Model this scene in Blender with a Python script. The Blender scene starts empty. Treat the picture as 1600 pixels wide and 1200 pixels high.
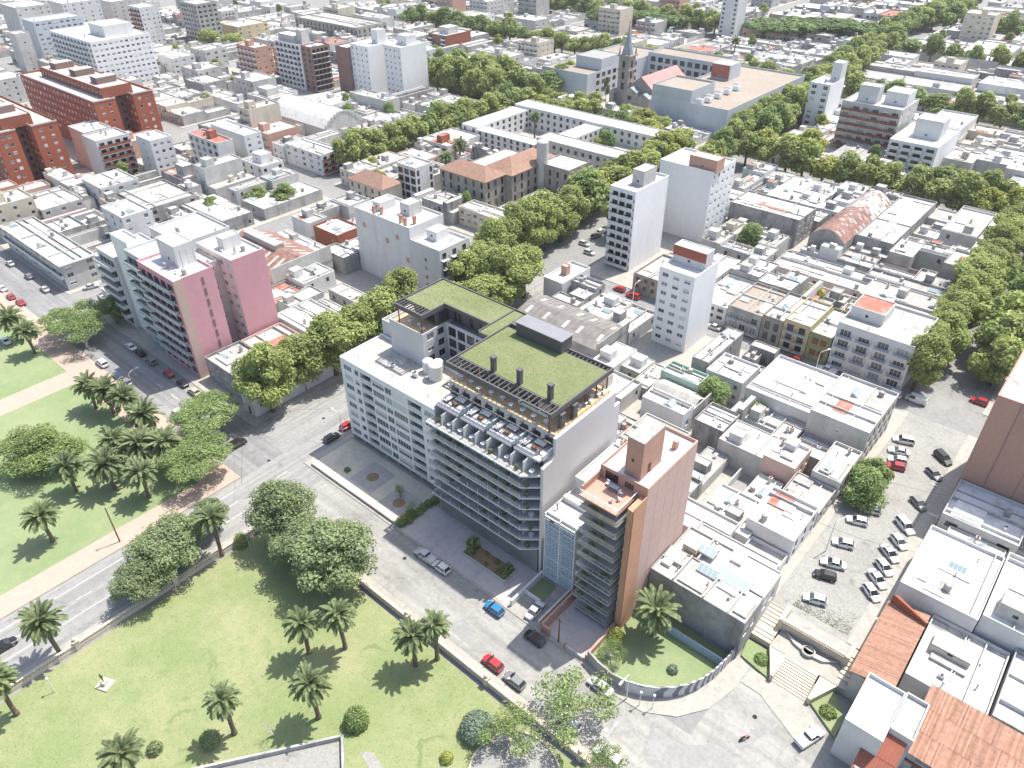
import bpy, math, random
from mathutils import Vector, Matrix
S = bpy.context.scene
C = S.collection
rad = math.radians

# ---------------------------------------------------------------- camera, sky, sun, exposure
# world: metres, X runs along the front street (towards the plaza), Y along the avenue, Z up
cd = bpy.data.cameras.new('camera')
cd.sensor_width = 36.0
cd.lens = 36.0 * 1170 / 1600
cd.clip_start = 1.0
cd.clip_end = 6000
cam = bpy.data.objects.new('camera', cd)
C.objects.link(cam)
rt = Vector((0.75588123, 0.65468987, -0.00497312))
up = Vector((-0.3771294, 0.44160398, 0.81410033))
fw = Vector((-0.53517939, 0.61348765, -0.58070296))
mw = Matrix((rt, up, -fw)).transposed().to_4x4()
mw.translation = (0, 0, 108)
cam.matrix_world = mw
S.camera = cam

SUN_EL, SUN_AZ = 64.5, 16.0          # azimuth from +Y towards +X
w = bpy.data.worlds.new('World')
S.world = w
w.use_nodes = True
nt = w.node_tree
bg = nt.nodes['Background']
sky = nt.nodes.new('ShaderNodeTexSky')
sky.sky_type = 'NISHITA'
sky.sun_disc = False
sky.sun_elevation = rad(SUN_EL)
sky.sun_rotation = rad(SUN_AZ)
sky.dust_density = 2.5
nt.links.new(sky.outputs[0], bg.inputs[0])
bg.inputs[1].default_value = 0.14
sl = bpy.data.lights.new('sun', 'SUN')
sl.energy = 4.2
sl.angle = rad(0.53)
sl.color = (1.0, 0.95, 0.86)
so = bpy.data.objects.new('sun', sl)
C.objects.link(so)
sdir = Vector((math.sin(rad(SUN_AZ)) * math.cos(rad(SUN_EL)), math.cos(rad(SUN_AZ)) * math.cos(rad(SUN_EL)), math.sin(rad(SUN_EL))))
so.rotation_euler = sdir.to_track_quat('Z', 'Y').to_euler()
so.location = (0, 0, 300)
S.view_settings.view_transform = 'Standard'
S.view_settings.look = 'None'
S.view_settings.gamma = 1.0
S.view_settings.exposure = 0.8
S.render.resolution_x, S.render.resolution_y = 1024, 768
S.cycles.max_bounces = 6
S.cycles.transparent_max_bounces = 6

# ---------------------------------------------------------------- materials
MATS = {}
def mat(name, col, rough=0.85, var=0.18, scale=0.6, spec=0.25, dirt=None, dirt_amt=0.5, dirt_scale=0.12, rnd=0.06, bump=0.0, bscale=6.0, metal=0.0, island=0.0, streak=False):
    """procedural surface: noise mottling, optional dirt patches, a little per-object variation"""
    if name in MATS: return MATS[name]
    m = bpy.data.materials.new(name); m.use_nodes = True
    n, l = m.node_tree.nodes, m.node_tree.links
    b = n['Principled BSDF']
    b.inputs['Roughness'].default_value = rough
    b.inputs['Specular IOR Level'].default_value = spec
    b.inputs['Metallic'].default_value = metal
    geo = n.new('ShaderNodeNewGeometry')
    tex = n.new('ShaderNodeTexNoise'); tex.inputs['Scale'].default_value = scale; tex.inputs['Detail'].default_value = 5; tex.inputs['Roughness'].default_value = 0.65
    l.new(geo.outputs['Position'], tex.inputs['Vector'])
    mr = n.new('ShaderNodeMapRange'); mr.inputs[1].default_value = 0.3; mr.inputs[2].default_value = 0.7; mr.inputs[3].default_value = 1 - var; mr.inputs[4].default_value = 1 + var * 0.5
    l.new(tex.outputs['Fac'], mr.inputs[0])
    fac = mr.outputs[0]
    if rnd:
        oi = n.new('ShaderNodeObjectInfo')
        r2 = n.new('ShaderNodeMapRange'); r2.inputs[3].default_value = 1 - rnd; r2.inputs[4].default_value = 1 + rnd
        l.new(oi.outputs['Random'], r2.inputs[0])
        mm = n.new('ShaderNodeMath'); mm.operation = 'MULTIPLY'
        l.new(fac, mm.inputs[0]); l.new(r2.outputs[0], mm.inputs[1]); fac = mm.outputs[0]
    if island:
        r3 = n.new('ShaderNodeMapRange'); r3.inputs[3].default_value = 1 - island; r3.inputs[4].default_value = 1 + island
        l.new(geo.outputs['Random Per Island'], r3.inputs[0])
        m3 = n.new('ShaderNodeMath'); m3.operation = 'MULTIPLY'
        l.new(fac, m3.inputs[0]); l.new(r3.outputs[0], m3.inputs[1]); fac = m3.outputs[0]
    mx = n.new('ShaderNodeVectorMath'); mx.operation = 'SCALE'
    mx.inputs[0].default_value = col[:3]
    l.new(fac, mx.inputs['Scale'])
    out = mx.outputs[0]
    if dirt:
        t2 = n.new('ShaderNodeTexNoise'); t2.inputs['Scale'].default_value = dirt_scale; t2.inputs['Detail'].default_value = 8; t2.inputs['Roughness'].default_value = 0.7
        if streak:
            mp = n.new('ShaderNodeMapping'); mp.inputs['Scale'].default_value = (1, 1, 0.25)
            l.new(geo.outputs['Position'], mp.inputs['Vector']); l.new(mp.outputs[0], t2.inputs['Vector'])
        else:
            l.new(geo.outputs['Position'], t2.inputs['Vector'])
        rp = n.new('ShaderNodeMapRange'); rp.inputs[1].default_value = 0.48; rp.inputs[2].default_value = 0.68; rp.inputs[3].default_value = 0; rp.inputs[4].default_value = dirt_amt
        l.new(t2.outputs['Fac'], rp.inputs[0])
        mi = n.new('ShaderNodeMix'); mi.data_type = 'RGBA'
        l.new(rp.outputs[0], mi.inputs[0]); l.new(out, mi.inputs[6]); mi.inputs[7].default_value = (*dirt[:3], 1)
        out = mi.outputs[2]
    l.new(out, b.inputs['Base Color'])
    if bump:
        bt = n.new('ShaderNodeTexNoise'); bt.inputs['Scale'].default_value = bscale; bt.inputs['Detail'].default_value = 4
        l.new(geo.outputs['Position'], bt.inputs['Vector'])
        bp = n.new('ShaderNodeBump'); bp.inputs['Strength'].default_value = bump; bp.inputs['Distance'].default_value = 0.14
        l.new(bt.outputs['Fac'], bp.inputs['Height']); l.new(bp.outputs[0], b.inputs['Normal'])
    MATS[name] = m
    return m

GR = (0.22, 0.21, 0.2)
mat('white', (0.61, 0.61, 0.6), var=0.08, dirt=(0.46, 0.45, 0.43), dirt_amt=0.5, streak=True, dirt_scale=0.3)
mat('offwhite', (0.51, 0.5, 0.475), var=0.14, dirt=(0.32, 0.31, 0.295), dirt_amt=0.6, streak=True, dirt_scale=0.3)
mat('towerwhite', (0.76, 0.76, 0.755), var=0.05, dirt=(0.6, 0.595, 0.585), dirt_amt=0.35, streak=True, dirt_scale=0.2)
mat('concrete', (0.42, 0.41, 0.39), var=0.2, dirt=(0.17, 0.17, 0.165), dirt_amt=0.7, streak=True, dirt_scale=0.25)
mat('stain', (0.34, 0.335, 0.33), var=0.25, dirt=(0.1, 0.1, 0.1), dirt_amt=0.8, streak=True, dirt_scale=0.35)
mat('beige', (0.58, 0.52, 0.42), var=0.12, dirt=(0.3, 0.27, 0.23), dirt_amt=0.4, streak=True, dirt_scale=0.3)
mat('greybld', (0.5, 0.53, 0.56), var=0.08, dirt=(0.33, 0.34, 0.35), dirt_amt=0.3, streak=True)
mat('roofwhite', (0.6, 0.6, 0.59), var=0.14, scale=1.1, dirt=(0.4, 0.39, 0.37), dirt_amt=0.7, dirt_scale=0.32, rough=0.7, rnd=0.14)
mat('roofpale', (0.48, 0.47, 0.445), var=0.2, scale=1.1, dirt=(0.25, 0.24, 0.23), dirt_amt=0.75, dirt_scale=0.35, rnd=0.14)
mat('roofgrey', (0.4, 0.39, 0.37), var=0.18, dirt=(0.2, 0.195, 0.19), dirt_amt=0.6, dirt_scale=0.25)
mat('roofred', (0.36, 0.14, 0.1), var=0.2, dirt=(0.5, 0.4, 0.36), dirt_amt=0.4, dirt_scale=0.3)
mat('roofgreen', (0.38, 0.5, 0.43), var=0.12, dirt=(0.55, 0.55, 0.52), dirt_amt=0.5, dirt_scale=0.3)
mat('rooftan', (0.3, 0.255, 0.215), var=0.15, dirt=(0.36, 0.32, 0.28), dirt_amt=0.5, dirt_scale=0.1)
mat('metalgrey', (0.33, 0.325, 0.315), var=0.12, rough=0.5, dirt=(0.27, 0.23, 0.2), dirt_amt=0.5, dirt_scale=0.4)
mat('darksheet', (0.2, 0.19, 0.18), var=0.2, rough=0.7, dirt=(0.29, 0.26, 0.24), dirt_amt=0.5, dirt_scale=0.3, island=0.08)
mat('rust', (0.25, 0.135, 0.11), var=0.25, rough=0.7, dirt=(0.4, 0.34, 0.31), dirt_amt=0.5, dirt_scale=0.5, island=0.12)
mat('tile', (0.4, 0.225, 0.16), var=0.3, scale=1.5, rough=0.8, island=0.25, dirt=(0.3, 0.19, 0.14), dirt_amt=0.5, dirt_scale=0.6)
mat('oldtile', (0.33, 0.2, 0.15), var=0.3, scale=1.2, rough=0.8, dirt=(0.26, 0.21, 0.17), dirt_amt=0.7, dirt_scale=0.4, island=0.12)
mat('brick', (0.3, 0.105, 0.065), var=0.16, scale=2.0, dirt=(0.22, 0.09, 0.06), dirt_amt=0.4)
mat('brickbrown', (0.25, 0.165, 0.145), var=0.16, scale=2.0)
mat('redbrick', (0.36, 0.11, 0.065), var=0.14, scale=2.0)
mat('pink', (0.62, 0.33, 0.37), var=0.06, dirt=(0.55, 0.27, 0.3), dirt_amt=0.3, streak=True)
mat('palepink', (0.57, 0.41, 0.355), var=0.08, dirt=(0.47, 0.37, 0.35), dirt_amt=0.4, streak=True)
mat('ochre', (0.52, 0.29, 0.19), var=0.08, dirt=(0.48, 0.24, 0.15), dirt_amt=0.4, streak=True)
mat('salmon', (0.5, 0.3, 0.23), var=0.1, dirt=(0.38, 0.24, 0.19), dirt_amt=0.4)
mat('yellow', (0.52, 0.43, 0.27), var=0.1, dirt=(0.4, 0.32, 0.2), dirt_amt=0.3)
mat('olive', (0.24, 0.25, 0.14), var=0.12)
mat('greentint', (0.35, 0.47, 0.42), var=0.1)
mat('bluegrey', (0.33, 0.42, 0.52), var=0.1)
mat('dark', (0.045, 0.045, 0.05), var=0.15, rough=0.6)
mat('cosmodark', (0.115, 0.11, 0.115), var=0.06, rough=0.55, rnd=0.0)
mat('cosmowhite', (0.57, 0.56, 0.565), var=0.03, rnd=0.02)
mat('cosmogrey', (0.4, 0.395, 0.405), var=0.08, rnd=0.05)
mat('wooddeck', (0.62, 0.45, 0.27), var=0.15, scale=3)
mat('wood', (0.2, 0.1, 0.05), var=0.2, scale=3)
mat('metal', (0.3, 0.3, 0.31), var=0.1, rough=0.45, metal=0.4)
mat('steelwhite', (0.72, 0.73, 0.74), var=0.05, rough=0.5)
mat('asphalt', (0.235, 0.235, 0.23), var=0.14, scale=0.9, dirt=(0.31, 0.305, 0.295), dirt_amt=0.5, dirt_scale=0.07, bump=0.15, rnd=0)
mat('paver', (0.325, 0.32, 0.303), var=0.16, scale=1.2, dirt=(0.2, 0.2, 0.195), dirt_amt=0.55, dirt_scale=0.09, bump=0.2, rnd=0)
mat('darkasphalt', (0.24, 0.24, 0.245), var=0.15, scale=0.9, dirt=(0.31, 0.31, 0.305), dirt_amt=0.5, dirt_scale=0.08, rnd=0)
mat('pavement', (0.37, 0.355, 0.32), var=0.15, scale=0.9, dirt=(0.27, 0.26, 0.24), dirt_amt=0.5, dirt_scale=0.2, rnd=0)
mat('pinkpath', (0.43, 0.33, 0.275), var=0.12, scale=0.9, dirt=(0.36, 0.29, 0.25), dirt_amt=0.4, dirt_scale=0.2, rnd=0)
mat('sand', (0.6, 0.55, 0.45), var=0.14, scale=1.0, dirt=(0.35, 0.32, 0.27), dirt_amt=0.4, dirt_scale=0.2, rnd=0)
mat('patch', (0.27, 0.27, 0.265), var=0.16, scale=1.2, dirt=(0.33, 0.325, 0.31), dirt_amt=0.6, dirt_scale=0.3, rnd=0)
mat('slabs', (0.42, 0.395, 0.38), var=0.14, scale=1.0, rnd=0)
mat('plaza', (0.5, 0.455, 0.44), var=0.12, scale=1.0, dirt=(0.28, 0.26, 0.27), dirt_amt=0.4, dirt_scale=0.15, rnd=0)
mat('stone', (0.6, 0.53, 0.42), var=0.14, scale=1.0, dirt=(0.36, 0.31, 0.26), dirt_amt=0.5, dirt_scale=0.5)
mat('churchstone', (0.33, 0.31, 0.28), var=0.2, dirt=(0.15, 0.15, 0.14), dirt_amt=0.7, streak=True, dirt_scale=0.5)
mat('slate', (0.3, 0.34, 0.36), var=0.15)
mat('earth', (0.3, 0.2, 0.12), var=0.2)
mat('marking', (0.58, 0.58, 0.565), var=0.3, scale=3, dirt=(0.34, 0.34, 0.33), dirt_amt=0.8, dirt_scale=1.5)
mat('rubber', (0.025, 0.025, 0.027), var=0.1)
mat('rim', (0.4, 0.4, 0.42), rough=0.4, metal=0.5)
mat('trunk', (0.13, 0.1, 0.075), var=0.3, scale=4, rough=0.95, bump=0.4)
mat('palmtrunk', (0.17, 0.13, 0.1), var=0.3, scale=5, rough=0.95, bump=0.5)
mat('deadwood', (0.5, 0.46, 0.42), var=0.2, scale=4)
mat('fruit', (0.55, 0.24, 0.05), var=0.2, scale=3)
mat('bronze', (0.08, 0.13, 0.1), var=0.2, rough=0.5, metal=0.3)
mat('cloth', (0.2, 0.12, 0.08), var=0.15)
mat('clothblue', (0.06, 0.07, 0.12), var=0.15)
mat('skin', (0.45, 0.27, 0.19), var=0.05)
mat('lampglass', (0.75, 0.76, 0.78), rough=0.3)
mat('cushion', (0.7, 0.68, 0.66), var=0.05)
mat('letter', (0.8, 0.8, 0.8), var=0.0, rnd=0)
mat('bluesign', (0.03, 0.05, 0.3), var=0.05, rnd=0)

def wear(name, dark=0.55, sc=0.35):
    m = MATS[name]; n, l = m.node_tree.nodes, m.node_tree.links; b = n['Principled BSDF']; src = b.inputs['Base Color'].links[0].from_socket
    g = n.new('ShaderNodeNewGeometry'); nz = n.new('ShaderNodeTexNoise'); nz.inputs['Scale'].default_value = 1.3; l.new(g.outputs['Position'], nz.inputs['Vector'])
    ad = n.new('ShaderNodeVectorMath'); ad.operation = 'MULTIPLY_ADD'; l.new(nz.outputs['Color'], ad.inputs[0]); ad.inputs[1].default_value = (1.6, 1.6, 0); l.new(g.outputs['Position'], ad.inputs[2])
    v = n.new('ShaderNodeTexVoronoi'); v.feature = 'DISTANCE_TO_EDGE'; v.inputs['Scale'].default_value = sc * 0.5; l.new(ad.outputs[0], v.inputs['Vector'])
    r1 = n.new('ShaderNodeMapRange'); r1.inputs[1].default_value = 0.0; r1.inputs[2].default_value = 0.03; r1.inputs[3].default_value = 0.86; r1.inputs[4].default_value = 1.0; l.new(v.outputs['Distance'], r1.inputs[0])
    n2 = n.new('ShaderNodeTexNoise'); n2.inputs['Scale'].default_value = sc; n2.inputs['Detail'].default_value = 7; n2.inputs['Roughness'].default_value = 0.75; l.new(g.outputs['Position'], n2.inputs['Vector'])
    r2 = n.new('ShaderNodeMapRange'); r2.inputs[1].default_value = 0.57; r2.inputs[2].default_value = 0.72; r2.inputs[3].default_value = 1.0; r2.inputs[4].default_value = dark; l.new(n2.outputs['Fac'], r2.inputs[0])
    mu = n.new('ShaderNodeMath'); mu.operation = 'MULTIPLY'; l.new(r1.outputs[0], mu.inputs[0]); l.new(r2.outputs[0], mu.inputs[1])
    sv = n.new('ShaderNodeVectorMath'); sv.operation = 'SCALE'; l.new(src, sv.inputs[0]); l.new(mu.outputs[0], sv.inputs['Scale']); l.new(sv.outputs[0], b.inputs['Base Color'])
def tracks(name, sc_):
    m = MATS[name]; n, l = m.node_tree.nodes, m.node_tree.links; b = n['Principled BSDF']; src = b.inputs['Base Color'].links[0].from_socket
    g = n.new('ShaderNodeNewGeometry'); mp = n.new('ShaderNodeMapping'); mp.inputs['Scale'].default_value = sc_; l.new(g.outputs['Position'], mp.inputs['Vector'])
    t = n.new('ShaderNodeTexNoise'); t.inputs['Scale'].default_value = 1.0; t.inputs['Detail'].default_value = 4; l.new(mp.outputs[0], t.inputs['Vector'])
    r = n.new('ShaderNodeMapRange'); r.inputs[1].default_value = 0.35; r.inputs[2].default_value = 0.65; r.inputs[3].default_value = 0.82; r.inputs[4].default_value = 1.08; l.new(t.outputs['Fac'], r.inputs[0])
    sv = n.new('ShaderNodeVectorMath'); sv.operation = 'SCALE'; l.new(src, sv.inputs[0]); l.new(r.outputs[0], sv.inputs['Scale']); l.new(sv.outputs[0], b.inputs['Base Color'])
mat('cobble', (0.3, 0.297, 0.28), var=0.2, scale=2.2, dirt=(0.2, 0.2, 0.19), dirt_amt=0.5, dirt_scale=0.12, bump=0.3, rnd=0)
mat('brownbrick', (0.42, 0.26, 0.205), var=0.14, scale=2.5, dirt=(0.28, 0.19, 0.165), dirt_amt=0.5, streak=True)
mat('roofbeige', (0.43, 0.41, 0.375), var=0.16, scale=1.2, dirt=(0.27, 0.26, 0.24), dirt_amt=0.6, dirt_scale=0.4)
mat('asphalt_along', (0.285, 0.285, 0.278), var=0.14, scale=0.9, dirt=(0.28, 0.275, 0.27), dirt_amt=0.5, dirt_scale=0.07, bump=0.15, rnd=0)
for k in ('asphalt', 'paver', 'darkasphalt', 'asphalt_along', 'cobble', 'roofbeige'): wear(k)
tracks('asphalt_along', (0.9, 0.03, 1)); tracks('darkasphalt', (0.03, 0.8, 1)); tracks('paver', (0.05, 0.5, 1))
wear('roofwhite', 0.6, 0.8); wear('roofpale', 0.55, 0.8); wear('roofgrey', 0.6, 0.8); wear('pavement', 0.7, 0.6); wear('plaza', 0.75, 0.5)

def foliage(name, col, tr=0.5, rnd=0.12, isl=0.45):
    m = mat(name, col, rough=0.6, var=0.22, scale=0.8, spec=0.3, rnd=rnd, island=isl)
    n, l = m.node_tree.nodes, m.node_tree.links
    b = n['Principled BSDF']; o = n['Material Output']
    t = n.new('ShaderNodeBsdfTranslucent'); mixs = n.new('ShaderNodeMixShader'); mixs.inputs[0].default_value = tr
    src = b.inputs['Base Color'].links[0].from_socket
    l.new(src, t.inputs['Color']); l.new(b.outputs[0], mixs.inputs[1]); l.new(t.outputs[0], mixs.inputs[2]); l.new(mixs.outputs[0], o.inputs['Surface'])
    return m
foliage('leaf', (0.37, 0.43, 0.155))
foliage('leafdark', (0.29, 0.37, 0.14))
foliage('leafyellow', (0.42, 0.45, 0.13))
foliage('leafpine', (0.19, 0.28, 0.11))
foliage('leafgrey', (0.285, 0.35, 0.18))
foliage('leafpark', (0.3, 0.39, 0.155))
foliage('leafblue', (0.3, 0.38, 0.29), isl=0.25)
foliage('frond', (0.245, 0.3, 0.15), isl=0.4)
foliage('lawnblade', (0.24, 0.29, 0.13), isl=0.3)

def glass(name, c1, c2, rough=0.12):
    m = bpy.data.materials.new(name); m.use_nodes = True
    n, l = m.node_tree.nodes, m.node_tree.links; b = n['Principled BSDF']
    oi = n.new('ShaderNodeObjectInfo'); mi = n.new('ShaderNodeMix'); mi.data_type = 'RGBA'
    pw = n.new('ShaderNodeMath'); pw.operation = 'POWER'; pw.inputs[1].default_value = 2.2
    l.new(oi.outputs['Random'], pw.inputs[0]); l.new(pw.outputs[0], mi.inputs[0])
    mi.inputs[6].default_value = (*c1, 1); mi.inputs[7].default_value = (*c2, 1); l.new(mi.outputs[2], b.inputs['Base Color'])
    b.inputs['Roughness'].default_value = rough; b.inputs['Specular IOR Level'].default_value = 0.6
    MATS[name] = m
glass('glass', (0.035, 0.045, 0.055), (0.33, 0.36, 0.38))
glass('glassdark', (0.02, 0.022, 0.026), (0.09, 0.1, 0.11))
glass('glassblue', (0.05, 0.16, 0.23), (0.2, 0.36, 0.44), 0.08)
glass('glasspale', (0.3, 0.38, 0.4), (0.55, 0.62, 0.63), 0.25)
def clear_glass():
    m = bpy.data.materials.new('clearglass'); m.use_nodes = True; n, l = m.node_tree.nodes, m.node_tree.links
    t = n.new('ShaderNodeBsdfTransparent'); t.inputs[0].default_value = (0.86, 0.9, 0.9, 1); g = n.new('ShaderNodeBsdfGlossy'); g.inputs['Roughness'].default_value = 0.05; mx = n.new('ShaderNodeMixShader'); mx.inputs[0].default_value = 0.12
    l.new(t.outputs[0], mx.inputs[1]); l.new(g.outputs[0], mx.inputs[2]); l.new(mx.outputs[0], n['Material Output'].inputs['Surface']); MATS['clearglass'] = m
clear_glass()
glass('shutter', (0.5, 0.5, 0.48), (0.72, 0.72, 0.7), 0.6)
def paint(name, c):
    m = bpy.data.materials.new(name); m.use_nodes = True
    b = m.node_tree.nodes['Principled BSDF']; b.inputs['Base Color'].default_value = (*c, 1)
    b.inputs['Roughness'].default_value = 0.28; b.inputs['Coat Weight'].default_value = 0.6; b.inputs['Coat Roughness'].default_value = 0.06; b.inputs['Metallic'].default_value = 0.15
    MATS[name] = m
PAINTS = dict(white=(0.75, 0.75, 0.75), silver=(0.5, 0.51, 0.52), grey=(0.2, 0.205, 0.21), black=(0.02, 0.02, 0.022), red=(0.42, 0.025, 0.03), blue=(0.03, 0.2, 0.42), darkblue=(0.03, 0.05, 0.12), green=(0.08, 0.14, 0.1), beige=(0.5, 0.45, 0.35))
for k, c in PAINTS.items(): paint('paint_' + k, c)
def MT(x): return MATS[x] if isinstance(x, str) else x

# lawn: mown grass, sun-bleached patches and darker rings
def lawn_mat(name, a, b_, c, rings=()):
    m = bpy.data.materials.new(name); m.use_nodes = True
    n, l = m.node_tree.nodes, m.node_tree.links; b = n['Principled BSDF']; b.inputs['Roughness'].default_value = 0.9; b.inputs['Specular IOR Level'].default_value = 0.15
    g = n.new('ShaderNodeNewGeometry')
    def noise(s, d=6):
        t = n.new('ShaderNodeTexNoise'); t.inputs['Scale'].default_value = s; t.inputs['Detail'].default_value = d; t.inputs['Roughness'].default_value = 0.7; l.new(g.outputs['Position'], t.inputs['Vector']); return t.outputs['Fac']
    def ramp(src, lo, hi, o0=0, o1=1):
        r = n.new('ShaderNodeMapRange'); r.inputs[1].default_value = lo; r.inputs[2].default_value = hi; r.inputs[3].default_value = o0; r.inputs[4].default_value = o1; l.new(src, r.inputs[0]); return r.outputs[0]
    def mix(f, x, y):
        q = n.new('ShaderNodeMix'); q.data_type = 'RGBA'; l.new(f, q.inputs[0])
        for i, v in ((6, x), (7, y)):
            if isinstance(v, tuple): q.inputs[i].default_value = (*v, 1)
            else: l.new(v, q.inputs[i])
        return q.outputs[2]
    col = mix(ramp(noise(0.06), 0.42, 0.62), a, b_)
    col = mix(ramp(noise(0.35), 0.52, 0.72, 0, 0.65), col, c)
    col = mix(ramp(noise(0.55, 8), 0.6, 0.74, 0, 0.5), col, (0.31, 0.29, 0.18))
    for (rx, ry, rr_) in rings:      # darker fairy rings in the turf
        ds = n.new('ShaderNodeVectorMath'); ds.operation = 'DISTANCE'; l.new(g.outputs['Position'], ds.inputs[0]); ds.inputs[1].default_value = (rx, ry, 0.06)
        wob = n.new('ShaderNodeMath'); wob.operation = 'MULTIPLY_ADD'; l.new(noise(0.3, 2), wob.inputs[0]); wob.inputs[1].default_value = 3.0; l.new(ds.outputs['Value'], wob.inputs[2])
        sb = n.new('ShaderNodeMath'); sb.operation = 'SUBTRACT'; l.new(wob.outputs[0], sb.inputs[0]); sb.inputs[1].default_value = rr_ + 1.5
        ab = n.new('ShaderNodeMath'); ab.operation = 'ABSOLUTE'; l.new(sb.outputs[0], ab.inputs[0])
        mk_ = n.new('ShaderNodeMath'); mk_.operation = 'MULTIPLY'; l.new(ramp(ab.outputs[0], 0.1, 0.5, 0.75, 0.0), mk_.inputs[0]); l.new(ramp(noise(0.17, 2), 0.5, 0.62, 0.0, 0.7), mk_.inputs[1])
        col = mix(mk_.outputs[0], col, (0.11, 0.17, 0.06))
    sc = n.new('ShaderNodeVectorMath'); sc.operation = 'SCALE'; l.new(col, sc.inputs[0]); l.new(ramp(noise(5.0, 3), 0.3, 0.7, 0.84, 1.12), sc.inputs['Scale'])
    l.new(sc.outputs[0], b.inputs['Base Color'])
    bp = n.new('ShaderNodeBump'); bp.inputs['Strength'].default_value = 0.5; bp.inputs['Distance'].default_value = 0.12; l.new(noise(9.0, 3), bp.inputs['Height']); l.new(bp.outputs[0], b.inputs['Normal'])
    MATS[name] = m
lawn_mat('lawn', (0.21, 0.26, 0.115), (0.29, 0.3, 0.165), (0.17, 0.225, 0.085), rings=((-86.5, 19.5, 4.2), (-78.0, 14.0, 3.0), (-82.0, 26.0, 5.0), (-47.0, 36.0, 2.6), (-70.0, 9.0, 4.5), (-66, 40, 2.4)))
lawn_mat('lawn2', (0.2, 0.265, 0.13), (0.26, 0.3, 0.165), (0.29, 0.3, 0.18))
lawn_mat('greenroof', (0.155, 0.19, 0.085), (0.215, 0.235, 0.125), (0.225, 0.215, 0.125))
# concentric rings: the painted mural of the curved wall
def mural():
    m = bpy.data.materials.new('mural'); m.use_nodes = True
    n, l = m.node_tree.nodes, m.node_tree.links; b = n['Principled BSDF']; b.inputs['Roughness'].default_value = 0.8
    g = n.new('ShaderNodeNewGeometry'); mp = n.new('ShaderNodeMapping'); mp.inputs['Location'].default_value = (29.0, -63.5, -1.3); mp.inputs['Scale'].default_value = (0.6, 0.6, 1.5)
    l.new(g.outputs['Position'], mp.inputs['Vector'])
    wv = n.new('ShaderNodeTexWave'); wv.wave_type = 'RINGS'; wv.rings_direction = 'SPHERICAL'; wv.inputs['Scale'].default_value = 0.75; wv.inputs['Distortion'].default_value = 1.2
    l.new(mp.outputs[0], wv.inputs['Vector'])
    r = n.new('ShaderNodeMapRange'); r.inputs[1].default_value = 0.4; r.inputs[2].default_value = 0.6; l.new(wv.outputs['Fac'], r.inputs[0])
    mi = n.new('ShaderNodeMix'); mi.data_type = 'RGBA'; mi.inputs[6].default_value = (0.16, 0.17, 0.18, 1); mi.inputs[7].default_value = (0.52, 0.52, 0.52, 1)
    l.new(r.outputs[0], mi.inputs[0]); l.new(mi.outputs[2], b.inputs['Base Color']); MATS['mural'] = m
mural()

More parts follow.
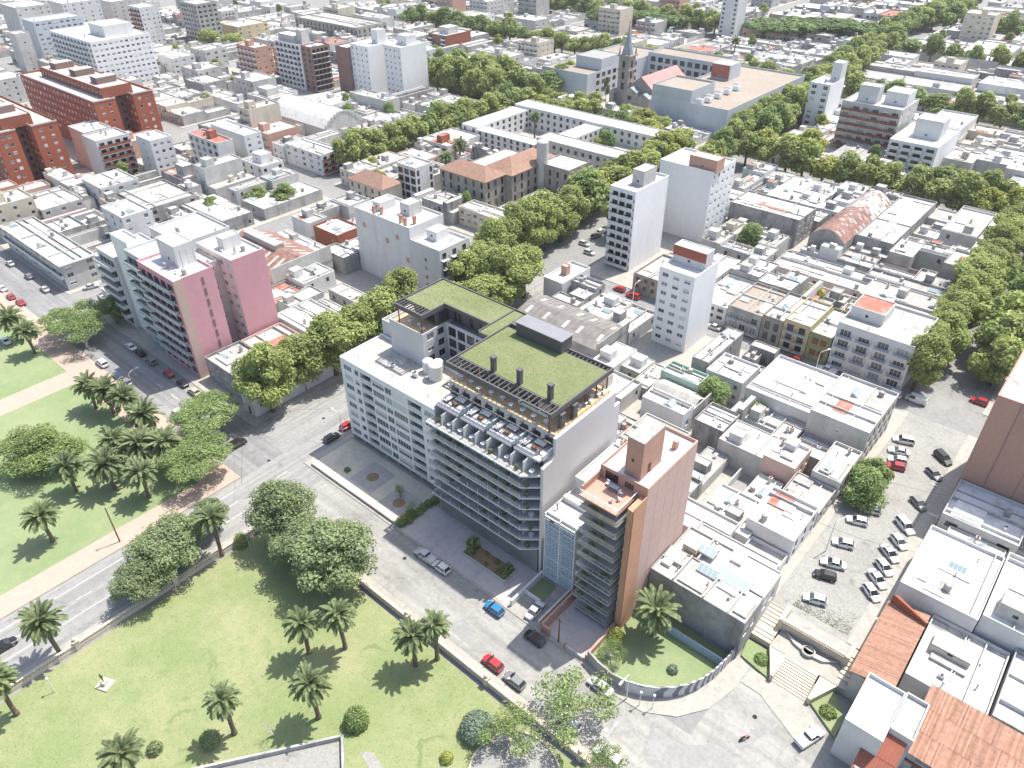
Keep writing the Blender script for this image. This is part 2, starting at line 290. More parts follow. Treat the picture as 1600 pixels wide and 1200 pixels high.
# ---------------------------------------------------------------- mesh helpers
class MB:
    def __init__(s): s.v = []; s.f = []; s.m = []; s.mats = []
    def mi(s, mt):
        mt = MT(mt)
        if mt not in s.mats: s.mats.append(mt)
        return s.mats.index(mt)
    def face(s, pts, mt):
        k = len(s.v); s.v += [tuple(p) for p in pts]; s.f.append(tuple(range(k, k + len(pts)))); s.m.append(s.mi(mt)); return s
    def box(s, x0, x1, y0, y1, z0, z1, mt, bottom=True):
        k = len(s.v); i = s.mi(mt)
        s.v += [(x0, y0, z0), (x1, y0, z0), (x1, y1, z0), (x0, y1, z0), (x0, y0, z1), (x1, y0, z1), (x1, y1, z1), (x0, y1, z1)]
        fs = [(4, 5, 6, 7), (0, 1, 5, 4), (1, 2, 6, 5), (2, 3, 7, 6), (3, 0, 4, 7)] + ([(3, 2, 1, 0)] if bottom else [])
        s.f += [tuple(k + a for a in q) for q in fs]; s.m += [i] * len(fs); return s
    def prism(s, poly, z0, z1, mt, bottom=True, top=True):
        k = len(s.v); n = len(poly); i = s.mi(mt)
        s.v += [(p[0], p[1], z0) for p in poly] + [(p[0], p[1], z1) for p in poly]
        for a in range(n):
            b = (a + 1) % n; s.f.append((k + a, k + b, k + n + b, k + n + a)); s.m.append(i)
        if top: s.f.append(tuple(k + n + a for a in range(n))); s.m.append(i)
        if bottom: s.f.append(tuple(k + a for a in reversed(range(n)))); s.m.append(i)
        return s
    def tube(s, pts, r, mt, n=8, cap=True):
        """tapered tube through points; r a number or a list"""
        i = s.mi(mt); pts = [Vector(p) for p in pts]; rs = r if isinstance(r, (list, tuple)) else [r] * len(pts); base = len(s.v)
        for j, p in enumerate(pts):
            d = (pts[min(j + 1, len(pts) - 1)] - pts[max(j - 1, 0)]).normalized()
            a = d.orthogonal().normalized() if abs(d.z) < 0.999 else Vector((1, 0, 0))
            if abs(d.z) < 0.95: a = Vector((d.y, -d.x, 0)).normalized()
            else: a = (Vector((1, 0, 0)) - d * d.x).normalized()
            b = d.cross(a)
            for q in range(n):
                t = 2 * math.pi * q / n
                s.v.append(tuple(p + (a * math.cos(t) + b * math.sin(t)) * rs[j]))
        for j in range(len(pts) - 1):
            for q in range(n):
                q2 = (q + 1) % n; s.f.append((base + j * n + q, base + j * n + q2, base + (j + 1) * n + q2, base + (j + 1) * n + q)); s.m.append(i)
        if cap:
            s.f.append(tuple(base + q for q in reversed(range(n)))); s.m.append(i)
            s.f.append(tuple(base + (len(pts) - 1) * n + q for q in range(n))); s.m.append(i)
        return s
    def lathe(s, prof, mt, n=16, c=(0, 0, 0)):
        i = s.mi(mt); base = len(s.v)
        for r, z in prof:
            for q in range(n):
                t = 2 * math.pi * q / n; s.v.append((c[0] + r * math.cos(t), c[1] + r * math.sin(t), c[2] + z))
        for j in range(len(prof) - 1):
            for q in range(n):
                q2 = (q + 1) % n; s.f.append((base + j * n + q, base + j * n + q2, base + (j + 1) * n + q2, base + (j + 1) * n + q)); s.m.append(i)
        s.f.append(tuple(base + (len(prof) - 1) * n + q for q in range(n))); s.m.append(i)
        return s
    def mesh(s, name, smooth=False):
        me = bpy.data.meshes.new(name); me.from_pydata(s.v, [], s.f)
        for m_ in s.mats: me.materials.append(m_)
        if len(s.mats) > 1: me.polygons.foreach_set('material_index', s.m)
        if smooth: me.polygons.foreach_set('use_smooth', [True] * len(s.f))
        me.update(); return me
    def build(s, name, parent=None, loc=(0, 0, 0), rz=0, smooth=False):
        return link(name, s.mesh(name, smooth), parent, loc, rz)

def link(name, me, parent=None, loc=(0, 0, 0), rz=0):
    o = bpy.data.objects.new(name, me); C.objects.link(o)
    o.location = loc
    if rz: o.rotation_euler = (0, 0, rz)
    if parent is not None: o.parent = parent
    return o
def tag(o, label=None, cat=None, group=None, kind=None):
    if label: o['label'] = label
    if cat: o['category'] = cat
    if group: o['group'] = group
    if kind: o['kind'] = kind
    return o
def thing(name, label, cat, loc=(0, 0, 0), rz=0, group=None):
    return tag(link(name, None, None, loc, rz), label, cat, group)
def struct(name, mb, parent=None):
    o = mb.build(name, parent)
    if parent is None: o['kind'] = 'structure'
    return o
ORD = ['', 'first', 'second', 'third', 'fourth', 'fifth', 'sixth', 'seventh', 'eighth', 'ninth', 'tenth', 'eleventh', 'twelfth', 'thirteenth', 'fourteenth', 'fifteenth', 'sixteenth', 'seventeenth', 'eighteenth', 'nineteenth', 'twentieth']
TENS = ['', '', 'twenty', 'thirty', 'forty', 'fifty', 'sixty', 'seventy', 'eighty', 'ninety']
def nth(i):
    if i <= 20: return ORD[i]
    return TENS[i // 10] + '-' + ORD[i % 10] if i % 10 else TENS[i // 10][:-1] + 'ieth'
# ---------------------------------------------------------------- the setting: ground, streets, pavements, lawns
struct('ground', MB().face([(-2600, -600, -0.02), (1500, -600, -0.02), (1500, 2800, -0.02), (-2600, 2800, -0.02)], 'asphalt'))
def sheet(name, poly, z, mt): return struct(name, MB().face([(p[0], p[1], z) for p in poly], mt))
def rect(x0, x1, y0, y1): return [(x0, y0), (x1, y0), (x1, y1), (x0, y1)]
sheet('front_street', [(-107.3, 51.4), (-20, 51.4), (12, 51.4), (12, 84), (-20, 84), (-20, 63), (-36, 62.4), (-107.3, 62.4)], 0.004, 'paver')
sheet('avenue', rect(-120.6, -107.5, -80, 62.4), 0.004, 'asphalt_along')
sheet('side_street', rect(-520, -120.8, 51.2, 62.3), 0.004, 'darkasphalt')
sheet('avenue_north', rect(-133.4, -114.8, 62.6, 166), 0.004, 'asphalt_along')
for i, (x, y) in enumerate(((-116, 12), (-112.9, 33), (-117, 40), (-121, 58), (-127, 60), (-124, 75), (-100, 56), (-78, 58.5), (-60, 55), (-41, 58), (-24, 70), (-150, 57), (-175, 55), (-14, 72), (-30, 55.5))):
    sheet('manhole_cover', [(x + .38 * math.cos(t * .5236), y + .38 * math.sin(t * .5236)) for t in range(12)], 0.013, 'rubber' if i % 2 else 'metal')
sheet('cross_street', rect(-145, -24.5, 166.2, 174.3), 0.004, 'darkasphalt')
for i, pl in enumerate(([(-24, 56), (-17, 54.5), (-13, 58), (-12.5, 64), (-16, 64.5), (-20, 61), (-25, 60)], [(-14.5, 66), (-13.2, 65.5), (-10.4, 74), (-11.6, 74.6)], [(-30.5, 57.5), (-28, 56), (-26.5, 58), (-29, 59.4)], [(-62, 53), (-57, 52.6), (-55.4, 55), (-60, 56)])):
    sheet('asphalt_patch', pl, 0.012, 'patch')

# pavement slabs of the city blocks (kerb 0.13 m)
BL = [(-217, -133.6, 62.5, 161), (-338, -230.5, 62.5, 161), (-445, -350, 62.5, 161), (-122.5, -24, 174.5, 290), (-243, -146.5, 171, 288), (-345, -256, 171, 288), (-450, -358, 171, 288),
      (-128, -24, 304, 408), (-247, -154, 302, 408), (-347, -262, 302, 408), (-452, -362, 302, 408), (-150, -24, 424, 522), (-255, -172, 424, 522), (-360, -268, 424, 522), (-460, -372, 424, 522),
      (-150, -24, 538, 640), (-260, -176, 538, 640), (-365, -274, 538, 640), (-465, -378, 538, 640), (-150, 0, 656, 780), (-270, -180, 656, 780), (-380, -285, 656, 780), (-570, -462, 62.5, 161), (-570, -464, 171, 288), (-572, -466, 302, 408), (-575, -472, 424, 522), (-690, -585, 171, 288), (-690, -586, 302, 408), (-810, -704, 171, 300)]
for b in BL:
    struct('pavement', MB().box(*b, -0.02, 0.13, 'pavement', False))
cpoly = [(-114.6, 62.5), (-40, 62.2), (-33, 60.9), (-27.5, 61.4), (-23, 64.2), (-20, 68.5), (-18.6, 74), (-18.4, 79.3), (-22.0, 80.6), (-22.0, 92), (-24.6, 92), (-24.6, 165.5), (-114.6, 165.5)]
struct('pavement', MB().prism(cpoly, -0.02, 0.13, 'pavement', False))
# left park: lawn, pink gravel paths
sheet('lawn_west', rect(-182.5, -126.2, -80, 44.2), 0.05, 'lawn2')
sheet('lawn_west', rect(-330, -189.5, -80, 44.2), 0.05, 'lawn2')
pp = MB(); pp.prism([(-126.2, -80), (-120.9, -80), (-120.9, 50.9), (-420, 50.9), (-420, 44.2), (-126.2, 44.2)], -0.02, 0.13, 'pinkpath', False)
struct('park_path', pp)
struct('park_path', MB().box(-189.5, -182.5, -80, 44.2, -0.02, 0.09, 'pinkpath', False))
# main lawn and its edges
sheet('lawn', [(-103.9, -80), (20, -80), (20, 48.2), (-103.9, 48.2)], 0.06, 'lawn')
struct('pavement', MB().prism([(-107.4, -80), (-105.6, -80), (-105.6, 49.9), (40, 49.9), (40, 51.3), (-107.4, 51.3)], -0.02, 0.13, 'pavement', False))
# lane markings of the avenue
mk = MB()
for x in (-118.3, -111.6):
    mk.box(x - 0.07, x + 0.07, -80, 48, 0.006, 0.011, 'marking', False)
for k in range(14):
    y = -22 + k * 6.0
    mk.box(-115.1, -114.98, y, y + 2.6, 0.006, 0.011, 'marking', False)
mk.box(-113.7, -113.55, 64, 72, 0.006, 0.011, 'marking', False)
for k in range(5): mk.box(-136 - k * 7, -139 - k * 7, 56.6, 56.75, 0.006, 0.011, 'marking', False)
o = struct('lane_marking', mk); 
for k in range(7):
    struct('crosswalk_stripe', MB().box(-222.8 + k * 0.9, -222.3 + k * 0.9, 52.2, 61.4, 0.006, 0.012, 'marking', False))

# sloping parking street behind the steps: 3 m above the plaza, falling to the cross street
def pz(y): return 3.0 * max(0.0, min(1.0, (165 - y) / 73.0))
ps = MB()
for a, b, mt, dz in ((-21.0, -8.2, 'cobble', 0.0),):
    ps.face([(a, 91.5, pz(91.5)), (b, 91.5, pz(91.5)), (b, 166, 0.008), (a, 166, 0.008)], mt)
ps.face([(-24.6, 91.5, -0.02), (-5.2, 91.5, -0.02), (-5.2, 91.5, 2.98), (-24.6, 91.5, 2.98)], 'stone')
struct('parking_street', ps)
for a, b in ((-24.6, -21.0), (-8.2, -5.3)):
    pv = MB()
    q = [(a, 91.5, pz(91.5) + 0.12), (b, 91.5, pz(91.5) + 0.12), (b, 166, 0.13), (a, 166, 0.13)]
    pv.face(q, 'pavement')
    e = b if a < -20 else a
    pv.face([(e, 91.5, 2.9), (e, 166, -0.02), (e, 166, 0.13), (e, 91.5, 3.12)], 'pavement')
    struct('pavement', pv)
gs = MB()
random.seed(5)
for k in range(900):
    x = random.uniform(-18, -8.6); y = 93.0 + abs(random.gauss(0, 1.6)) * (1.2 if x > -14 else 0.8); z = pz(y); h = random.uniform(0.04, 0.12); a = random.uniform(0, 6.3); dx, dy = 0.14 * math.cos(a), 0.14 * math.sin(a)
    gs.face([(x - dx, y - dy, z), (x + dx, y + dy, z), (x + dx * 0.3 + random.uniform(-.1, .1), y + dy * 0.3, z + h)], 'lawnblade')
o = gs.build('weed_grass'); tag(o, 'patchy green weeds growing through the cobbles above the steps', 'grass', kind='stuff')
for k in range(6):
    y = 132.5 + k * 1.25
    struct('crosswalk_stripe', MB().face([(-8.0, y, pz(y) + 0.14), (-5.6, y, pz(y) + 0.14), (-5.6, y + 0.6, pz(y + .6) + 0.14), (-8.0, y + 0.6, pz(y + .6) + 0.14)], 'marking'))
for k in range(5):
    y = 142.2 + k * 1.0
    struct('crosswalk_stripe', MB().face([(-9.6, y, pz(y) + 0.16), (-8.3, y, pz(y) + 0.16), (-8.3, y + 0.5, pz(y + .5) + 0.16), (-9.6, y + 0.5, pz(y + .5) + 0.16)], 'marking'))
struct('pavement', MB().box(-5.2, 60, 166, 176, -0.02, 0.01, 'asphalt', False))
struct('pavement', MB().box(-8, 90, 176.2, 290, -0.02, 0.13, 'pavement', False))
struct('pavement', MB().box(-8, 90, 304, 408, -0.02, 0.13, 'pavement', False))
struct('pavement', MB().box(-5.2, 70, 92, 165.8, -0.02, 0.1, 'pavement', False))

# monumental steps from the plaza up to the parking street
st = thing('monumental_steps', 'pale stone steps with fountain wall between the plaza and the parking street', 'steps', (-12, 86, 0))
def off(o): return tuple(o.location)
def sub(root, mb, name, **k):
    l_ = root.location; return mb.build(name, root, (-l_.x, -l_.y, -l_.z), **k)
for k in range(10):
    sub(st, MB().box(-14.9, -9.4, 79.4 + k * 0.46, 84.1, 0.002 + k * 0.16, 0.16 + k * 0.16, 'stone', False), 'step')
sub(st, MB().box(-17.5, -5.2, 84.1, 88.4, 0, 1.6, 'pavement', False), 'landing')
for k in range(9):
    sub(st, MB().box(-21.4, -17.7, 84.4 + k * 0.75 + (0.8 if k > 2 else 0), 91.5, (0 if k == 0 else 1.44 + (k - 1) * 0.17), 1.6 + k * 0.17, 'stone', False), 'step')
for k in range(6):
    sub(st, MB().box(-7.0, -5.3, 85.6 + k * 0.8, 91.5, 1.6, 1.8 + k * 0.22, 'stone', False), 'step')
sub(st, MB().box(-17.5, -7.2, 88.4, 91.48, 0, 3.0, 'pavement', False), 'terrace')
sub(st, MB().box(-17.7, -7.0, 88.15, 88.6, 1.6, 3.25, 'stone', False), 'wall')
sub(st, MB().box(-17.8, -6.9, 88.1, 88.65, 3.95, 4.12, 'stone'), 'coping')
for k in range(40):
    x = -17.3 + k * 0.255
    sub(st, MB().lathe([(0.06, 3.25), (0.1, 3.45), (0.05, 3.7), (0.08, 3.95)], 'stone', 6, (x, 88.37, 0)), 'baluster')
for x in (-17.9, -6.9):
    sub(st, MB().box(x - .35, x + .35, 87.9, 91.5, 1.6, 4.2, 'stone'), 'pier')
sub(st, MB().prism([(-16.9, 88.1), (-14.8, 86.7), (-12.3, 86.0), (-9.8, 86.4), (-7.6, 88.1), (-9.5, 87.2), (-12.3, 86.9), (-15, 87.4)], 1.6, 2.1, 'concrete'), 'fountain_basin')
sub(st, MB().lathe([(1.0, 1.6), (1.1, 2.3), (0.85, 2.4), (0.8, 2.1)], 'concrete', 14, (-12.3, 86.7, 0)), 'fountain_bowl')
for x0, x1, sx in ((-17.6, -15.2, 1), (-9.1, -6.4, -1)):
    pts = [(x0, 84.1), (x1, 79.2), (x1 + .5 * sx, 79.2), (x1 + .5 * sx, 84.3), (x0, 86)] if sx > 0 else [(x0, 79.2), (x0 + .5, 79.2), (x1, 84.1), (x1, 86), (x0, 84.3)]
    sub(st, MB().prism(pts, 0, 1.5, 'stone'), 'side_wall')
sub(st, MB().prism([(-20.5, 80.2), (-15.4, 79.2), (-15.4, 79.6), (-17.6, 83.9), (-21.2, 83.9)], 0.0, 0.45, 'lawn2'), 'planting_bed')
sub(st, MB().prism([(-8.4, 79.4), (-3.6, 76.5), (-3.4, 80), (-6.4, 83.9)], 0.0, 0.45, 'lawn2'), 'planting_bed')
struct('pavement', MB().prism([(-15.2, 76.0), (-8.0, 72.5), (-5.5, 76.0), (-9.3, 79.3), (-15, 79.3), (-18.2, 79.2), (-18.5, 76)], -0.02, 0.1, 'pavement', False))

# park walls: pale plastered wall with coping, balusters and piers
def park_wall(name, label, a, b, n, h=1.35, bal=True):
    t = thing(name, label, 'wall', (a[0], a[1], 0))
    A, B = Vector((*a, 0)), Vector((*b, 0)); L = (B - A).length; d = (B - A) / L; rz = math.atan2(d.y, d.x)
    h0 = 0.75
    MB().box(0, L, -.22, .22, 0, h0, 'stone', False).build('wall', t, (0, 0, 0), rz)
    MB().box(0, L, -.24, .24, h, h + .14, 'stone').build('coping', t, (0, 0, 0), rz)
    bb = MB(); m_ = int(L / 0.42)
    for k in range(m_): x = 0.2 + k * 0.42; bb.box(x - .09, x + .09, -.09, .09, h0, h, 'stone', False)
    tag(bb.build('baluster_row', t, (0, 0, 0), rz), kind='stuff')
    for k in range(n):
        x = L * k / (n - 1); p = d * x
        q = MB().box(-.42, .42, -.42, .42, 0, 1.95, 'stone', False).box(-.52, .52, -.52, .52, 1.95, 2.12, 'stone').lathe([(.34, 2.12), (.42, 2.4), (.3, 2.65), (.06, 2.75)], 'stone', 8).build('pier', t, tuple(p), rz)
    return t
park_wall('park_wall', 'pale balustrade wall with piers between the lawn and the front street', (-104, 49.3), (25, 49.3), 8)
park_wall('park_wall', 'pale stone balustrade wall between the lawn and the avenue', (-104.8, -60), (-104.8, 44.8), 7)
gp = thing('gate_pier', 'tall carved stone gate pier at the corner of the park', 'pier', (-107.2, 47.6, 0))
MB().box(-1.0, 1.0, -1.0, 1.0, 0.1, 1.1, 'stone', False).box(-.8, .8, -.8, .8, 1.1, 3.9, 'stone', False).build('shaft', gp)
MB().box(-1.05, 1.05, -1.05, 1.05, 3.9, 4.3, 'stone').lathe([(.7, 4.3), (.85, 4.8), (.5, 5.4), (.1, 5.6)], 'stone', 10).build('cap', gp)
# sunken terrace at the bottom edge of the lawn
te = thing('terrace_wall', 'low pale wall round the sunken paved terrace on the lawn', 'wall', (-58, 24, 0))
for (a, b) in (((-72, 10.5), (-59, 28.7)), ((-59, 28.7), (-53.5, 24.5)), ((-53.5, 24.5), (-48, 20))):
    d = Vector((b[0] - a[0], b[1] - a[1], 0)); L = d.length; rz = math.atan2(d.y, d.x)
    MB().box(0, L, -.18, .18, 0, 0.95, 'concrete', False).build('wall', te, (a[0] + 58, a[1] - 24, 0), rz)
sheet('terrace_floor', [(-72, 10.5), (-59, 28.5), (-48, 20), (-55, 0)], 0.075, 'cobble')
sheet('garden_path', [(-55.5, 29.0), (-54.0, 30.3), (-44, 28.5), (-38, 24), (-39, 22.4), (-45, 26.7)], 0.078, 'cobble')
sheet('planting_circle', [(-36 + 6.4 * math.cos(t * math.pi / 14), 41.2 + 6.4 * math.sin(t * math.pi / 14)) for t in range(28)], 0.078, 'cobble')
kc = MB()
for t in range(28):
    a0, a1 = t * math.pi / 14, (t + 1) * math.pi / 14
    p = [(-36 + r * math.cos(a), 41.2 + r * math.sin(a)) for r, a in ((6.4, a0), (6.7, a0), (6.7, a1), (6.4, a1))]
    kc.prism([p[0], p[1], p[2], p[3]], 0.05, 0.3, 'stone', False)
struct('garden_kerb', kc)
# ---------------------------------------------------------------- building kit
FACES = {'f': (0, (1, 0), (0, -1)), 'r': (math.pi / 2, (0, 1), (1, 0)), 'b': (math.pi, (-1, 0), (0, 1)), 'l': (-math.pi / 2, (0, -1), (-1, 0))}
WCACHE = {}
rw = random.Random(11)
def wmesh(kind, w_, h_):
    key = (kind, round(w_, 1), round(h_, 1))
    if key in WCACHE: return WCACHE[key]
    w_, h_ = key[1], key[2]
    a = MB(); f = 0.06; fm = 'steelwhite' if kind != 'n' else 'dark'
    a.box(0, f, .06, .14, 0, h_, fm).box(w_ - f, w_, .06, .14, 0, h_, fm).box(f, w_ - f, .06, .14, 0, f, fm).box(f, w_ - f, .06, .14, h_ - f, h_, fm)
    nm = max(1, round(w_ / 0.9))
    for k in range(1, nm): x = w_ * k / nm; a.box(x - .03, x + .03, .07, .13, f, h_ - f, fm)
    p = MB().face([(f, .11, f), (w_ - f, .11, f), (w_ - f, .11, h_ - f), (f, .11, h_ - f)], 'glassdark' if kind == 'n' else 'glassblue' if kind == 'c' else 'glass')
    r = (a.mesh('window'), p.mesh('pane')); WCACHE[key] = r; return r
def smesh(w_, h_):
    key = ('sh', round(w_, 1), round(h_, 1))
    if key not in WCACHE: WCACHE[key] = MB().box(0.05, key[1] - 0.05, .03, .06, 0, key[2], 'shutter').mesh('shutter')
    return WCACHE[key]
def dmesh(kind, w_, h_):
    key = ('door' + kind, round(w_, 1), round(h_, 1))
    if key not in WCACHE:
        a = MB(); mt = {'d': 'wood', 'g': 'metalgrey', 'k': 'dark'}[kind]; n_ = 2 if kind == 'd' else 5
        a.box(0, key[1], .1, .15, 0, key[2], mt)
        for k in range(n_):
            if kind == 'd': a.box(.08 + k * key[1] / 2, (k + 1) * key[1] / 2 - .08, .07, .1, .15, key[2] - .15, mt)
            else: a.box(.05, key[1] - .05, .08, .1, k * key[2] / 5 + .03, (k + 1) * key[2] / 5 - .03, mt)
        WCACHE[key] = a.mesh('door')
    return WCACHE[key]
def bmesh_(w_, d_, style):
    key = ('bal' + style, round(w_, 1), round(d_, 1))
    if key not in WCACHE:
        w_, d_ = key[1], key[2]; s = MB().box(0, w_, -d_, -0.002, -.14, 0, 'white'); r = MB()
        if style == 's':
            r.box(0, w_, -d_, -d_ + .1, 0, .95, 'white').box(0, .1, -d_ + .1, -.002, 0, .95, 'white').box(w_ - .1, w_, -d_ + .1, -.002, 0, .95, 'white')
        elif style == 'k':
            r.box(0, w_, -d_, -d_ + .08, 0, .95, 'brick').box(0, .08, -d_ + .08, -.002, 0, .95, 'brick').box(w_ - .08, w_, -d_ + .08, -.002, 0, .95, 'brick')
        elif style == 'g':
            r.box(0.03, w_ - .03, -d_ + .02, -d_ + .05, .08, .9, 'glasspale').box(0, w_, -d_ + .01, -d_ + .06, .9, .96, 'steelwhite')
            n = max(1, round(w_ / 1.6))
            for k in range(n + 1): x = min(w_ - .05, k * w_ / n); r.box(x, x + .05, -d_ + .01, -d_ + .06, 0, .9, 'steelwhite')
            r.box(0, .03, -d_ + .06, -.002, .08, .9, 'glasspale').box(w_ - .03, w_, -d_ + .06, -.002, .08, .9, 'glasspale')
        else:
            n = max(2, round(w_ / .22))
            for k in range(n + 1): x = k * (w_ - .03) / n; r.box(x, x + .03, -d_ + .02, -d_ + .05, 0, .9, 'dark', False)
            r.box(0, w_, -d_ + .01, -d_ + .06, .9, .95, 'dark').box(0, .03, -d_, -.002, .85, .95, 'dark').box(w_ - .03, w_, -d_, -.002, .85, .95, 'dark')
        WCACHE[key] = (s.mesh('balcony'), r.mesh('railing'))
    return WCACHE[key]

def vol(root, x0, x1, y0, y1, z0, h, wall, roof, par=0.5, faces=None, name='wall', rname='roof', recess=0.16, psh=0.35):
    """one box of a building: outer wall with real openings, parapet, roof deck, windows set into the openings"""
    faces = faces or {}; L_ = root.location; ox, oy, oz = -L_.x, -L_.y, -L_.z
    m_ = MB(); W = {'f': x1 - x0, 'b': x1 - x0, 'r': y1 - y0, 'l': y1 - y0}; org = {'f': (x0, y0), 'r': (x1, y0), 'b': (x1, y1), 'l': (x0, y1)}
    for fc, (rz, ux, nn) in FACES.items():
        o_ = org[fc]; ops = faces.get(fc, [])
        def P(u, z, d=0): return (o_[0] + ux[0] * u - nn[0] * d, o_[1] + ux[1] * u - nn[1] * d, z)
        ops2 = []
        for (ua, ub, za, zb, kd) in ops:
            if kd[0] in 'wsncdgkov' and ua >= 0.02 and ub <= W[fc] - 0.02: ops2.append((round(ua, 3), round(ub, 3), round(za, 3), round(zb, 3), kd))
        if not ops2: m_.face([P(0, z0), P(W[fc], z0), P(W[fc], h), P(0, h)], wall)
        else:
            us = sorted({0.0, round(W[fc], 3)} | {a[0] for a in ops2} | {a[1] for a in ops2}); zs = sorted({z0, h} | {a[2] for a in ops2} | {a[3] for a in ops2})
            for j in range(len(zs) - 1):
                zc = (zs[j] + zs[j + 1]) / 2; run = None
                row = [a for a in ops2 if a[2] < zc < a[3]]
                for i in range(len(us) - 1):
                    uc = (us[i] + us[i + 1]) / 2; hole = any(a[0] < uc < a[1] for a in row)
                    if not hole: run = us[i] if run is None else run
                    if run is not None and (hole or i == len(us) - 2):
                        e_ = us[i] if hole else us[i + 1]
                        m_.face([P(run, zs[j]), P(e_, zs[j]), P(e_, zs[j + 1]), P(run, zs[j + 1])], wall); run = None
            for (ua, ub, za, zb, kd) in ops2:
                dp = recess if kd[0] not in 'ov' else (1.3 if kd[0] == 'o' else 0.6)
                c = [(ua, za), (ub, za), (ub, zb), (ua, zb)]
                for k in range(4):
                    p, q = c[k], c[(k + 1) % 4]; m_.face([P(*p), P(*p, dp), P(*q, dp), P(*q)], wall)
                if kd[0] in 'ov': m_.face([P(ua, za, dp), P(ub, za, dp), P(ub, zb, dp), P(ua, zb, dp)], 'dark' if kd[0] == 'v' else wall)
        for (ua, ub, za, zb, kd) in ops:
            k0 = kd[0]; ww, hh = ub - ua, zb - za
            def at(u, z, d=0):
                p = P(u, z, d); return (p[0] + ox, p[1] + oy, p[2] + oz)
            if k0 in 'wscn':
                wm, pm = wmesh('n' if k0 == 'n' else 'c' if k0 == 'c' else 'w', ww, hh)
                o1 = link('window', wm, root, at(ua, za), rz); link('pane', pm, o1)
                if k0 == 's' or (k0 == 'w' and rw.random() < psh):
                    f_ = rw.choice((0.35, 0.5, 0.7, 0.95)); link('shutter', smesh(ww, hh * f_), o1, (0, 0, hh - round(hh * f_, 1)))
            elif k0 in 'dgk': link('door', dmesh(k0, ww, hh), root, at(ua, za), rz)
            elif k0 == 'o':
                wm, pm = wmesh('w', ww - .3, hh - .3); o1 = link('window', wm, root, at(ua + .15, za + .02, 1.05), rz); link('pane', pm, o1)
                link('railing', bmesh_(ww - .06, .12, 's')[1], root, at(ua + .03, za, 0.12), rz)
            if len(kd) > 1 and kd[1] in 'BGKI':   # balcony in front of the opening
                ext = 0.5; sm, rm = bmesh_(ww + 2 * ext, 1.1, {'B': 's', 'G': 'g', 'K': 'k', 'I': 'i'}[kd[1]])
                o1 = link('balcony', sm, root, at(ua - ext, za - .03), rz); link('railing', rm, o1)
    if par > 0:
        t = 0.18; i0, i1, j0, j1 = x0 + t, x1 - t, y0 + t, y1 - t
        ring = [((x0, y0), (x1, y0), (i1, j0), (i0, j0)), ((x1, y0), (x1, y1), (i1, j1), (i1, j0)), ((x1, y1), (x0, y1), (i0, j1), (i1, j1)), ((x0, y1), (x0, y0), (i0, j0), (i0, j1))]
        for q in ring: m_.face([(*p, h) for p in q], wall)
        for a, b in (((i0, j0), (i1, j0)), ((i1, j0), (i1, j1)), ((i1, j1), (i0, j1)), ((i0, j1), (i0, j0))):
            m_.face([(*b, h - par), (*a, h - par), (*a, h), (*b, h)], wall)
    o = m_.build(name, root, (ox, oy, oz))
    t = 0.18 if par > 0 else -0.0
    zr = h - par
    MB().box(x0 + t, x1 - t, y0 + t, y1 - t, zr - 0.12 if par > 0 else zr - 0.0, zr + (0.0 if par > 0 else 0.12), roof, False).build(rname, root, (ox, oy, oz))
    return o

def grid(W, n, ww, nf, zb, fh, wh, kind='w', m=1.0, sill=0.9, skip=()):
    r = []
    st_ = (W - 2 * m - n * ww) / max(1, n - 1) if n > 1 else 0
    for j in range(nf):
        for i in range(n):
            if (i, j) in skip: continue
            u = m + i * (ww + st_) if n > 1 else (W - ww) / 2
            r.append((u, u + ww, zb + j * fh + sill, zb + j * fh + sill + wh, kind))
    return r
def cols(spec, nf, zb, fh):
    """spec: list of (u, width, height, sill, kind)"""
    return [(u, u + w_, zb + j * fh + s, zb + j * fh + s + hh, k) for j in range(nf) for (u, w_, hh, s, k) in spec]
def band(root, fc, x0, x1, y0, y1, u0, u1, z, d, style):
    """one long balcony along a face"""
    rz, ux, nn = FACES[fc]; o_ = {'f': (x0, y0), 'r': (x1, y0), 'b': (x1, y1), 'l': (x0, y1)}[fc]
    sm, rm = bmesh_(u1 - u0, d, style); L_ = root.location
    o1 = link('balcony', sm, root, (o_[0] + ux[0] * u0 - L_.x, o_[1] + ux[1] * u0 - L_.y, z - L_.z), rz); link('railing', rm, o1)
def bl(name, label, x0, x1, y0, y1, z=0.0, cat='building', group=None):
    return thing(name, label, cat, ((x0 + x1) / 2, (y0 + y1) / 2, z), 0, group)

# rooftop pieces
def shared(key, fn):
    if key not in WCACHE: WCACHE[key] = fn().mesh(key.split(':')[0])
    return WCACHE[key]
def tank_():
    return MB().box(-.5, .5, -.5, .5, 0, .25, 'concrete').lathe([(.55, .25), (.6, .4), (.6, 1.35), (.5, 1.5), (.15, 1.55)], 'metalgrey', 12)
def tankw_(): return MB().lathe([(1.0, 0), (1.05, .1), (1.05, 2.4), (.95, 2.55), (.2, 2.65)], 'white', 18)
def ac_(): return MB().box(-.45, .45, -.18, .18, .1, .75, 'steelwhite').box(-.4, -.3, -.16, .16, 0, .1, 'dark').box(.3, .4, -.16, .16, 0, .1, 'dark').lathe([(.26, 0), (.26, .02)], 'dark', 10, (0, 0, .75))
def chim_(): return MB().box(-.3, .3, -.3, .3, 0, 1.3, 'offwhite').box(-.38, .38, -.38, .38, 1.3, 1.42, 'concrete').box(-.14, .14, -.14, .14, 1.42, 1.75, 'brick')
def vent_(): return MB().tube([(0, 0, 0), (0, 0, .9)], .09, 'metalgrey', 8).lathe([(.2, .9), (.05, 1.1)], 'metalgrey', 8)
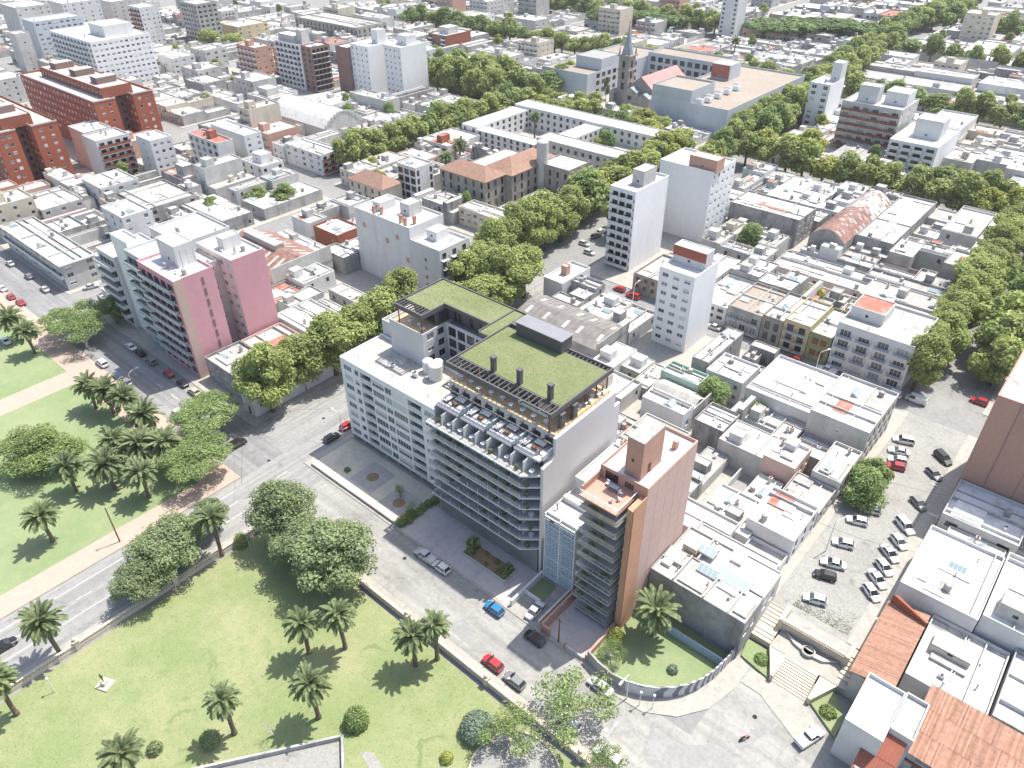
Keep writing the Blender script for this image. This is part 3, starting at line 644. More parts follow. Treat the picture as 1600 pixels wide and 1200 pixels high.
def sky_():
    a = MB(); w_, d_ = 1.3, 1.0
    a.box(-w_, w_, -d_, d_, 0, .3, 'offwhite')
    for s in (-1, 1): a.face([(-w_, s * d_, .3), (w_, s * d_, .3), (w_, 0, .95), (-w_, 0, .95)], 'glasspale'); a.face([(s * w_, -d_, .3), (s * w_, d_, .3), (s * w_, 0, .95)], 'glasspale')
    for k in range(5):
        x = -w_ + k * w_ / 2
        for s in (-1, 1): a.tube([(x, s * d_, .32), (x, 0, .98)], .035, 'steelwhite', 4)
    return a
def aerial_(): return MB().tube([(0, 0, 0), (0, 0, 3.2)], .03, 'metal', 5).tube([(-.6, 0, 2.9), (.6, 0, 2.9)], .02, 'metal', 4).tube([(-.4, 0, 2.5), (.4, 0, 2.5)], .02, 'metal', 4)
def dish_(): return MB().tube([(0, 0, 0), (0, 0, .8)], .04, 'metal', 5).lathe([(.05, .75), (.3, .85), (.42, 1.0)], 'steelwhite', 10)
def shedr_(): return MB().box(-1.1, 1.1, -.9, .9, 0, 2.1, 'offwhite').box(-1.25, 1.25, -1.05, 1.05, 2.1, 2.22, 'roofgrey')
ROOFKIT = {'water_tank': tank_, 'water_tank:w': tankw_, 'ac_unit': ac_, 'chimney': chim_, 'vent_pipe': vent_, 'skylight': sky_, 'aerial': aerial_, 'satellite_dish': dish_, 'roof_shed': shedr_}
def put(root, key, x, y, z, rz=0.0, s=1.0):
    o = link(key.split(':')[0], shared(key, ROOFKIT[key]), root, (x - root.location.x, y - root.location.y, z - root.location.z), rz)
    if s != 1.0: o.scale = (s, s, s)
    return o
def clutter(root, x0, x1, y0, y1, z, n, r, kinds=('water_tank', 'ac_unit', 'chimney', 'vent_pipe', 'vent_pipe', 'skylight', 'satellite_dish', 'aerial')):
    for _ in range(n):
        if x1 - x0 < 2.6 or y1 - y0 < 2.6: return
        k = r.choice(kinds); mg = 1.35 if k == 'skylight' else 0.8
        if x1 - x0 < 2 * mg + .2 or y1 - y0 < 2 * mg + .2: k, mg = 'vent_pipe', .5
        put(root, k, r.uniform(x0 + mg, x1 - mg), r.uniform(y0 + mg, y1 - mg), z, r.choice((0, math.pi / 2)))
def roof_mess(t, x0, x1, y0, y1, z, r, n):
    """low dividing walls and raised slabs that break up a roof"""
    L_ = t.location; of = (-L_.x, -L_.y, -L_.z)
    for _ in range(n):
        q = r.random()
        if q < .45 and x1 - x0 > 3:
            if r.random() < .5: x = r.uniform(x0 + 1, x1 - 1); MB().box(x, x + .18, y0, y1, z - .05, z + r.uniform(.25, .8), r.choice(('white', 'offwhite', 'concrete'))).build('roof_wall', t, of)
            else: y = r.uniform(y0 + 1, y1 - 1); MB().box(x0, x1, y, y + .18, z - .05, z + r.uniform(.25, .8), r.choice(('white', 'offwhite', 'concrete'))).build('roof_wall', t, of)
        else:
            w_, d_ = r.uniform(.2, .5) * (x1 - x0), r.uniform(.2, .5) * (y1 - y0); x, y = r.uniform(x0, x1 - w_), r.uniform(y0, y1 - d_)
            MB().box(x, x + w_, y, y + d_, z - .05, z + r.uniform(.1, .55), r.choice(('roofwhite', 'roofpale', 'roofgrey', 'roofwhite', 'roofpale', 'roofred' if r.random() < .2 else 'roofgrey'))).build('raised_roof', t, of)
EXPL = []     # footprints taken by the buildings built one by one
def taken(*b): EXPL.append(b)
# ---------------------------------------------------------------- the new apartment block with green roofs
R = random.Random(3)
ca = bl('green_roof_apartments', 'new grey and white apartment block with planted green roofs, dark pergolas and stacked balconies', -105, -56.5, 74, 98)
taken(-107.5, -56.3, 70, 99.5); taken(-114, -83, 74, 99.5)
def cp(mb, name, parent=ca, **k):
    l_ = ca.location
    if parent is ca: return mb.build(name, ca, (-l_.x, -l_.y, -l_.z), **k)
    return mb.build(name, parent, (0, 0, 0), **k)   # parent already carries the offset
X0, X1, YF = -82.0, -57.0, 73.8
# core with glazed back of balconies: one bay per door
NB = 9
fl = [6.0 + 2.5 * k for k in range(8)]
ops = []
bw = (X1 - X0 - 0.4) / NB
for z in fl[:-1]:
    for k in range(NB):
        u = 0.3 + k * bw
        ops.append((u + .25, u + bw - .35, z + .02, z + 2.15, 'n' if (k + int(z)) % 3 else 'w'))
vol(ca, X0, X1, YF, 93.0, 0, 23.4, 'cosmowhite', 'roofgrey', 0, {'f': ops}, recess=.2, psh=.12)
# tall party wall on the right
wp = [(72.3, 0), (94.4, 0), (94.4, 26.6), (92.6, 26.6), (92.6, 29.9), (75.4, 29.9), (75.4, 26.4), (74.6, 25.7), (72.3, 25.4)]
mb = MB()
mb.face([(-56.4, a, b) for a, b in wp], 'cosmowhite'); mb.face([(-56.95, a, b) for a, b in reversed(wp)], 'cosmowhite')
for i in range(len(wp)):
    a, b = wp[i], wp[(i + 1) % len(wp)]; mb.face([(-56.95, *a), (-56.95, *b), (-56.4, *b), (-56.4, *a)], 'cosmowhite')
cp(mb, 'party_wall')
# balcony slabs with chamfered right end, glass rail, planters, tables
def slab_poly(y0): return [(-82.2, y0), (-59.6, y0), (-57.0, y0 + 2.2), (-57.0, YF - .01), (-82.2, YF - .01)]
tbl = shared('table', lambda: MB().lathe([(.3, 0), (.05, .05), (.05, .68), (.5, .7), (.5, .74)], 'steelwhite', 10))
pot = shared('planter', lambda: MB().box(-.3, .3, -.3, .3, 0, .5, 'cosmodark'))
def bushm(key, r_, n, leaf, ls=.22, fl_=1.0, seed=1):
    def fn():
        rr = random.Random(seed); a = MB()
        for _ in range(n):
            t, p_ = rr.uniform(0, 6.283), math.acos(rr.uniform(-.35, 1)); q = r_ * rr.uniform(.7, 1.05)
            c = Vector((q * math.sin(p_) * math.cos(t), q * math.sin(p_) * math.sin(t), max(0.05, (q * math.cos(p_) * fl_ + r_ * .45))))
            nn = Vector((math.sin(p_) * math.cos(t), math.sin(p_) * math.sin(t), math.cos(p_))) + Vector((rr.uniform(-.7, .7), rr.uniform(-.7, .7), rr.uniform(-.3, .7)))
            nn.normalize(); a1 = nn.orthogonal().normalized() * ls; b1 = nn.cross(a1)
            a.face([c - a1, c + b1 * .6, c + a1, c - b1 * .6], leaf)
        return a
    return shared(key, fn)
potplant = bushm('plant', .5, 110, 'leafdark', .16, 1.1)
for i, z in enumerate(fl):
    y0 = 70.2
    top = i == len(fl) - 1
    sb = cp(MB().prism(slab_poly(y0), z - .26, z + .06, 'cosmowhite'), 'balcony_slab')
    # grey floor tiles
    cp(MB().prism([(-81.9, y0 + .35), (-59.8, y0 + .35), (-57.4, y0 + 2.35), (-57.4, YF - .03), (-81.9, YF - .03)], z + .06, z + .085, 'cosmogrey' if not top else 'roofpale', False), 'balcony_floor')
    g = MB()
    for k in range(NB):
        a, b = -82.1 + k * 2.5, -82.1 + (k + 1) * 2.5 - .12
        g.box(a, b, y0 + .06, y0 + .09, z + .14, z + .95, 'clearglass')
        g.box(b, b + .06, y0 + .04, y0 + .1, z + .06, z + .95, 'steelwhite')
    cp(g, 'glass_railing')
    for k in range(1, NB):
        x = X0 + .3 + k * bw
        if True: cp(MB().box(x - .06, x + .06, y0 + 1.0, YF - .02, z + .09, z + (2.2 if not top else 2.4), 'cosmowhite' if top else 'cosmogrey'), 'partition')
    for k in range(NB):
        x = X0 + .3 + k * bw + R.uniform(.5, 2.0)
        q = R.random(); L_ = ca.location
        if q < .5: o = link('planter', pot, ca, (x - L_.x, y0 + R.uniform(.7, 1.3) - L_.y, z + .09)); link('plant', potplant, o, (0, 0, .4), R.uniform(0, 6)).scale = (.7, .7, .8)
        if q > .45: link('table', tbl, ca, (X0 + .3 + (k + .5) * bw - L_.x, y0 + 1.7 - L_.y, z + .09))
# slatted dark base
for k in range(13):
    z = .35 + k * .42
    cp(MB().box(-82, -57.0, 72.0, 72.08, z, z + .24, 'metalgrey'), 'slat')
for k in range(8): x = -81.8 + k * 3.5; cp(MB().box(x, x + .15, 72.09, 72.25, 0, 5.8, 'cosmodark'), 'post')
cp(MB().box(-82, -57.05, 72.4, 73.78, 0, 5.7, 'dark', False), 'ground_floor')
for k in range(13):
    z = .35 + k * .42
    cp(MB().box(-57.0, -56.97, 72.35, 73.7, z, z + .24, 'metalgrey'), 'slat')
# white canopy light over entrance
cp(MB().box(-76.5, -73.6, 71.6, 72.0, 4.6, 4.8, 'letter'), 'entrance_canopy')
# upper storey A (z 23.5 .. 26.3) set back, rooms between white fins; its roof is the sofa terrace
ops = [(0.5 + k * bw, 0.5 + k * bw + 1.7, 23.6, 25.75, 'n') for k in range(NB)]
vol(ca, X0, X1 - .05, 74.3, 92.9, 23.53, 26.3, 'cosmowhite', 'roofpale', 0, {'f': ops}, name='penthouse_wall', rname='terrace_floor', recess=.2)
for k in range(0, NB + 1):
    x = X0 + .15 + k * bw
    if k < NB: cp(MB().box(x - .08, x + .08, 72.3, 74.28, 23.62, 25.9, 'cosmowhite'), 'fin_wall')
for k in range(4):   # raised white terrace fronts
    a = X0 + .3 + k * 6.2
    cp(MB().box(a, a + 5.6, 72.6, 74.9, 26.0, 26.43, 'cosmowhite'), 'terrace_front')
    cp(MB().box(a + 5.75, a + 6.05, 72.9, 76.2, 26.43, 27.4, 'glasspale'), 'glass_screen')
    o = link('plant', bushm('plant:l', .45, 70, 'leafgrey', .14), ca, (a + 5.4 - ca.location.x, 75.2 - ca.location.y, 26.43)); o.scale = (.7, 1.6, .8)
# storey B (z 26.3 .. 29.3)
ops = [(0.5 + k * bw, 0.5 + k * bw + 1.9, 26.5, 28.5, 'n') for k in range(NB)]
vol(ca, X0, X1 - .05, 76.6, 92.9, 26.43, 29.3, 'cosmowhite', 'wooddeck', 0, {'f': ops}, name='penthouse_wall', rname='roof_terrace', recess=.2)
cp(MB().box(X0 - .3, X1 + .2, 74.9, 75.15, 28.7, 28.95, 'cosmodark'), 'pergola_beam')
cp(MB().box(X0 - .3, X0 - .05, 75.15, 76.6, 28.7, 28.95, 'cosmodark'), 'pergola_beam')
for k in range(NB): x = X0 + 1.2 + k * bw; cp(MB().box(x, x + .18, 75.15, 76.6, 28.72, 28.92, 'cosmodark'), 'pergola_beam')
# roof terrace: glazed hall under the slab, posts, railings
vol(ca, X0, -61.0, 79.6, 92.0, 29.42, 32.7, 'beige', 'dark', 0, {'f': [(0.4 + k * 2.3, 0.4 + k * 2.3 + 2.0, 29.5, 32.3, 'n') for k in range(8)], 'r': [(0.4 + k * 2.4, 0.4 + k * 2.4 + 2.1, 29.5, 32.3, 'w') for k in range(5)]}, name='hall_wall', rname='hall_ceiling', psh=0)
for k in range(6):
    cp(MB().box(-58.75, -58.55, 76.4 + k * 3.3, 76.6 + k * 3.3, 29.42, 32.7, 'wood'), 'post')
for k in range(22):
    x = X0 + k * 1.15; cp(MB().tube([(x, 76.75, 29.42), (x, 76.75, 30.5)], .03, 'wood', 5), 'railing_post')
for k in range(12):
    y = 77.2 + k * 1.3; cp(MB().tube([(-57.25, y, 29.42), (-57.25, y, 30.6)], .03, 'dark', 5), 'railing_post')
cp(MB().box(X0, -57.2, 76.74, 76.77, 29.6, 30.4, 'clearglass').box(-57.27, -57.24, 76.8, 92.4, 29.6, 30.4, 'clearglass'), 'glass_railing')
for x, y in ((-58.0, 79.0), (-58.0, 82.4)): cp(MB().box(x - .35, x + .35, y - .55, y + .55, 29.42, 32.2, 'cosmodark').box(x - .42, x + .42, y - .62, y + .62, 32.2, 32.4, 'cosmodark'), 'duct')
for k in range(7):
    link('table', tbl, ca, (-58.6 + R.uniform(-.4, .4) - ca.location.x, 84 + k * 1.2 - ca.location.y, 29.42))
for k in range(9):
    link('table', tbl, ca, (-80.5 + k * 2.5 - ca.location.x, 78 + R.uniform(-.4, .4) - ca.location.y, 29.42))
# top slab: dark fascia frame, lawn inside, slatted openings
def frame(xa, xb, ya, yb, za, zb, t=.3, name='roof_fascia', sides='fblr'):
    m_ = MB()
    if 'f' in sides: m_.box(xa, xb, ya, ya + t, za, zb, 'cosmodark')
    if 'b' in sides: m_.box(xa, xb, yb - t, yb, za, zb, 'cosmodark')
    if 'l' in sides: m_.box(xa, xa + t, ya + t, yb - t, za, zb, 'cosmodark')
    if 'r' in sides: m_.box(xb - t, xb, ya + t, yb - t, za, zb, 'cosmodark')
    return cp(m_, name)
frame(-82.0, -58.0, 76.0, 93.8, 32.72, 33.75)
cp(MB().box(-81.7, -58.3, 78.9, 92.6, 32.75, 33.45, 'cosmodark'), 'roof_slab')
def turf(xa, xb, ya, yb, z, sd):
    cp(MB().box(xa, xb, ya, yb, z, z + .06, 'greenroof', False), 'green_roof')
    rr = random.Random(sd); m_ = MB(); n = int((xb - xa) * (yb - ya) * 26)
    for _ in range(n):
        x, y, a, h = rr.uniform(xa + .1, xb - .1), rr.uniform(ya + .1, yb - .1), rr.uniform(0, 6.28), rr.uniform(.015, .06); dx, dy = .1 * math.cos(a), .1 * math.sin(a)
        m_.face([(x - dx, y - dy, z + .06), (x + dx, y + dy, z + .06), (x + rr.uniform(-.1, .1), y + rr.uniform(-.1, .1), z + .06 + h)], 'lawnblade')
    tag(cp(m_, 'turf_blades'), kind='stuff')
turf(-81.6, -58.4, 79.2, 92.4, 33.46, 1)
for k in range(23): x = -81.3 + k * 1.01; cp(MB().box(x, x + .16, 76.3, 78.9, 33.2, 33.5, 'cosmodark'), 'pergola_slat')
for k in range(12): x = -68.6 + k * .88; cp(MB().box(x, x + .16, 92.6, 93.5, 33.2, 33.5, 'cosmodark'), 'pergola_slat')
cp(MB().box(-78.6, -67.9, 91.4, 94.6, 33.5, 36.2, 'cosmodark').box(-78.8, -67.7, 91.2, 94.8, 36.2, 36.35, 'metal'), 'plant_room')
for x in (-73.7, -67.7, -61.0):
    cp(MB().box(x - .42, x + .42, 79.25, 80.0, 33.46, 36.3, 'cosmodark').box(x - .5, x + .5, 79.17, 80.08, 36.3, 36.55, 'cosmodark'), 'chimney')
# rear wing, L-shaped, with its own green roof
vol(ca, -107.2, -97.2, 84.3, 98.0, 0, 29.3, 'cosmowhite', 'wooddeck', .5, {'r': cols([(1.2, 1.9, 1.5, .7, 'w'), (4.2, 1.7, 1.5, .7, 'n')], 11, .5, 2.6)})
vol(ca, -97.15, -83.0, 91.0, 98.0, 0, 29.3, 'cosmowhite', 'roofgrey', .5, {'f': [(0.5 + k * 2.6, 0.5 + k * 2.6 + 2.1, 26.4, 28.5, 'n') for k in range(5)] + [(0.5 + k * 2.6, 0.5 + k * 2.6 + 2.1, z, z + 2.0, 'n') for k in range(5) for z in (15.9, 18.5, 21.1, 23.7)]})
vol(ca, -113.4, -107.25, 87.2, 98.0, 0, 25.5, 'cosmowhite', 'roofpale', .9, {'l': grid(10.8, 3, 1.6, 8, 1.5, 2.8, 1.5)})
vol(ca, -97.1, -83.05, 86.8, 90.95, 0, 20.9, 'cosmowhite', 'roofpale', .4, {'f': grid(14.0, 5, 2.0, 7, 2, 2.6, 1.9, 'n', sill=.2)}, name='link_wall', rname='link_roof')
vol(ca, -104.4, -97.8, 89.0, 97.6, 29.3, 32.7, 'cosmodark', 'dark', 0, {'f': [(.5, 3.0, 29.5, 32, 'n'), (3.6, 6.1, 29.5, 32, 'n')], 'r': [(.6, 3.2, 29.7, 31.9, 'n')]}, name='lounge_wall', rname='lounge_ceiling')
vol(ca, -97.7, -84.0, 92.4, 97.6, 29.3, 32.7, 'cosmodark', 'dark', 0, {'f': [(1.5, 2.3, 29.5, 31.9, 'n'), (2.7, 3.5, 29.5, 31.9, 'n'), (6.0, 7.0, 29.5, 31.9, 'n'), (8.6, 11.0, 29.5, 31.9, 'n')]}, name='lounge_wall', rname='lounge_ceiling')
cp(MB().box(-105.0, -84.8, 90.9, 98.4, 32.72, 33.45, 'cosmodark'), 'roof_slab')
cp(MB().box(-105.0, -97.3, 87.2, 90.88, 32.72, 33.45, 'cosmodark'), 'roof_slab')
cp(MB().box(-84.75, -79.4, 93.85, 98.4, 32.72, 33.45, 'cosmodark').box(-84.75, -82.05, 87.5, 93.83, 32.72, 33.45, 'cosmodark'), 'roof_slab')
turf(-104.7, -84.7, 91.0, 98.1, 33.46, 2); turf(-104.7, -97.6, 87.3, 90.95, 33.46, 3); turf(-84.5, -82.2, 87.7, 97.9, 33.465, 4)
frame(-105.25, -79.2, 98.15, 98.65, 33.4, 33.75, .25, sides='f'); frame(-105.3, -105.0, 84.3, 98.4, 32.72, 33.75, .3, sides='l')
cp(MB().box(-105.0, -97.0, 84.3, 84.6, 32.72, 33.75, 'cosmodark').box(-97.3, -97.0, 84.6, 90.9, 32.72, 33.75, 'cosmodark').box(-97.3, -84.8, 90.7, 90.95, 33.3, 33.75, 'cosmodark').box(-84.9, -84.65, 87.5, 98, 33.45, 33.7, 'cosmodark'), 'roof_fascia')
for k in range(9): x = -104.6 + k * .82; cp(MB().box(x, x + .16, 84.6, 87.2, 33.2, 33.5, 'cosmodark'), 'pergola_slat')
for x, y in ((-104.6, 84.9), (-97.9, 84.9)): cp(MB().box(x - .1, x + .1, y - .1, y + .1, 28.9, 32.72, 'wood'), 'post')
for x, y in ((-103, 86.3), (-100.5, 86.6), (-98.6, 85.8)): link('table', tbl, ca, (x - ca.location.x, y - ca.location.y, 28.8))
# name on the fascia
tc = bpy.data.curves.new('sign_text', 'FONT'); tc.body = 'Cosmopolitan'; tc.size = 1.05; tc.extrude = 0.03; tc.materials.append(MATS['letter'])
to = bpy.data.objects.new('tmp', tc); C.objects.link(to)
bpy.context.view_layer.update()
me = bpy.data.meshes.new_from_object(to.evaluated_get(bpy.context.evaluated_depsgraph_get())); bpy.data.objects.remove(to)
o = link('lettering', me, ca, (-64.9 - ca.location.x, 75.96 - ca.location.y, 32.88)); o.rotation_euler = (math.pi / 2, 0, 0); o['label'] = 'white letters on the dark roof fascia'
xs = [v.co.x for v in me.vertices]; k_ = 6.2 / (max(xs) - min(xs)); o.scale = (k_, k_, 1)

# terrace furniture: sofas, low tables (things that stand on the building)
def sofa(label, x, y, z, rz):
    t = thing('sofa', label, 'sofa', (x, y, z), rz, 'outdoor sofas on the terraces')
    MB().box(-1.0, 1.0, -.45, .45, .12, .4, 'cosmodark').build('base', t)
    MB().box(-.95, .95, -.42, .3, .4, .55, 'cushion').build('seat_cushion', t)
    MB().box(-1.0, 1.0, .3, .48, .4, .85, 'cushion').build('backrest', t)
    for s in (-1, 1): MB().box(s * .9 - .1, s * .9 + .1, -.45, .3, .4, .65, 'cushion').build('armrest', t)
for i in range(4):
    a = X0 + 2.4 + i * 6.2; nm = ('leftmost', 'second', 'third', 'rightmost')[i]
    sofa(f'pale outdoor sofa facing right on the {nm} white upper terrace', a - 1.0, 74.9, 26.43, math.pi / 2)
    sofa(f'pale outdoor sofa against the wall on the {nm} white upper terrace', a + 1.1, 75.9, 26.43, 0)
    t = thing('coffee_table', f'low dark coffee table on the {nm} white upper terrace', 'table', (a + 1.0, 74.5, 26.43))
    MB().box(-.6, .6, -.4, .4, .3, .38, 'wood').build('table_top', t)
    for sx in (-1, 1):
        for sy in (-1, 1): MB().box(sx * .5 - .04, sx * .5 + .04, sy * .32 - .04, sy * .32 + .04, 0, .3, 'dark').build('leg', t)
# forecourt with planter bed
sheet('forecourt', rect(-84.0, -56.6, 62.9, 71.9), 0.16, 'plaza')
pl = thing('planter_bed', 'long raised planter with small shrubs in front of the green-roofed block', 'planter', (-65.2, 68, 0))
MB().box(-5.4, 5.4, -1.9, -1.7, .1, .75, 'offwhite').box(-5.4, 5.4, 1.5, 1.7, .1, .75, 'offwhite').box(-5.4, -5.2, -1.7, 1.5, .1, .75, 'offwhite').box(5.2, 5.4, -1.7, 1.5, .1, .75, 'offwhite').build('edge', pl)
MB().box(-5.2, 5.2, -1.7, 1.5, .1, .6, 'earth').build('soil', pl)
for k, (x, y, s) in enumerate(((-4.6, .6, 2.6), (-4.0, -.8, 1.8), (-1.5, .9, 1.0), (0.2, -1.0, .8), (1.4, .7, 1.1), (3.0, -.9, 1.2), (4.2, .5, 2.0), (4.7, -.9, 1.5))):
    o = link('shrub', potplant, pl, (x, y, .5), k); o.scale = (s, s, s * (1.3 if s > 1.7 else 1))

# ---------------------------------------------------------------- white apartment block on pilotis
wb = bl('apartment_block', 'long white seven-storey apartment block with pale blue windows beside the green-roofed block', -113.3, -83, 75, 86.8)
nf, fh, zb = 8, 2.42, 1.6
spec = [(.9, 2.6, 1.3, .7, 'w'), (4.4, 1.3, 1.3, .7, 'w'), (6.3, 3.4, 2.2, .05, 'o'), (10.0, 3.6, 1.55, .55, 'w'), (13.9, 1.9, 1.55, .55, 'w'), (16.1, 4.1, 1.55, .55, 'w'), (20.7, 3.8, 2.2, .05, 'o'), (25.4, 2.9, 1.3, .7, 'w')]
vol(wb, -113.3, -83.05, 75.0, 86.8, 1.5, 22.0, 'towerwhite', 'roofbeige', .45, {'f': cols(spec, nf, zb, fh), 'l': grid(11.8, 3, 1.5, 8, 1.6, fh, 1.2)}, psh=.3)
l_ = wb.location
for k in range(9):
    x = -113.0 + k * 3.7; MB().box(x - .2, x + .2, 75.3, 75.7, 0.1, 1.5, 'concrete').build('pillar', wb, (-l_.x, -l_.y, 0))
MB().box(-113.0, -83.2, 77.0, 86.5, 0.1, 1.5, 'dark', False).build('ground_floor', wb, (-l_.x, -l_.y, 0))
put(wb, 'water_tank:w', -92.6, 82.9, 21.55, s=1.35); put(wb, 'water_tank:w', -95.4, 83.6, 21.55, s=1.1); put(wb, 'water_tank:w', -94.0, 85.0, 21.55, s=1.0)
put(wb, 'roof_shed', -101.5, 82.0, 21.55, s=.55); put(wb, 'ac_unit', -96.2, 80.6, 21.55, 0, 1.5); put(wb, 'ac_unit', -102.2, 80.0, 21.55, 0, 1.2); put(wb, 'satellite_dish', -103, 79.4, 21.55)
for k in range(5): put(wb, 'vent_pipe', -110 + k * 5.2, 77.5 + (k % 2) * 4, 21.55, s=.7)
MB().box(-89.6, -86.4, 82.6, 84.2, 21.56, 21.9, 'metalgrey').build('solar_panel', wb, (-l_.x, -l_.y, 0))
MB().box(-86.0, -83.4, 79.5, 86.3, 21.56, 22.6, 'white').build('bulkhead', wb, (-l_.x, -l_.y, 0))
sheet('courtyard', rect(-112.8, -84.6, 63.4, 74.6), 0.15, 'sand')
for (cx, cy) in ((-99.6, 69.2), (-89.6, 67.6)):
    for qx in (-1, 0, 1):
        for qy in (-1, 0, 1):
            sheet('paving_slab', rect(cx - 1.15 + qx * 2.36, cx + 1.15 + qx * 2.36, cy - 1.15 + qy * 2.36, cy + 1.15 + qy * 2.36), 0.158, 'slabs')
    sheet('round_bed', [(cx + 1.35 * math.cos(t * math.pi / 9), cy + 1.35 * math.sin(t * math.pi / 9)) for t in range(18)], 0.166, 'earth')
pw = thing('low_wall', 'low concrete retaining wall along the courtyard of the white apartment block', 'wall', (-99, 63.2, 0))
MB().box(-13.6, 14, -.15, .15, 0, .7, 'concrete').build('wall', pw)

# ---------------------------------------------------------------- narrow glass-fronted building
gb = bl('glass_front_building', 'narrow white building with blue glass front and horizontal white slats', -55.4, -48.9, 72, 92)
taken(-56.3, -48.6, 60, 94); l_ = gb.location
vol(gb, -55.4, -48.9, 72.3, 80.0, 0, 16.6, 'white', 'roofwhite', .5, {'f': [(.3 + c_ * 3.1, .3 + c_ * 3.1 + 2.8, .6 + k * 2.55, .6 + k * 2.55 + 2.35, 'c') for k in range(6) for c_ in range(2)]}, psh=0)
vol(gb, -55.4, -48.9, 80.05, 92.0, 0, 19.2, 'white', 'roofwhite', .5)
for k in range(26):
    z = 1.0 + k * .6; MB().box(-55.3, -49.0, 71.75, 72.0, z, z + .06, 'steelwhite').build('slat', gb, (-l_.x, -l_.y, 0))
for x in (-55.35, -52.2, -48.95): MB().box(x - .08, x + .08, 71.76, 72.28, 0.1, 16.6, 'steelwhite').build('mullion', gb, (-l_.x, -l_.y, 0))
MB().box(-55.2, -50.6, 76.5, 77.4, 16.15, 17.2, 'white').build('duct', gb, (-l_.x, -l_.y, 0)); put(gb, 'vent_pipe', -54.6, 74.2, 16.1, s=1.4)
MB().box(-54.2, -53.5, 71.7, 71.74, 15.3, 15.9, 'brick').build('emblem', gb, (-l_.x, -l_.y, 0))
gy = MB().box(-55.9, -55.5, 63.2, 72.0, 0, 1.6, 'white').box(-49.6, -49.2, 63.2, 72.0, 0, 1.5, 'white').box(-55.5, -52.0, 66.8, 67.0, 0, 1.2, 'steelwhite')
tag(gy.build('forecourt_wall'), 'white walls round the forecourt of the glass-fronted building', 'wall')
sheet('forecourt_lawn', rect(-55.4, -51.9, 67.2, 71.6), 0.17, 'lawn2'); sheet('driveway', rect(-55.4, -49.7, 62.6, 66.7), 0.15, 'pavement')
for k in range(9):
    struct('ramp_step', MB().box(-51.7, -49.7, 67.2 + k * .45, 71.6, 0.14, .25 + k * .12, 'pavement', False))

# ---------------------------------------------------------------- ochre tower with metal balconies
oc = bl('ochre_tower', 'slim salmon and ochre apartment tower with grey balconies and rooftop stair tower', -47.2, -38.6, 71.5, 90)
taken(-48.5, -38.2, 60, 91.5); l_ = oc.location
nf, fh = 10, 2.62
vol(oc, -47.2, -38.6, 75.0, 89.8, 0, 30.2, 'salmon', 'roofwhite', .6, {'f': cols([(.5, 1.9, 2.0, .1, 'w'), (2.7, 2.9, 1.5, .5, 'w'), (5.9, 2.0, 2.0, .1, 'w')], nf, 1.6, fh) + [(1.0, 3.4, 27.9, 29.6, 'n'), (4.6, 6.2, 28.2, 29.4, 'n')]}, psh=.15)
MB().box(-38.59, -38.5, 75.0, 89.8, 0, 30.2, 'palepink').build('side_cladding', oc, (-l_.x, -l_.y, 0))
MB().prism([(-39.6, 71.4), (-38.55, 71.2), (-38.55, 74.98), (-39.6, 74.98)], 0, 28.2, 'ochre').build('fin_wall', oc, (-l_.x, -l_.y, 0))
MB().box(-38.5, -38.38, 71.3, 74.7, 0, 28.8, 'ochre').build('side_strip', oc, (-l_.x, -l_.y, 0))
for k in range(11): MB().box(-38.5, -38.49, 75.0, 89.8, 1.6 + k * fh, 1.66 + k * fh, 'salmon').build('panel_joint', oc, (-l_.x, -l_.y, 0))
for k in range(1, 5): MB().box(-38.5, -38.488, 75.0 + k * 2.96, 75.05 + k * 2.96, 0, 30.1, 'salmon').build('panel_joint', oc, (-l_.x, -l_.y, 0))
for k in range(11):
    z = 1.6 + k * fh
    last = k == 10
    MB().box(-47.1, -40.1, 69.6 if not last else 69.3, 74.98, z - .14, z + .06, 'salmon' if last else 'concrete').build('balcony_slab', oc, (-l_.x, -l_.y, 0))
    g = MB()
    y = 69.3
    for q in range(6):
        a = -47.0 + q * 1.15
        g.box(a, a + 1.08, y + .35, y + .38, z + .12, z + .85, 'clearglass' if not last else 'steelwhite') if not last else g.box(a, a + 1.08, y + .06, y + .09, z + .75, z + .82, 'metalgrey' if not last else 'steelwhite')
        g.box(a + 1.08, a + 1.15, y + .33, y + .4, z, z + .95, 'metalgrey' if not last else 'steelwhite')
    g.box(-47.05, -40.1, y + .3, y + .42, z + .88, z + .97, 'metalgrey' if not last else 'steelwhite'); g.box(-40.2, -40.1, y + .45, 74.9, z + .88, z + .97, 'metalgrey' if not last else 'steelwhite')
    g.box(-40.17, -40.13, y + .45, 74.9, z + .12, z + .8, 'clearglass')
    g.build('railing', oc, (-l_.x, -l_.y, 0))
    if k < 10: put(oc, 'ac_unit', -39.85, 72.5, z + .7, math.pi / 2)
    if not last:
        for q in range(2): o = link('plant', potplant, oc, (-46.3 + R.uniform(0, 5) - l_.x, 70.4 - l_.y, z + .06)); o.scale = (1.1, .6, .9)
MB().box(-47.15, -46.95, 70.0, 74.95, 27.9, 29.2, 'salmon').build('parapet', oc, (-l_.x, -l_.y, 0))
tb = vol(oc, -43.6, -40.7, 76.2, 82.2, 29.6, 36.8, 'salmon', 'roofgrey', 0, {'f': [(1.0, 1.5, 32.6, 33.2, 'n')], 'r': [(1.8, 2.8, 29.7, 31.8, 'd')]}, name='stair_tower', rname='stair_tower_roof')
MB().box(-41.1, -40.3, 86.0, 86.8, 29.6, 31.2, 'salmon').build('chimney', oc, (-l_.x, -l_.y, 0)); put(oc, 'aerial', -39.4, 77.0, 29.6, s=.8)
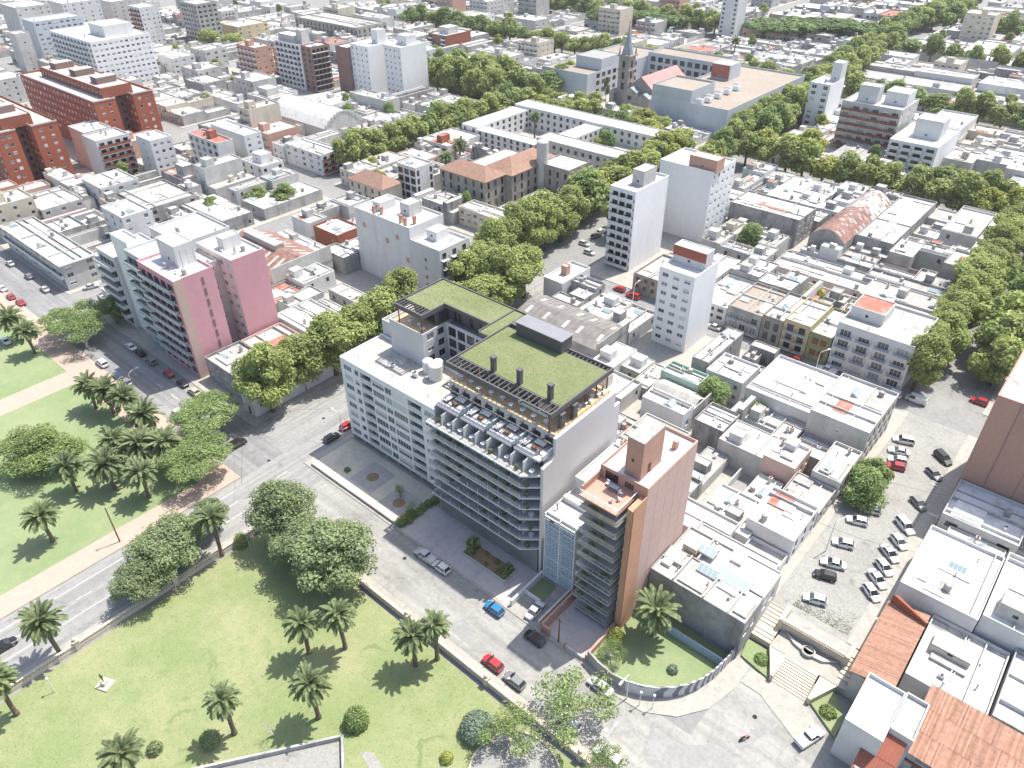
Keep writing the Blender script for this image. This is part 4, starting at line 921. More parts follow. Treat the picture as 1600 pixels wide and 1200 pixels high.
fw_ = MB().box(-48.5, -48.1, 62.6, 75.0, 0, 2.3, 'salmon').box(-39.6, -39.2, 63.0, 71.2, 0, 1.5, 'salmon').box(-48.1, -46.6, 62.6, 62.95, 0, 2.0, 'salmon').box(-43.6, -43.2, 62.6, 62.95, 0, 1.5, 'salmon').box(-43.2, -39.7, 62.62, 62.9, 0, .9, 'offwhite')
tag(fw_.build('forecourt_wall'), 'salmon walls round the forecourt of the ochre tower', 'wall')
sheet('forecourt', rect(-48, -39.7, 63.1, 75), 0.15, 'plaza')
tr = thing('terrace_table', 'blue table with white chairs on the ochre tower terrace', 'table', (-43.6, 73.6, 27.9))
MB().box(-.8, .8, -.4, .4, .68, .74, 'bluegrey').build('table_top', tr)
for sx in (-1, 1):
    for sy in (-1, 1): MB().box(sx * .7 - .03, sx * .7 + .03, sy * .33 - .03, sy * .33 + .03, 0, .68, 'dark').build('leg', tr)
for i, (x, y) in enumerate(((-45.0, 73.9), (-42.2, 73.4), (-41.6, 72.2), (-42.4, 71.2))):
    t = thing('plastic_chair', f'white plastic chair, {nth(i + 1)} from the left on the ochre tower terrace', 'chair', (x, y, 27.9), i * 1.3, 'white chairs on the terrace')
    MB().box(-.25, .25, -.25, .25, .4, .45, 'letter').build('seat', t); MB().box(-.25, .25, .22, .27, .45, .9, 'letter').build('backrest', t)
    for sx in (-1, 1):
        for sy in (-1, 1): MB().box(sx * .22 - .025, sx * .22 + .025, sy * .22 - .025, sy * .22 + .025, 0, .4, 'letter').build('leg', t)

# ---------------------------------------------------------------- walled garden with mural, grey-walled house behind
gw = thing('garden_wall', 'curved grey garden wall painted with a ring mural by the plaza', 'wall', (-30, 70, 0))
cv = [(-39.2, 63.1), (-36.8, 62.5), (-34.0, 62.2), (-31.5, 62.6), (-29.2, 63.5), (-27.0, 64.9), (-25.2, 66.6), (-23.7, 68.6), (-22.6, 70.9), (-21.9, 73.4), (-21.5, 76.2), (-21.3, 79.4)]
for k in range(len(cv) - 1):
    a, b = cv[k], cv[k + 1]; d = Vector((b[0] - a[0], b[1] - a[1], 0)).normalized(); n_ = Vector((-d.y, d.x, 0)) * .25
    MB().prism([a, b, (b[0] + n_.x, b[1] + n_.y), (a[0] + n_.x, a[1] + n_.y)], 0.1, 2.7, 'mural' if k > 2 else 'concrete').build('wall_panel', gw, (30, -70, 0))
sheet('walled_garden', [(-39.1, 63.5)] + [(x, y + .3) for x, y in cv[1:-1]] + [(-21.5, 79.1), (-39.1, 79.1)], 0.17, 'lawn2')
tag(MB().box(-32.6, -22.0, 76.3, 76.6, 0.1, 1.9, 'bluegrey').build('yard_wall'), 'pale blue wall crossing the walled garden', 'wall')
gh = bl('grey_walled_house', 'low house with stained grey wall, white roofs and glass skylights beside the walled garden', -40, -21, 80, 93); taken(-40.3, -20.4, 79.5, 93.5); l_ = gh.location
vol(gh, -38.3, -21.0, 79.2, 86.0, 0, 9.2, 'stain', 'roofpale', .25, {'r': [(.8 + k * 2.6, 2.4 + k * 2.6, 4.6, 7.4, 'w') for k in range(2)]})
vol(gh, -38.3, -29.5, 86.02, 92.8, 0, 8.5, 'offwhite', 'roofpale', .45); vol(gh, -29.4, -21.0, 86.02, 92.8, 0, 9.0, 'offwhite', 'roofwhite', .3, {'r': [(.8 + k * 2.6, 2.4 + k * 2.6, 4.6, 7.4, 'w') for k in range(2)]})
for (a, b, c, d, e) in ((-34.2, -34.0, 79.4, 85.8, 9.75), (-28.6, -28.4, 79.4, 85.8, 9.6), (-38.0, -34.3, 82.6, 82.8, 9.7), (-24.2, -24.0, 79.4, 85.8, 9.4), (-33.5, -33.3, 86.2, 92.6, 9.0)): MB().box(a, b, c, d, 8.0, e, 'offwhite').build('roof_wall', gh, (-l_.x, -l_.y, 0))
for (a, b, c, d, e, mt) in ((-33.6, -29.0, 80.0, 82.2, 9.3, 'roofgrey'), (-28.0, -24.6, 83.0, 85.6, 9.25, 'roofwhite'), (-23.6, -21.4, 80.2, 84.0, 9.3, 'roofgrey'), (-38.0, -35.0, 83.2, 85.6, 9.4, 'roofwhite'), (-29.0, -27.0, 89.6, 92.4, 9.3, 'roofwhite')): MB().box(a, b, c, d, 8.6, e, mt).build('raised_roof', gh, (-l_.x, -l_.y, 0))
for (x, y, sx, sy) in ((-33.3, 90.2, 1.6, 1.3), (-26.5, 87.6, 2.3, 2.0), (-30.5, 86.2, 1.3, 1.2)):
    o = put(gh, 'skylight', x, y - 1.2, 8.95); o.scale = (sx, sy, 1.3)
MB().box(-36.6, -34.0, 86.8, 88.6, 8.96, 10.1, 'beige').build('bulkhead', gh, (-l_.x, -l_.y, 0)); MB().box(-37.6, -35.9, 81.3, 85.2, 8.96, 9.6, 'white').build('bulkhead', gh, (-l_.x, -l_.y, 0))
clutter(gh, -37, -23, 81, 92, 8.95, 5, R, ('vent_pipe', 'chimney', 'ac_unit'))
# ---------------------------------------------------------------- other buildings one by one
def tower(name, label, x0, x1, y0, y1, h, wall, roof='roofwhite', f=None, r=None, l=None, zb=0.8, fh=None, bulk=(), n_cl=4, psh=.35, par=.7, kinds=None, cat='building', z0=0):
    t = bl(name, label, x0, x1, y0, y1, z0, cat); taken(x0, x1, y0, y1)
    if h > 13 and y0 > 110 and x1 < -70 and y0 < 300: taken(x0, x1 + 4, y0 - 11, y1)      # open yard in front of the tall blocks
    nf = max(1, round((h - zb - par) / 2.75)); fh = (h - zb - par) / nf; fc = {}
    for k, s, W in (('f', f, x1 - x0), ('r', r, y1 - y0), ('l', l, y1 - y0)):
        if not s: continue
        n, ww, wh, kd = s[:4]; m = s[4] if len(s) > 4 else 1.0
        sill = (0.15 if len(kd) > 1 or kd in 'on' and wh > 1.8 else .85)
        if W < n * ww + .4: n = max(1, int((W - .4) / (ww + .4))); m = .3
        fc[k] = grid(W, n, ww, nf, zb, fh, min(wh, fh - sill - .25), kd, m, sill)
    vol(t, x0, x1, y0, y1, z0, h, wall, roof, par, fc, psh=psh)
    for b in bulk:
        bx0, bx1, by0, by1, bz, bm = b[:6]
        vol(t, bx0, bx1, by0, by1, h - par, bz, bm, b[6] if len(b) > 6 else 'roofwhite', .25 if bz - h > 1.5 else 0, {'f': [((bx1 - bx0) / 2 - .4, (bx1 - bx0) / 2 + .4, h - par + 1.0, h - par + 1.7, 'n')] if bx1 - bx0 > 3 else []}, name='bulkhead', rname='bulkhead_roof')
    if n_cl and h < 11.5: roof_mess(t, x0 + .25, x1 - .25, y0 + .25, y1 - .25, h - par, R, 4 if (x1 - x0) * (y1 - y0) < 200 else 7)
    if n_cl: clutter(t, x0 + .6, x1 - .6, y0 + .6, y1 - .6, h - par, n_cl, R)
    t['_nf'] = nf; t['_fh'] = fh; del t['_nf'], t['_fh']
    return t, nf, fh
def bands(t, fc, x0, x1, y0, y1, u0, u1, nf, zb, fh, d=1.2, style='s', start=1):
    for k in range(start, nf): band(t, fc, x0, x1, y0, y1, u0, u1, zb + k * fh, d, style)

# pink towers on the side street
t, nf, fh = tower('pink_tower', 'tall pink apartment slab on the side street, nearer to the camera', -177.7, -160.6, 65.1, 75.4, 27.3, 'pink', 'roofwhite', f=(5, 2.4, 1.9, 'n'), bulk=((-175.5, -167, 70.2, 75.1, 32.2, 'white'),), n_cl=7)
bands(t, 'f', -177.7, -160.6, 65.1, 75.4, .4, 15.6, nf, .8, fh, 1.0, 'g')
l_ = t.location
for k in range(8):
    z = 3.4 + k * 2.9; MB().box(-160.59, -160.52, 71.9, 72.5, z, z + 2.0, 'brickbrown').build('stair_window', t, (-l_.x, -l_.y, 0))
MB().box(-160.6, -160.3, 65.0, 67.2, 0, 27.3, 'palepink').build('corner_strip', t, (-l_.x, -l_.y, 0))
for k in range(6): put(t, 'aerial', -169 + k * .9, 71 + (k % 3) * 1.2, 26.6, k, 1.5)
t, nf, fh = tower('pink_tower', 'pink and white apartment slab behind the nearer pink tower', -176.5, -160.7, 80.2, 89.4, 27.0, 'white', 'roofwhite', f=(5, 1.5, 1.3, 'w'), bulk=((-171, -168, 83, 88, 29.5, 'white'),))
MB().box(-160.69, -160.5, 80.2, 89.4, 0, 27.0, 'pink').build('side_cladding', t, (-t.location.x, -t.location.y, 0))
tower('link_building', 'white stair block joining the two pink towers', -176.2, -166.5, 75.5, 80.1, 25.5, 'offwhite', f=None, r=(1, 1.4, 1.2, 'w'), n_cl=2)
t, nf, fh = tower('balcony_block', 'grey apartment block with green-hung balconies left of the pink tower', -187.2, -177.8, 66.5, 79, 26.8, 'greybld', f=(3, 2.3, 1.9, 'n'), n_cl=5)
bands(t, 'f', -187.2, -177.8, 66.5, 79, .3, 9.1, nf, .8, fh, 1.3, 'g')
for k in range(1, nf, 1):
    for q in range(2):
        o = link('plant', potplant, t, (-186.5 + R.uniform(0, 8) - t.location.x, 65.6 - t.location.y, .8 + k * fh)); o.scale = (2.2, .8, 1.3)
tower('slab_tower', 'narrow blank white slab with shaded front left of the balcony block', -196.2, -187.3, 67.5, 71.2, 28.2, 'towerwhite', n_cl=1)
t, nf, fh = tower('terraced_block', 'white terraced block with long balconies at the street corner', -206.5, -196.4, 66.5, 79, 21.5, 'white', f=(4, 1.9, 1.9, 'n'), n_cl=4)
bands(t, 'f', -206.5, -196.4, 66.5, 79, .1, 9.9, nf, .8, fh, 1.6, 's')
tower('rear_block', 'plain white block with flat roof rising behind the terraced corner block', -207, -190, 82, 97, 22, 'white', f=None, r=(4, 1.3, 1.2, 'w'), n_cl=6)
tower('corner_house', 'dark-roofed two-storey corner house below the pink towers', -158.8, -141.2, 66.6, 76.5, 6.6, 'stain', 'roofgrey', f=(5, 1.6, 1.8, 'w'), r=(3, 1.3, 1.8, 'w'), n_cl=9)
tower('white_house', 'white flat-roofed house with glass roof lights in front of the gable-roofed hall', -162.8, -146, 89.8, 101.5, 6.8, 'white', 'roofwhite', r=(3, 1.4, 1.8, 'w'), n_cl=3)
tower('service_house', 'low house with roof tanks beside the avenue trees below the pink towers', -159.5, -144, 77.2, 89.0, 6.0, 'palepink', 'roofpale', r=(3, 1.3, 1.7, 'w'), n_cl=9)
tower('blank_wall_block', 'tall block with a huge blank stained white wall and red chimneys', -176.5, -152.1, 130.4, 144, 21, 'white', 'roofwhite', f=None, r=None, n_cl=0, bulk=((-172, -168.5, 134, 140, 23, 'white'), (-163, -159, 137, 142, 24, 'offwhite')))
t = bpy.context.scene.objects[-1] if False else [o for o in C.objects if o.name.startswith('blank_wall_block')][-1]
for x, y in ((-169.0, 132.0), (-166.8, 133), (-157.8, 132.5), (-155.4, 132.0), (-154.2, 134.5)):
    MB().box(-.4, .4, -.4, .4, 0, 2.2, 'salmon').box(-.5, .5, -.5, .5, 2.2, 2.35, 'roofred').build('chimney', t, (x - t.location.x, y - t.location.y, 20.3))
for (u, z) in ((3.5, 15.6), (13.6, 13.5), (18.3, 15.9), (22.2, 9.8)):
    MB().box(-176.5 + u, -176.5 + u + 1.3, 130.3, 130.39, z, z + 1.5, 'salmon').build('bricked_window', t, (-t.location.x, -t.location.y, 0))
t, nf, fh = tower('balcony_house', 'white block end with small balconies right of the blank wall', -152, -140.2, 130.4, 142, 17.6, 'white', f=(1, 1.0, 1.2, 'w'), r=(3, 1.6, 1.9, 'nI'), n_cl=5, bulk=((-150, -146, 135, 140, 19.8, 'white'),))
tower('brick_box', 'low red brick box with flat white roof left of the blank wall', -202.6, -189.9, 132.4, 142.2, 7, 'brick', n_cl=4)
tower('low_annex', 'low grey annex with white roof at the foot of the blank wall', -188, -177, 124.5, 130.2, 6, 'stain', n_cl=1)

# gabled hall with rusty roof
def gable_hall(name, label, x0, x1, y0, y1, he, hr, wall, roofm, axis='x', sky_n=6, monitor=False, arch=False, ribs=True):
    t = bl(name, label, x0, x1, y0, y1); taken(x0, x1, y0, y1); L_ = t.location; of = (-L_.x, -L_.y, 0)
    w_ = MB(); ym = (y0 + y1) / 2; xm = (x0 + x1) / 2
    if axis == 'x':
        prof = [(y0, he), (ym, hr), (y1, he)]
        if arch: prof = [(y0 + (y1 - y0) * k / 12, he + (hr - he) * math.sin(math.pi * k / 12)) for k in range(13)]
        for xe in (x0, x1): w_.face([(xe, y0, 0)] + [(xe, a, b + .0) for a, b in prof] + [(xe, y1, 0)], wall)
        w_.face([(x0, y0, 0), (x1, y0, 0), (x1, y0, he), (x0, y0, he)], wall); w_.face([(x0, y1, 0), (x1, y1, 0), (x1, y1, he), (x0, y1, he)], wall)
    else:
        prof = [(x0, he), (xm, hr), (x1, he)]
        if arch: prof = [(x0 + (x1 - x0) * k / 12, he + (hr - he) * math.sin(math.pi * k / 12)) for k in range(13)]
        for ye in (y0, y1): w_.face([(x0, ye, 0)] + [(a, ye, b) for a, b in prof] + [(x1, ye, 0)], wall)
        w_.face([(x0, y0, 0), (x0, y1, 0), (x0, y1, he), (x0, y0, he)], wall); w_.face([(x1, y0, 0), (x1, y1, 0), (x1, y1, he), (x1, y0, he)], wall)
    w_.build('wall', t, of)
    def pt(s, along, up_=0.0):
        """point of the roof profile at 0..1, along the axis"""
        n = len(prof) - 1; q = min(n - 1, int(s * n)); f_ = s * n - q
        a = prof[q][0] + (prof[q + 1][0] - prof[q][0]) * f_; b = prof[q][1] + (prof[q + 1][1] - prof[q][1]) * f_
        return (along, a, b + .06 + up_) if axis == 'x' else (a, along, b + .06 + up_)
    A, B = (x0, x1) if axis == 'x' else (y0, y1); rr = random.Random(int(abs(x0 * 7 + y0)))
    n = len(prof) - 1
    ncol = int((B - A) / 0.9)
    for q in range(n):      # corrugated sheets, each with its own little step
        sh = MB()
        for c in range(ncol):
            a, b = A + c * .9, A + (c + 1) * .9; s0, s1 = q / n, (q + 1) / n; dz = .05 if c % 2 else 0.0
            p = [pt(s0, a, dz), pt(s0, b, dz), pt(s1 - 1e-6, b, dz), pt(s1 - 1e-6, a, dz)]; sh.face(p, 'roofpale' if arch and roofm == 'rust' and rr.random() < (.12 + .6 * (c / ncol > .55)) else roofm)
        sh.build('roof_slope', t, of)
    for k in range(sky_n):
        a = A + (B - A) * (k + .5 + rr.uniform(-.2, .2)) / sky_n
        for s0 in ((.18, .62) if not arch else (.1, .27, .6, .77)):
            d_ = .2 if not arch else .08
            sh = MB().face([pt(s0, a, .12), pt(s0, a + 1.1, .12), pt(s0 + d_, a + 1.1, .12), pt(s0 + d_, a, .12)], 'roofpale'); sh.build('roof_light', t, of)
    if monitor:
        if axis == 'x': MB().box(A + 3, B - (B - A) * .35, ym - 1.6, ym + 1.6, hr - .6, hr + 1.1, 'metalgrey').build('roof_monitor', t, of)
    if axis == 'x' and wall != 'x':   # parapet of the gable end
        pr = MB()
        for q in range(n):
            (ya, za), (yb, zb_) = prof[q], prof[q + 1]
            pr.face([(x1 - .1, ya, za), (x1 + .15, ya, za), (x1 + .15, yb, zb_), (x1 - .1, yb, zb_)], wall) if False else pr.prism([(x1 - .1, ya), (x1 + .15, ya), (x1 + .15, yb), (x1 - .1, yb)], min(za, zb_) - .1, max(za, zb_) + .35, wall)
        pr.build('gable_parapet', t, of)
    return t
gable_hall('gable_hall', 'old hall with rusty gabled roof and white arched end wall behind the pink towers', -212, -181, 101.5, 123, 5.2, 9.4, 'offwhite', 'rust', 'x', 9, True)
gable_hall('vaulted_hall', 'large hall with white vaulted roof in front of the white towers', -331, -288, 203, 224, 5.5, 11.5, 'offwhite', 'roofwhite', 'x', 0, arch=True)
gable_hall('vaulted_shed', 'shed with rust-red vaulted sheet roof behind the grey block', -74.5, -63.2, 231, 275, 7, 10.4, 'stain', 'rust', 'y', 0, arch=True)
gable_hall('garage_hall', 'wide grey sheet-roofed garage with pale roof lights behind the green-roofed block', -115.5, -87.5, 132.6, 147, 5.6, 7.4, 'concrete', 'darksheet', 'x', 5)
gable_hall('tool_shed', 'old grey fibre-cement pitched roof behind the ochre tower', -69, -56.5, 126, 135, 4.2, 6.3, 'concrete', 'roofgrey', 'x', 0)

# left: rounded corner building and neighbours
t, nf, fh = tower('rounded_corner_house', 'white two-storey corner building with rounded cornice and green roof patch', -278, -233, 63.8, 74.0, 8.6, 'offwhite', 'roofpale', f=(9, 2.2, 1.6, 'w'), r=(2, 1.8, 1.4, 'w'), n_cl=7)
band(t, 'f', -278, -233, 63.8, 74, .2, 44.8, 4.1, .9, 's'); MB().box(-245, -235, 65, 72, 7.92, 7.97, 'roofgreen').build('roof_patch', t, (-t.location.x, -t.location.y, 0))
MB().box(-278.2, -232.5, 63.3, 63.78, 8.1, 8.5, 'white').box(-232.98, -232.5, 63.78, 74, 8.1, 8.5, 'white').build('cornice', t, (-t.location.x, -t.location.y, 0))
tower('four_storey_house', 'white four-storey house with stepped roof behind the rounded corner', -254.3, -239.8, 87.6, 97, 14, 'white', f=(3, 1.4, 1.3, 'w'), r=(2, 1.4, 1.3, 'w'), n_cl=5)
tower('grey_shop_block', 'grey two-storey block with white parapet up the side street on the left', -300, -281, 78, 92, 8.5, 'offwhite', 'roofpale', f=(5, 1.8, 1.3, 'w'), r=(3, 1.4, 1.3, 'w'))
# red brick housing blocks
def red_block(label, x0, x1, ys, h, seed):
    t = bl('red_brick_block', label, x0, x1, ys[0], ys[3]); taken(x0, x1 + 7, ys[0] - 13, ys[3])
    for (a, b) in ((ys[0], ys[1]), (ys[2], ys[3])):
        vol(t, x0, x1, a, b, 0, h, 'redbrick', 'roofpale', .8, {'f': grid(x1 - x0, int((x1 - x0) / 3.4), 1.8, 7, 1, (h - 2) / 7, 1.5, 'w', 1.0), 'r': grid(b - a, 2, 1.3, 7, 1, (h - 2) / 7, 1.3, 'w', 2.2)}, psh=.5)
        MB().box(x0 - .1, x1 + .12, a - .12, a - .002, h - .5, h + .05, 'offwhite').box(x1 + .002, x1 + .12, a, b, h - .5, h + .05, 'offwhite').build('cornice', t, (-t.location.x, -t.location.y, 0))
    vol(t, x0 + 6, x1 - 9, ys[1] + .02, ys[2] - .02, 0, h - 1, 'brickbrown', 'roofgrey', .3, {'r': grid(ys[2] - ys[1], 2, 1.2, 7, 1, (h - 2) / 7, 1.5, 'n', .8)}, name='core_wall', rname='core_roof')
    vol(t, x0 + 10, x1 - 4, ys[1] - 3.2, ys[2] + 2.5, h - .8, h + 3.4, 'brick', 'roofgrey', .3, {'f': grid(x1 - x0 - 14, int((x1 - x0) / 4), 2.2, 1, h - .8, 3, 1.6, 'n')}, name='penthouse_wall', rname='penthouse_roof')
    for k in range(3):
        x = x0 + 16 + k * (x1 - x0 - 26) / 2.4; vol(t, x, x + 6, ys[1] - .5, ys[2] + .5, h + 3.1, h + 5.6, 'brickbrown', 'roofgrey', 0, name='bulkhead', rname='bulkhead_roof')
red_block('long red brick housing block with white cornice, the farther of the two', -416, -340.5, (128.0, 137.2, 144.5, 153.7), 24.2, 1)
red_block('long red brick housing block with white cornice at the left edge of the photo', -405, -330.4, (85.6, 93.4, 99.0, 108.6), 23, 2)
t, nf, fh = tower('white_slab', 'long white eight-storey slab with many windows behind the red blocks', -501, -450.5, 177.2, 210.3, 26, 'towerwhite', 'roofwhite', f=(12, 2.2, 1.4, 'n'), r=(11, 1.7, 1.1, 'w'), n_cl=9, bulk=((-478, -460, 190, 206, 31, 'white'),))
bands(t, 'f', -501, -450.5, 177.2, 210.3, 1, 44, nf, .8, fh, 1.1, 's')
tower('brown_slab', 'tall slab with brown shaded end and grey banded front at upper left', -553, -536, 182, 211, 26, 'greybld', f=None, r=(8, 2.0, 1.2, 'w'), n_cl=3)
tower('pale_slab', 'pale narrow slab with window column at the far upper left', -541, -530, 168, 176, 22, 'offwhite', f=(2, 1.0, 1.0, 'w'), r=(1, 1.2, 1.0, 'w'), n_cl=1)
tower('brick_front_tower', 'tower with brown brick balconies and white side at the upper left', -549, -534.5, 247, 260, 26, 'white', f=(4, 1.9, 1.8, 'nK'), r=(4, 1.1, 1.1, 'w'), n_cl=3)
tower('dark_band_block', 'white block with a dark glazed top storey at the upper left', -548, -520, 212, 228, 20, 'white', 'roofwhite', f=(8, 2.6, 1.8, 'n'), r=(4, 2, 1.5, 'n'), n_cl=5)
tower('concrete_tower', 'grey concrete tower with horizontal bands at the top edge, left of centre', -532, -511, 274, 289, 27, 'concrete', 'roofgrey', f=(6, 2.2, 1.3, 'n'), r=(4, 2.0, 1.3, 'n'), n_cl=5)
tower('yellow_block', 'yellow ochre three-storey block near the top edge', -521, -500, 294, 318, 12, 'yellow', 'roofpale', f=(5, 1.6, 1.4, 'w'), r=(4, 1.8, 1.4, 'w'))
tower('grey_box_house', 'plain grey box with white roof right of the red blocks', -414, -394.5, 205.5, 219, 8, 'stain', 'roofwhite', n_cl=2)
tower('pale_block', 'pale three-storey block with roof shed below the concrete tower', -476, -458, 244.6, 259, 10, 'offwhite', f=(3, 2, 1.4, 'w'), r=(3, 2, 1.4, 'w'))
tower('white_side_block', 'white blank-sided block in front of the farther red brick block', -345, -330.5, 116.8, 128, 16, 'white', f=(2, .9, .9, 'w'), n_cl=4)
t, nf, fh = tower('brick_balcony_block', 'white block with red brick balconies in front of the red housing block', -324.8, -312.6, 113.8, 127.2, 17, 'white', 'roofpale', f=None, r=(4, 2.0, 1.9, 'nK'), n_cl=4)
tower('striped_wall_block', 'tall pale block with window columns right of the brick-balcony block', -312, -300, 129, 138, 16, 'white', f=(1, 1, 1, 'w'), r=(3, 1.3, 1.2, 'w'), n_cl=4)
t, nf, fh = tower('red_roof_block', 'pale blue-white five-storey block with terracotta roof deck', -299.3, -277.7, 144.6, 151.6, 15.8, 'white', 'roofred', f=(5, 2.2, 1.7, 'n'), n_cl=1, bulk=((-289, -286, 147, 150, 18.2, 'roofred', 'roofred'),))
tower('white_rear_block', 'white block with roof terrace right behind the terracotta roof deck', -299.7, -274.9, 155.2, 163, 16.8, 'white', f=None, r=(2, 1.4, 1.3, 'w'), n_cl=5)
tower('orange_roof_house', 'low grey house with orange roof and shaded side wall', -291, -276, 126, 134, 7.0, 'stain', 'roofred', n_cl=3, bulk=((-284, -278, 129, 133.5, 10.6, 'concrete'),))
# white towers upper centre
t, nf, fh = tower('banded_tower', 'white tower with banded balconies, leftmost of the group of towers', -392, -369, 251.4, 261, 23.6, 'towerwhite', f=(6, 2.4, 1.8, 'n'), r=(2, 1.8, 1.3, 'w'), n_cl=5, bulk=((-390, -376, 253, 260, 27, 'offwhite'), (-376, -371, 255, 260, 30, 'offwhite')))
bands(t, 'f', -392, -369, 251.4, 261, .4, 21, nf, .8, fh, 1.1, 's')
t, nf, fh = tower('dark_tower', 'dark brown balconied tower in the group of white towers', -368.8, -360.2, 252, 264, 23.5, 'brickbrown', f=(2, 2, 1.8, 'n'), r=(4, 1.9, 1.8, 'nI'), n_cl=3)
tower('brown_front_tower', 'white tower with brown panelled front, third in the group of towers', -352, -342, 262, 276, 24, 'brickbrown', r=(2, 1.2, 1.2, 'w'), n_cl=2)
tower('white_tower', 'tall white tower with blank lit side, centre of the group of towers', -341.8, -327.5, 264, 284, 26, 'towerwhite', f=(4, 1.1, 1.1, 'w'), n_cl=3, bulk=((-336, -331, 274, 280, 32, 'white'),))
tower('white_tower', 'tall white tower with blank lit side, rightmost of the group of towers', -322, -309, 270, 288, 27, 'towerwhite', f=(4, 1.1, 1.1, 'w'), n_cl=3, bulk=((-319, -312, 277, 284, 31, 'white'),))
tower('brick_side_house', 'brown brick four-storey house standing among trees near the top', -388, -372, 364, 387, 11.5, 'brickbrown', f=(2, 2.4, 1.8, 'nB'), bulk=((-384, -376, 370, 380, 15, 'offwhite'),))
MB().box(-371.99, -371.8, 364, 387, 0, 11.5, 'brick').build('side_cladding', [o for o in C.objects if o.name.startswith('brick_side_house')][-1], (380, -375.5, 0))
tower('brick_white_house', 'three-storey white house with red brick panels by the round trees', -278, -253.5, 174.6, 185.5, 8.6, 'white', f=(5, 2.0, 1.4, 'w'), r=(3, 1.8, 1.9, 'nK'), n_cl=6)
t, nf, fh = tower('glass_corner_tower', 'slim tower with black glass corner and white stair wall', -213, -203, 179.6, 188.5, 13.5, 'white', 'roofpale', f=(3, 2.6, 2.2, 'n', .4), r=(2, 1.2, 2.2, 'n', .6), n_cl=2, psh=0)
tower('white_flat_wing', 'long low white flat-roofed wing beside the two courtyard palms', -243, -226, 219, 239, 7, 'offwhite', 'roofwhite', f=(4, 2.4, 1.2, 'n'), n_cl=1, bulk=((-234.5, -231.5, 221, 226, 9.5, 'brick', 'roofred'),))

# hospital-like historic complex with old tile roofs
def hip_roof(t, x0, x1, y0, y1, he, hr, mt, ov=.5, name='tile_roof'):
    L_ = t.location; x0 -= ov; x1 += ov; y0 -= ov; y1 += ov
    d = min(x1 - x0, y1 - y0) / 2
    if x1 - x0 > y1 - y0: a, b = (x0 + d, (y0 + y1) / 2, hr), (x1 - d, (y0 + y1) / 2, hr)
    else: a, b = ((x0 + x1) / 2, y0 + d, hr), ((x0 + x1) / 2, y1 - d, hr)
    c = [(x0, y0, he), (x1, y0, he), (x1, y1, he), (x0, y1, he)]
    if x1 - x0 > y1 - y0: slopes = [(c[0], c[1], b, a), (c[1], c[2], b, b), (c[2], c[3], a, b), (c[3], c[0], a, a)]
    else: slopes = [(c[0], c[1], a, a), (c[1], c[2], b, a), (c[2], c[3], b, b), (c[3], c[0], a, b)]
    for (p, q, r_, s_) in slopes: tile_slope(t, p, q, r_, s_, mt, name)
def tile_slope(t, p, q, r_, s_, mt, name='tile_roof', step=.42, amp=.07):
    """one roof slope p-q at the eave, s-r at the ridge, built of rows of rounded tile columns"""
    L_ = t.location; p, q, r_, s_ = map(Vector, (p, q, r_, s_)); e = q - p; n = max(3, int(e.length / step)); m_ = MB()
    nn = e.cross(s_ - p if (s_ - p).length > .01 else r_ - p).normalized()
    if nn.z < 0: nn = -nn
    mm = m_.mi(mt); rows = 3
    def P(u, v): a = p + (q - p) * u; b = s_ + (r_ - s_) * u; return a + (b - a) * v
    # columns that are straight up-slope: cut against the hip lines
    ed = e.normalized(); h_ = (r_ + s_) / 2 - p; upd = (h_ - ed * h_.dot(ed)); H_ = upd.length; upd = upd / H_
    s0, s1, w_ = (s_ - p).dot(ed), (r_ - p).dot(ed), e.length
    for k in range(n):
        ua, ub = w_ * k / n, w_ * (k + 1) / n; um = (ua + ub) / 2
        vt = H_
        if um < s0: vt = H_ * um / max(s0, 1e-3)
        elif um > s1: vt = H_ * (w_ - um) / max(w_ - s1, 1e-3)
        if vt < .15: continue
        nr = max(1, int(vt / 3.5))
        for j in range(nr):
            va, vb = vt * j / nr, vt * (j + 1) / nr; l0, l1 = nn * .05, nn * .0
            A = p + ed * ua + upd * va + l0; B = p + ed * um + upd * va + l0 + nn * amp; Cc = p + ed * ub + upd * va + l0
            A2 = p + ed * ua + upd * vb + l1; B2 = p + ed * um + upd * vb + l1 + nn * amp; C2 = p + ed * ub + upd * vb + l1
            m_.face([A, B, B2, A2], mt); m_.face([B, Cc, C2, B2], mt)
    m_.face([p - nn * .04, q - nn * .04, r_ - nn * .04] + ([s_ - nn * .04] if (s_ - r_).length > .05 else []), mt)
    o = m_.build(name, t, (-L_.x, -L_.y, -L_.z)); o['kind'] = 'stuff'; return o
hs = bl('historic_hospital', 'old grey stone hospital wing with brown tiled hip roofs and palms in its court', -200, -176, 188, 226); taken(-201, -172, 187, 229)
vol(hs, -200, -177, 189, 200, 0, 11.5, 'churchstone', 'roofgrey', 0, {'f': grid(23, 6, 1.2, 3, 1, 3.5, 2.3, 'n', 1.2, .6), 'r': grid(11, 3, 1.2, 3, 1, 3.5, 2.3, 'n', 1.2, .6)})
vol(hs, -188, -174, 200.05, 227, 0, 11.5, 'churchstone', 'roofgrey', 0, {'f': [], 'r': grid(26.9, 7, 1.2, 3, 1, 3.5, 2.3, 'n', 1.2, .6)})
hip_roof(hs, -200, -177, 189, 200, 11.65, 15, 'oldtile'); hip_roof(hs, -188, -174, 200, 227, 11.7, 15.6, 'oldtile')
vol(hs, -199.5, -188.2, 204, 226, 0, 10.0, 'churchstone', 'roofpale', .4, {'f': grid(11.3, 3, 1.2, 2, 1, 3.8, 2.3, 'n', 1.2, .6)}, name='wing_wall', rname='wing_roof')
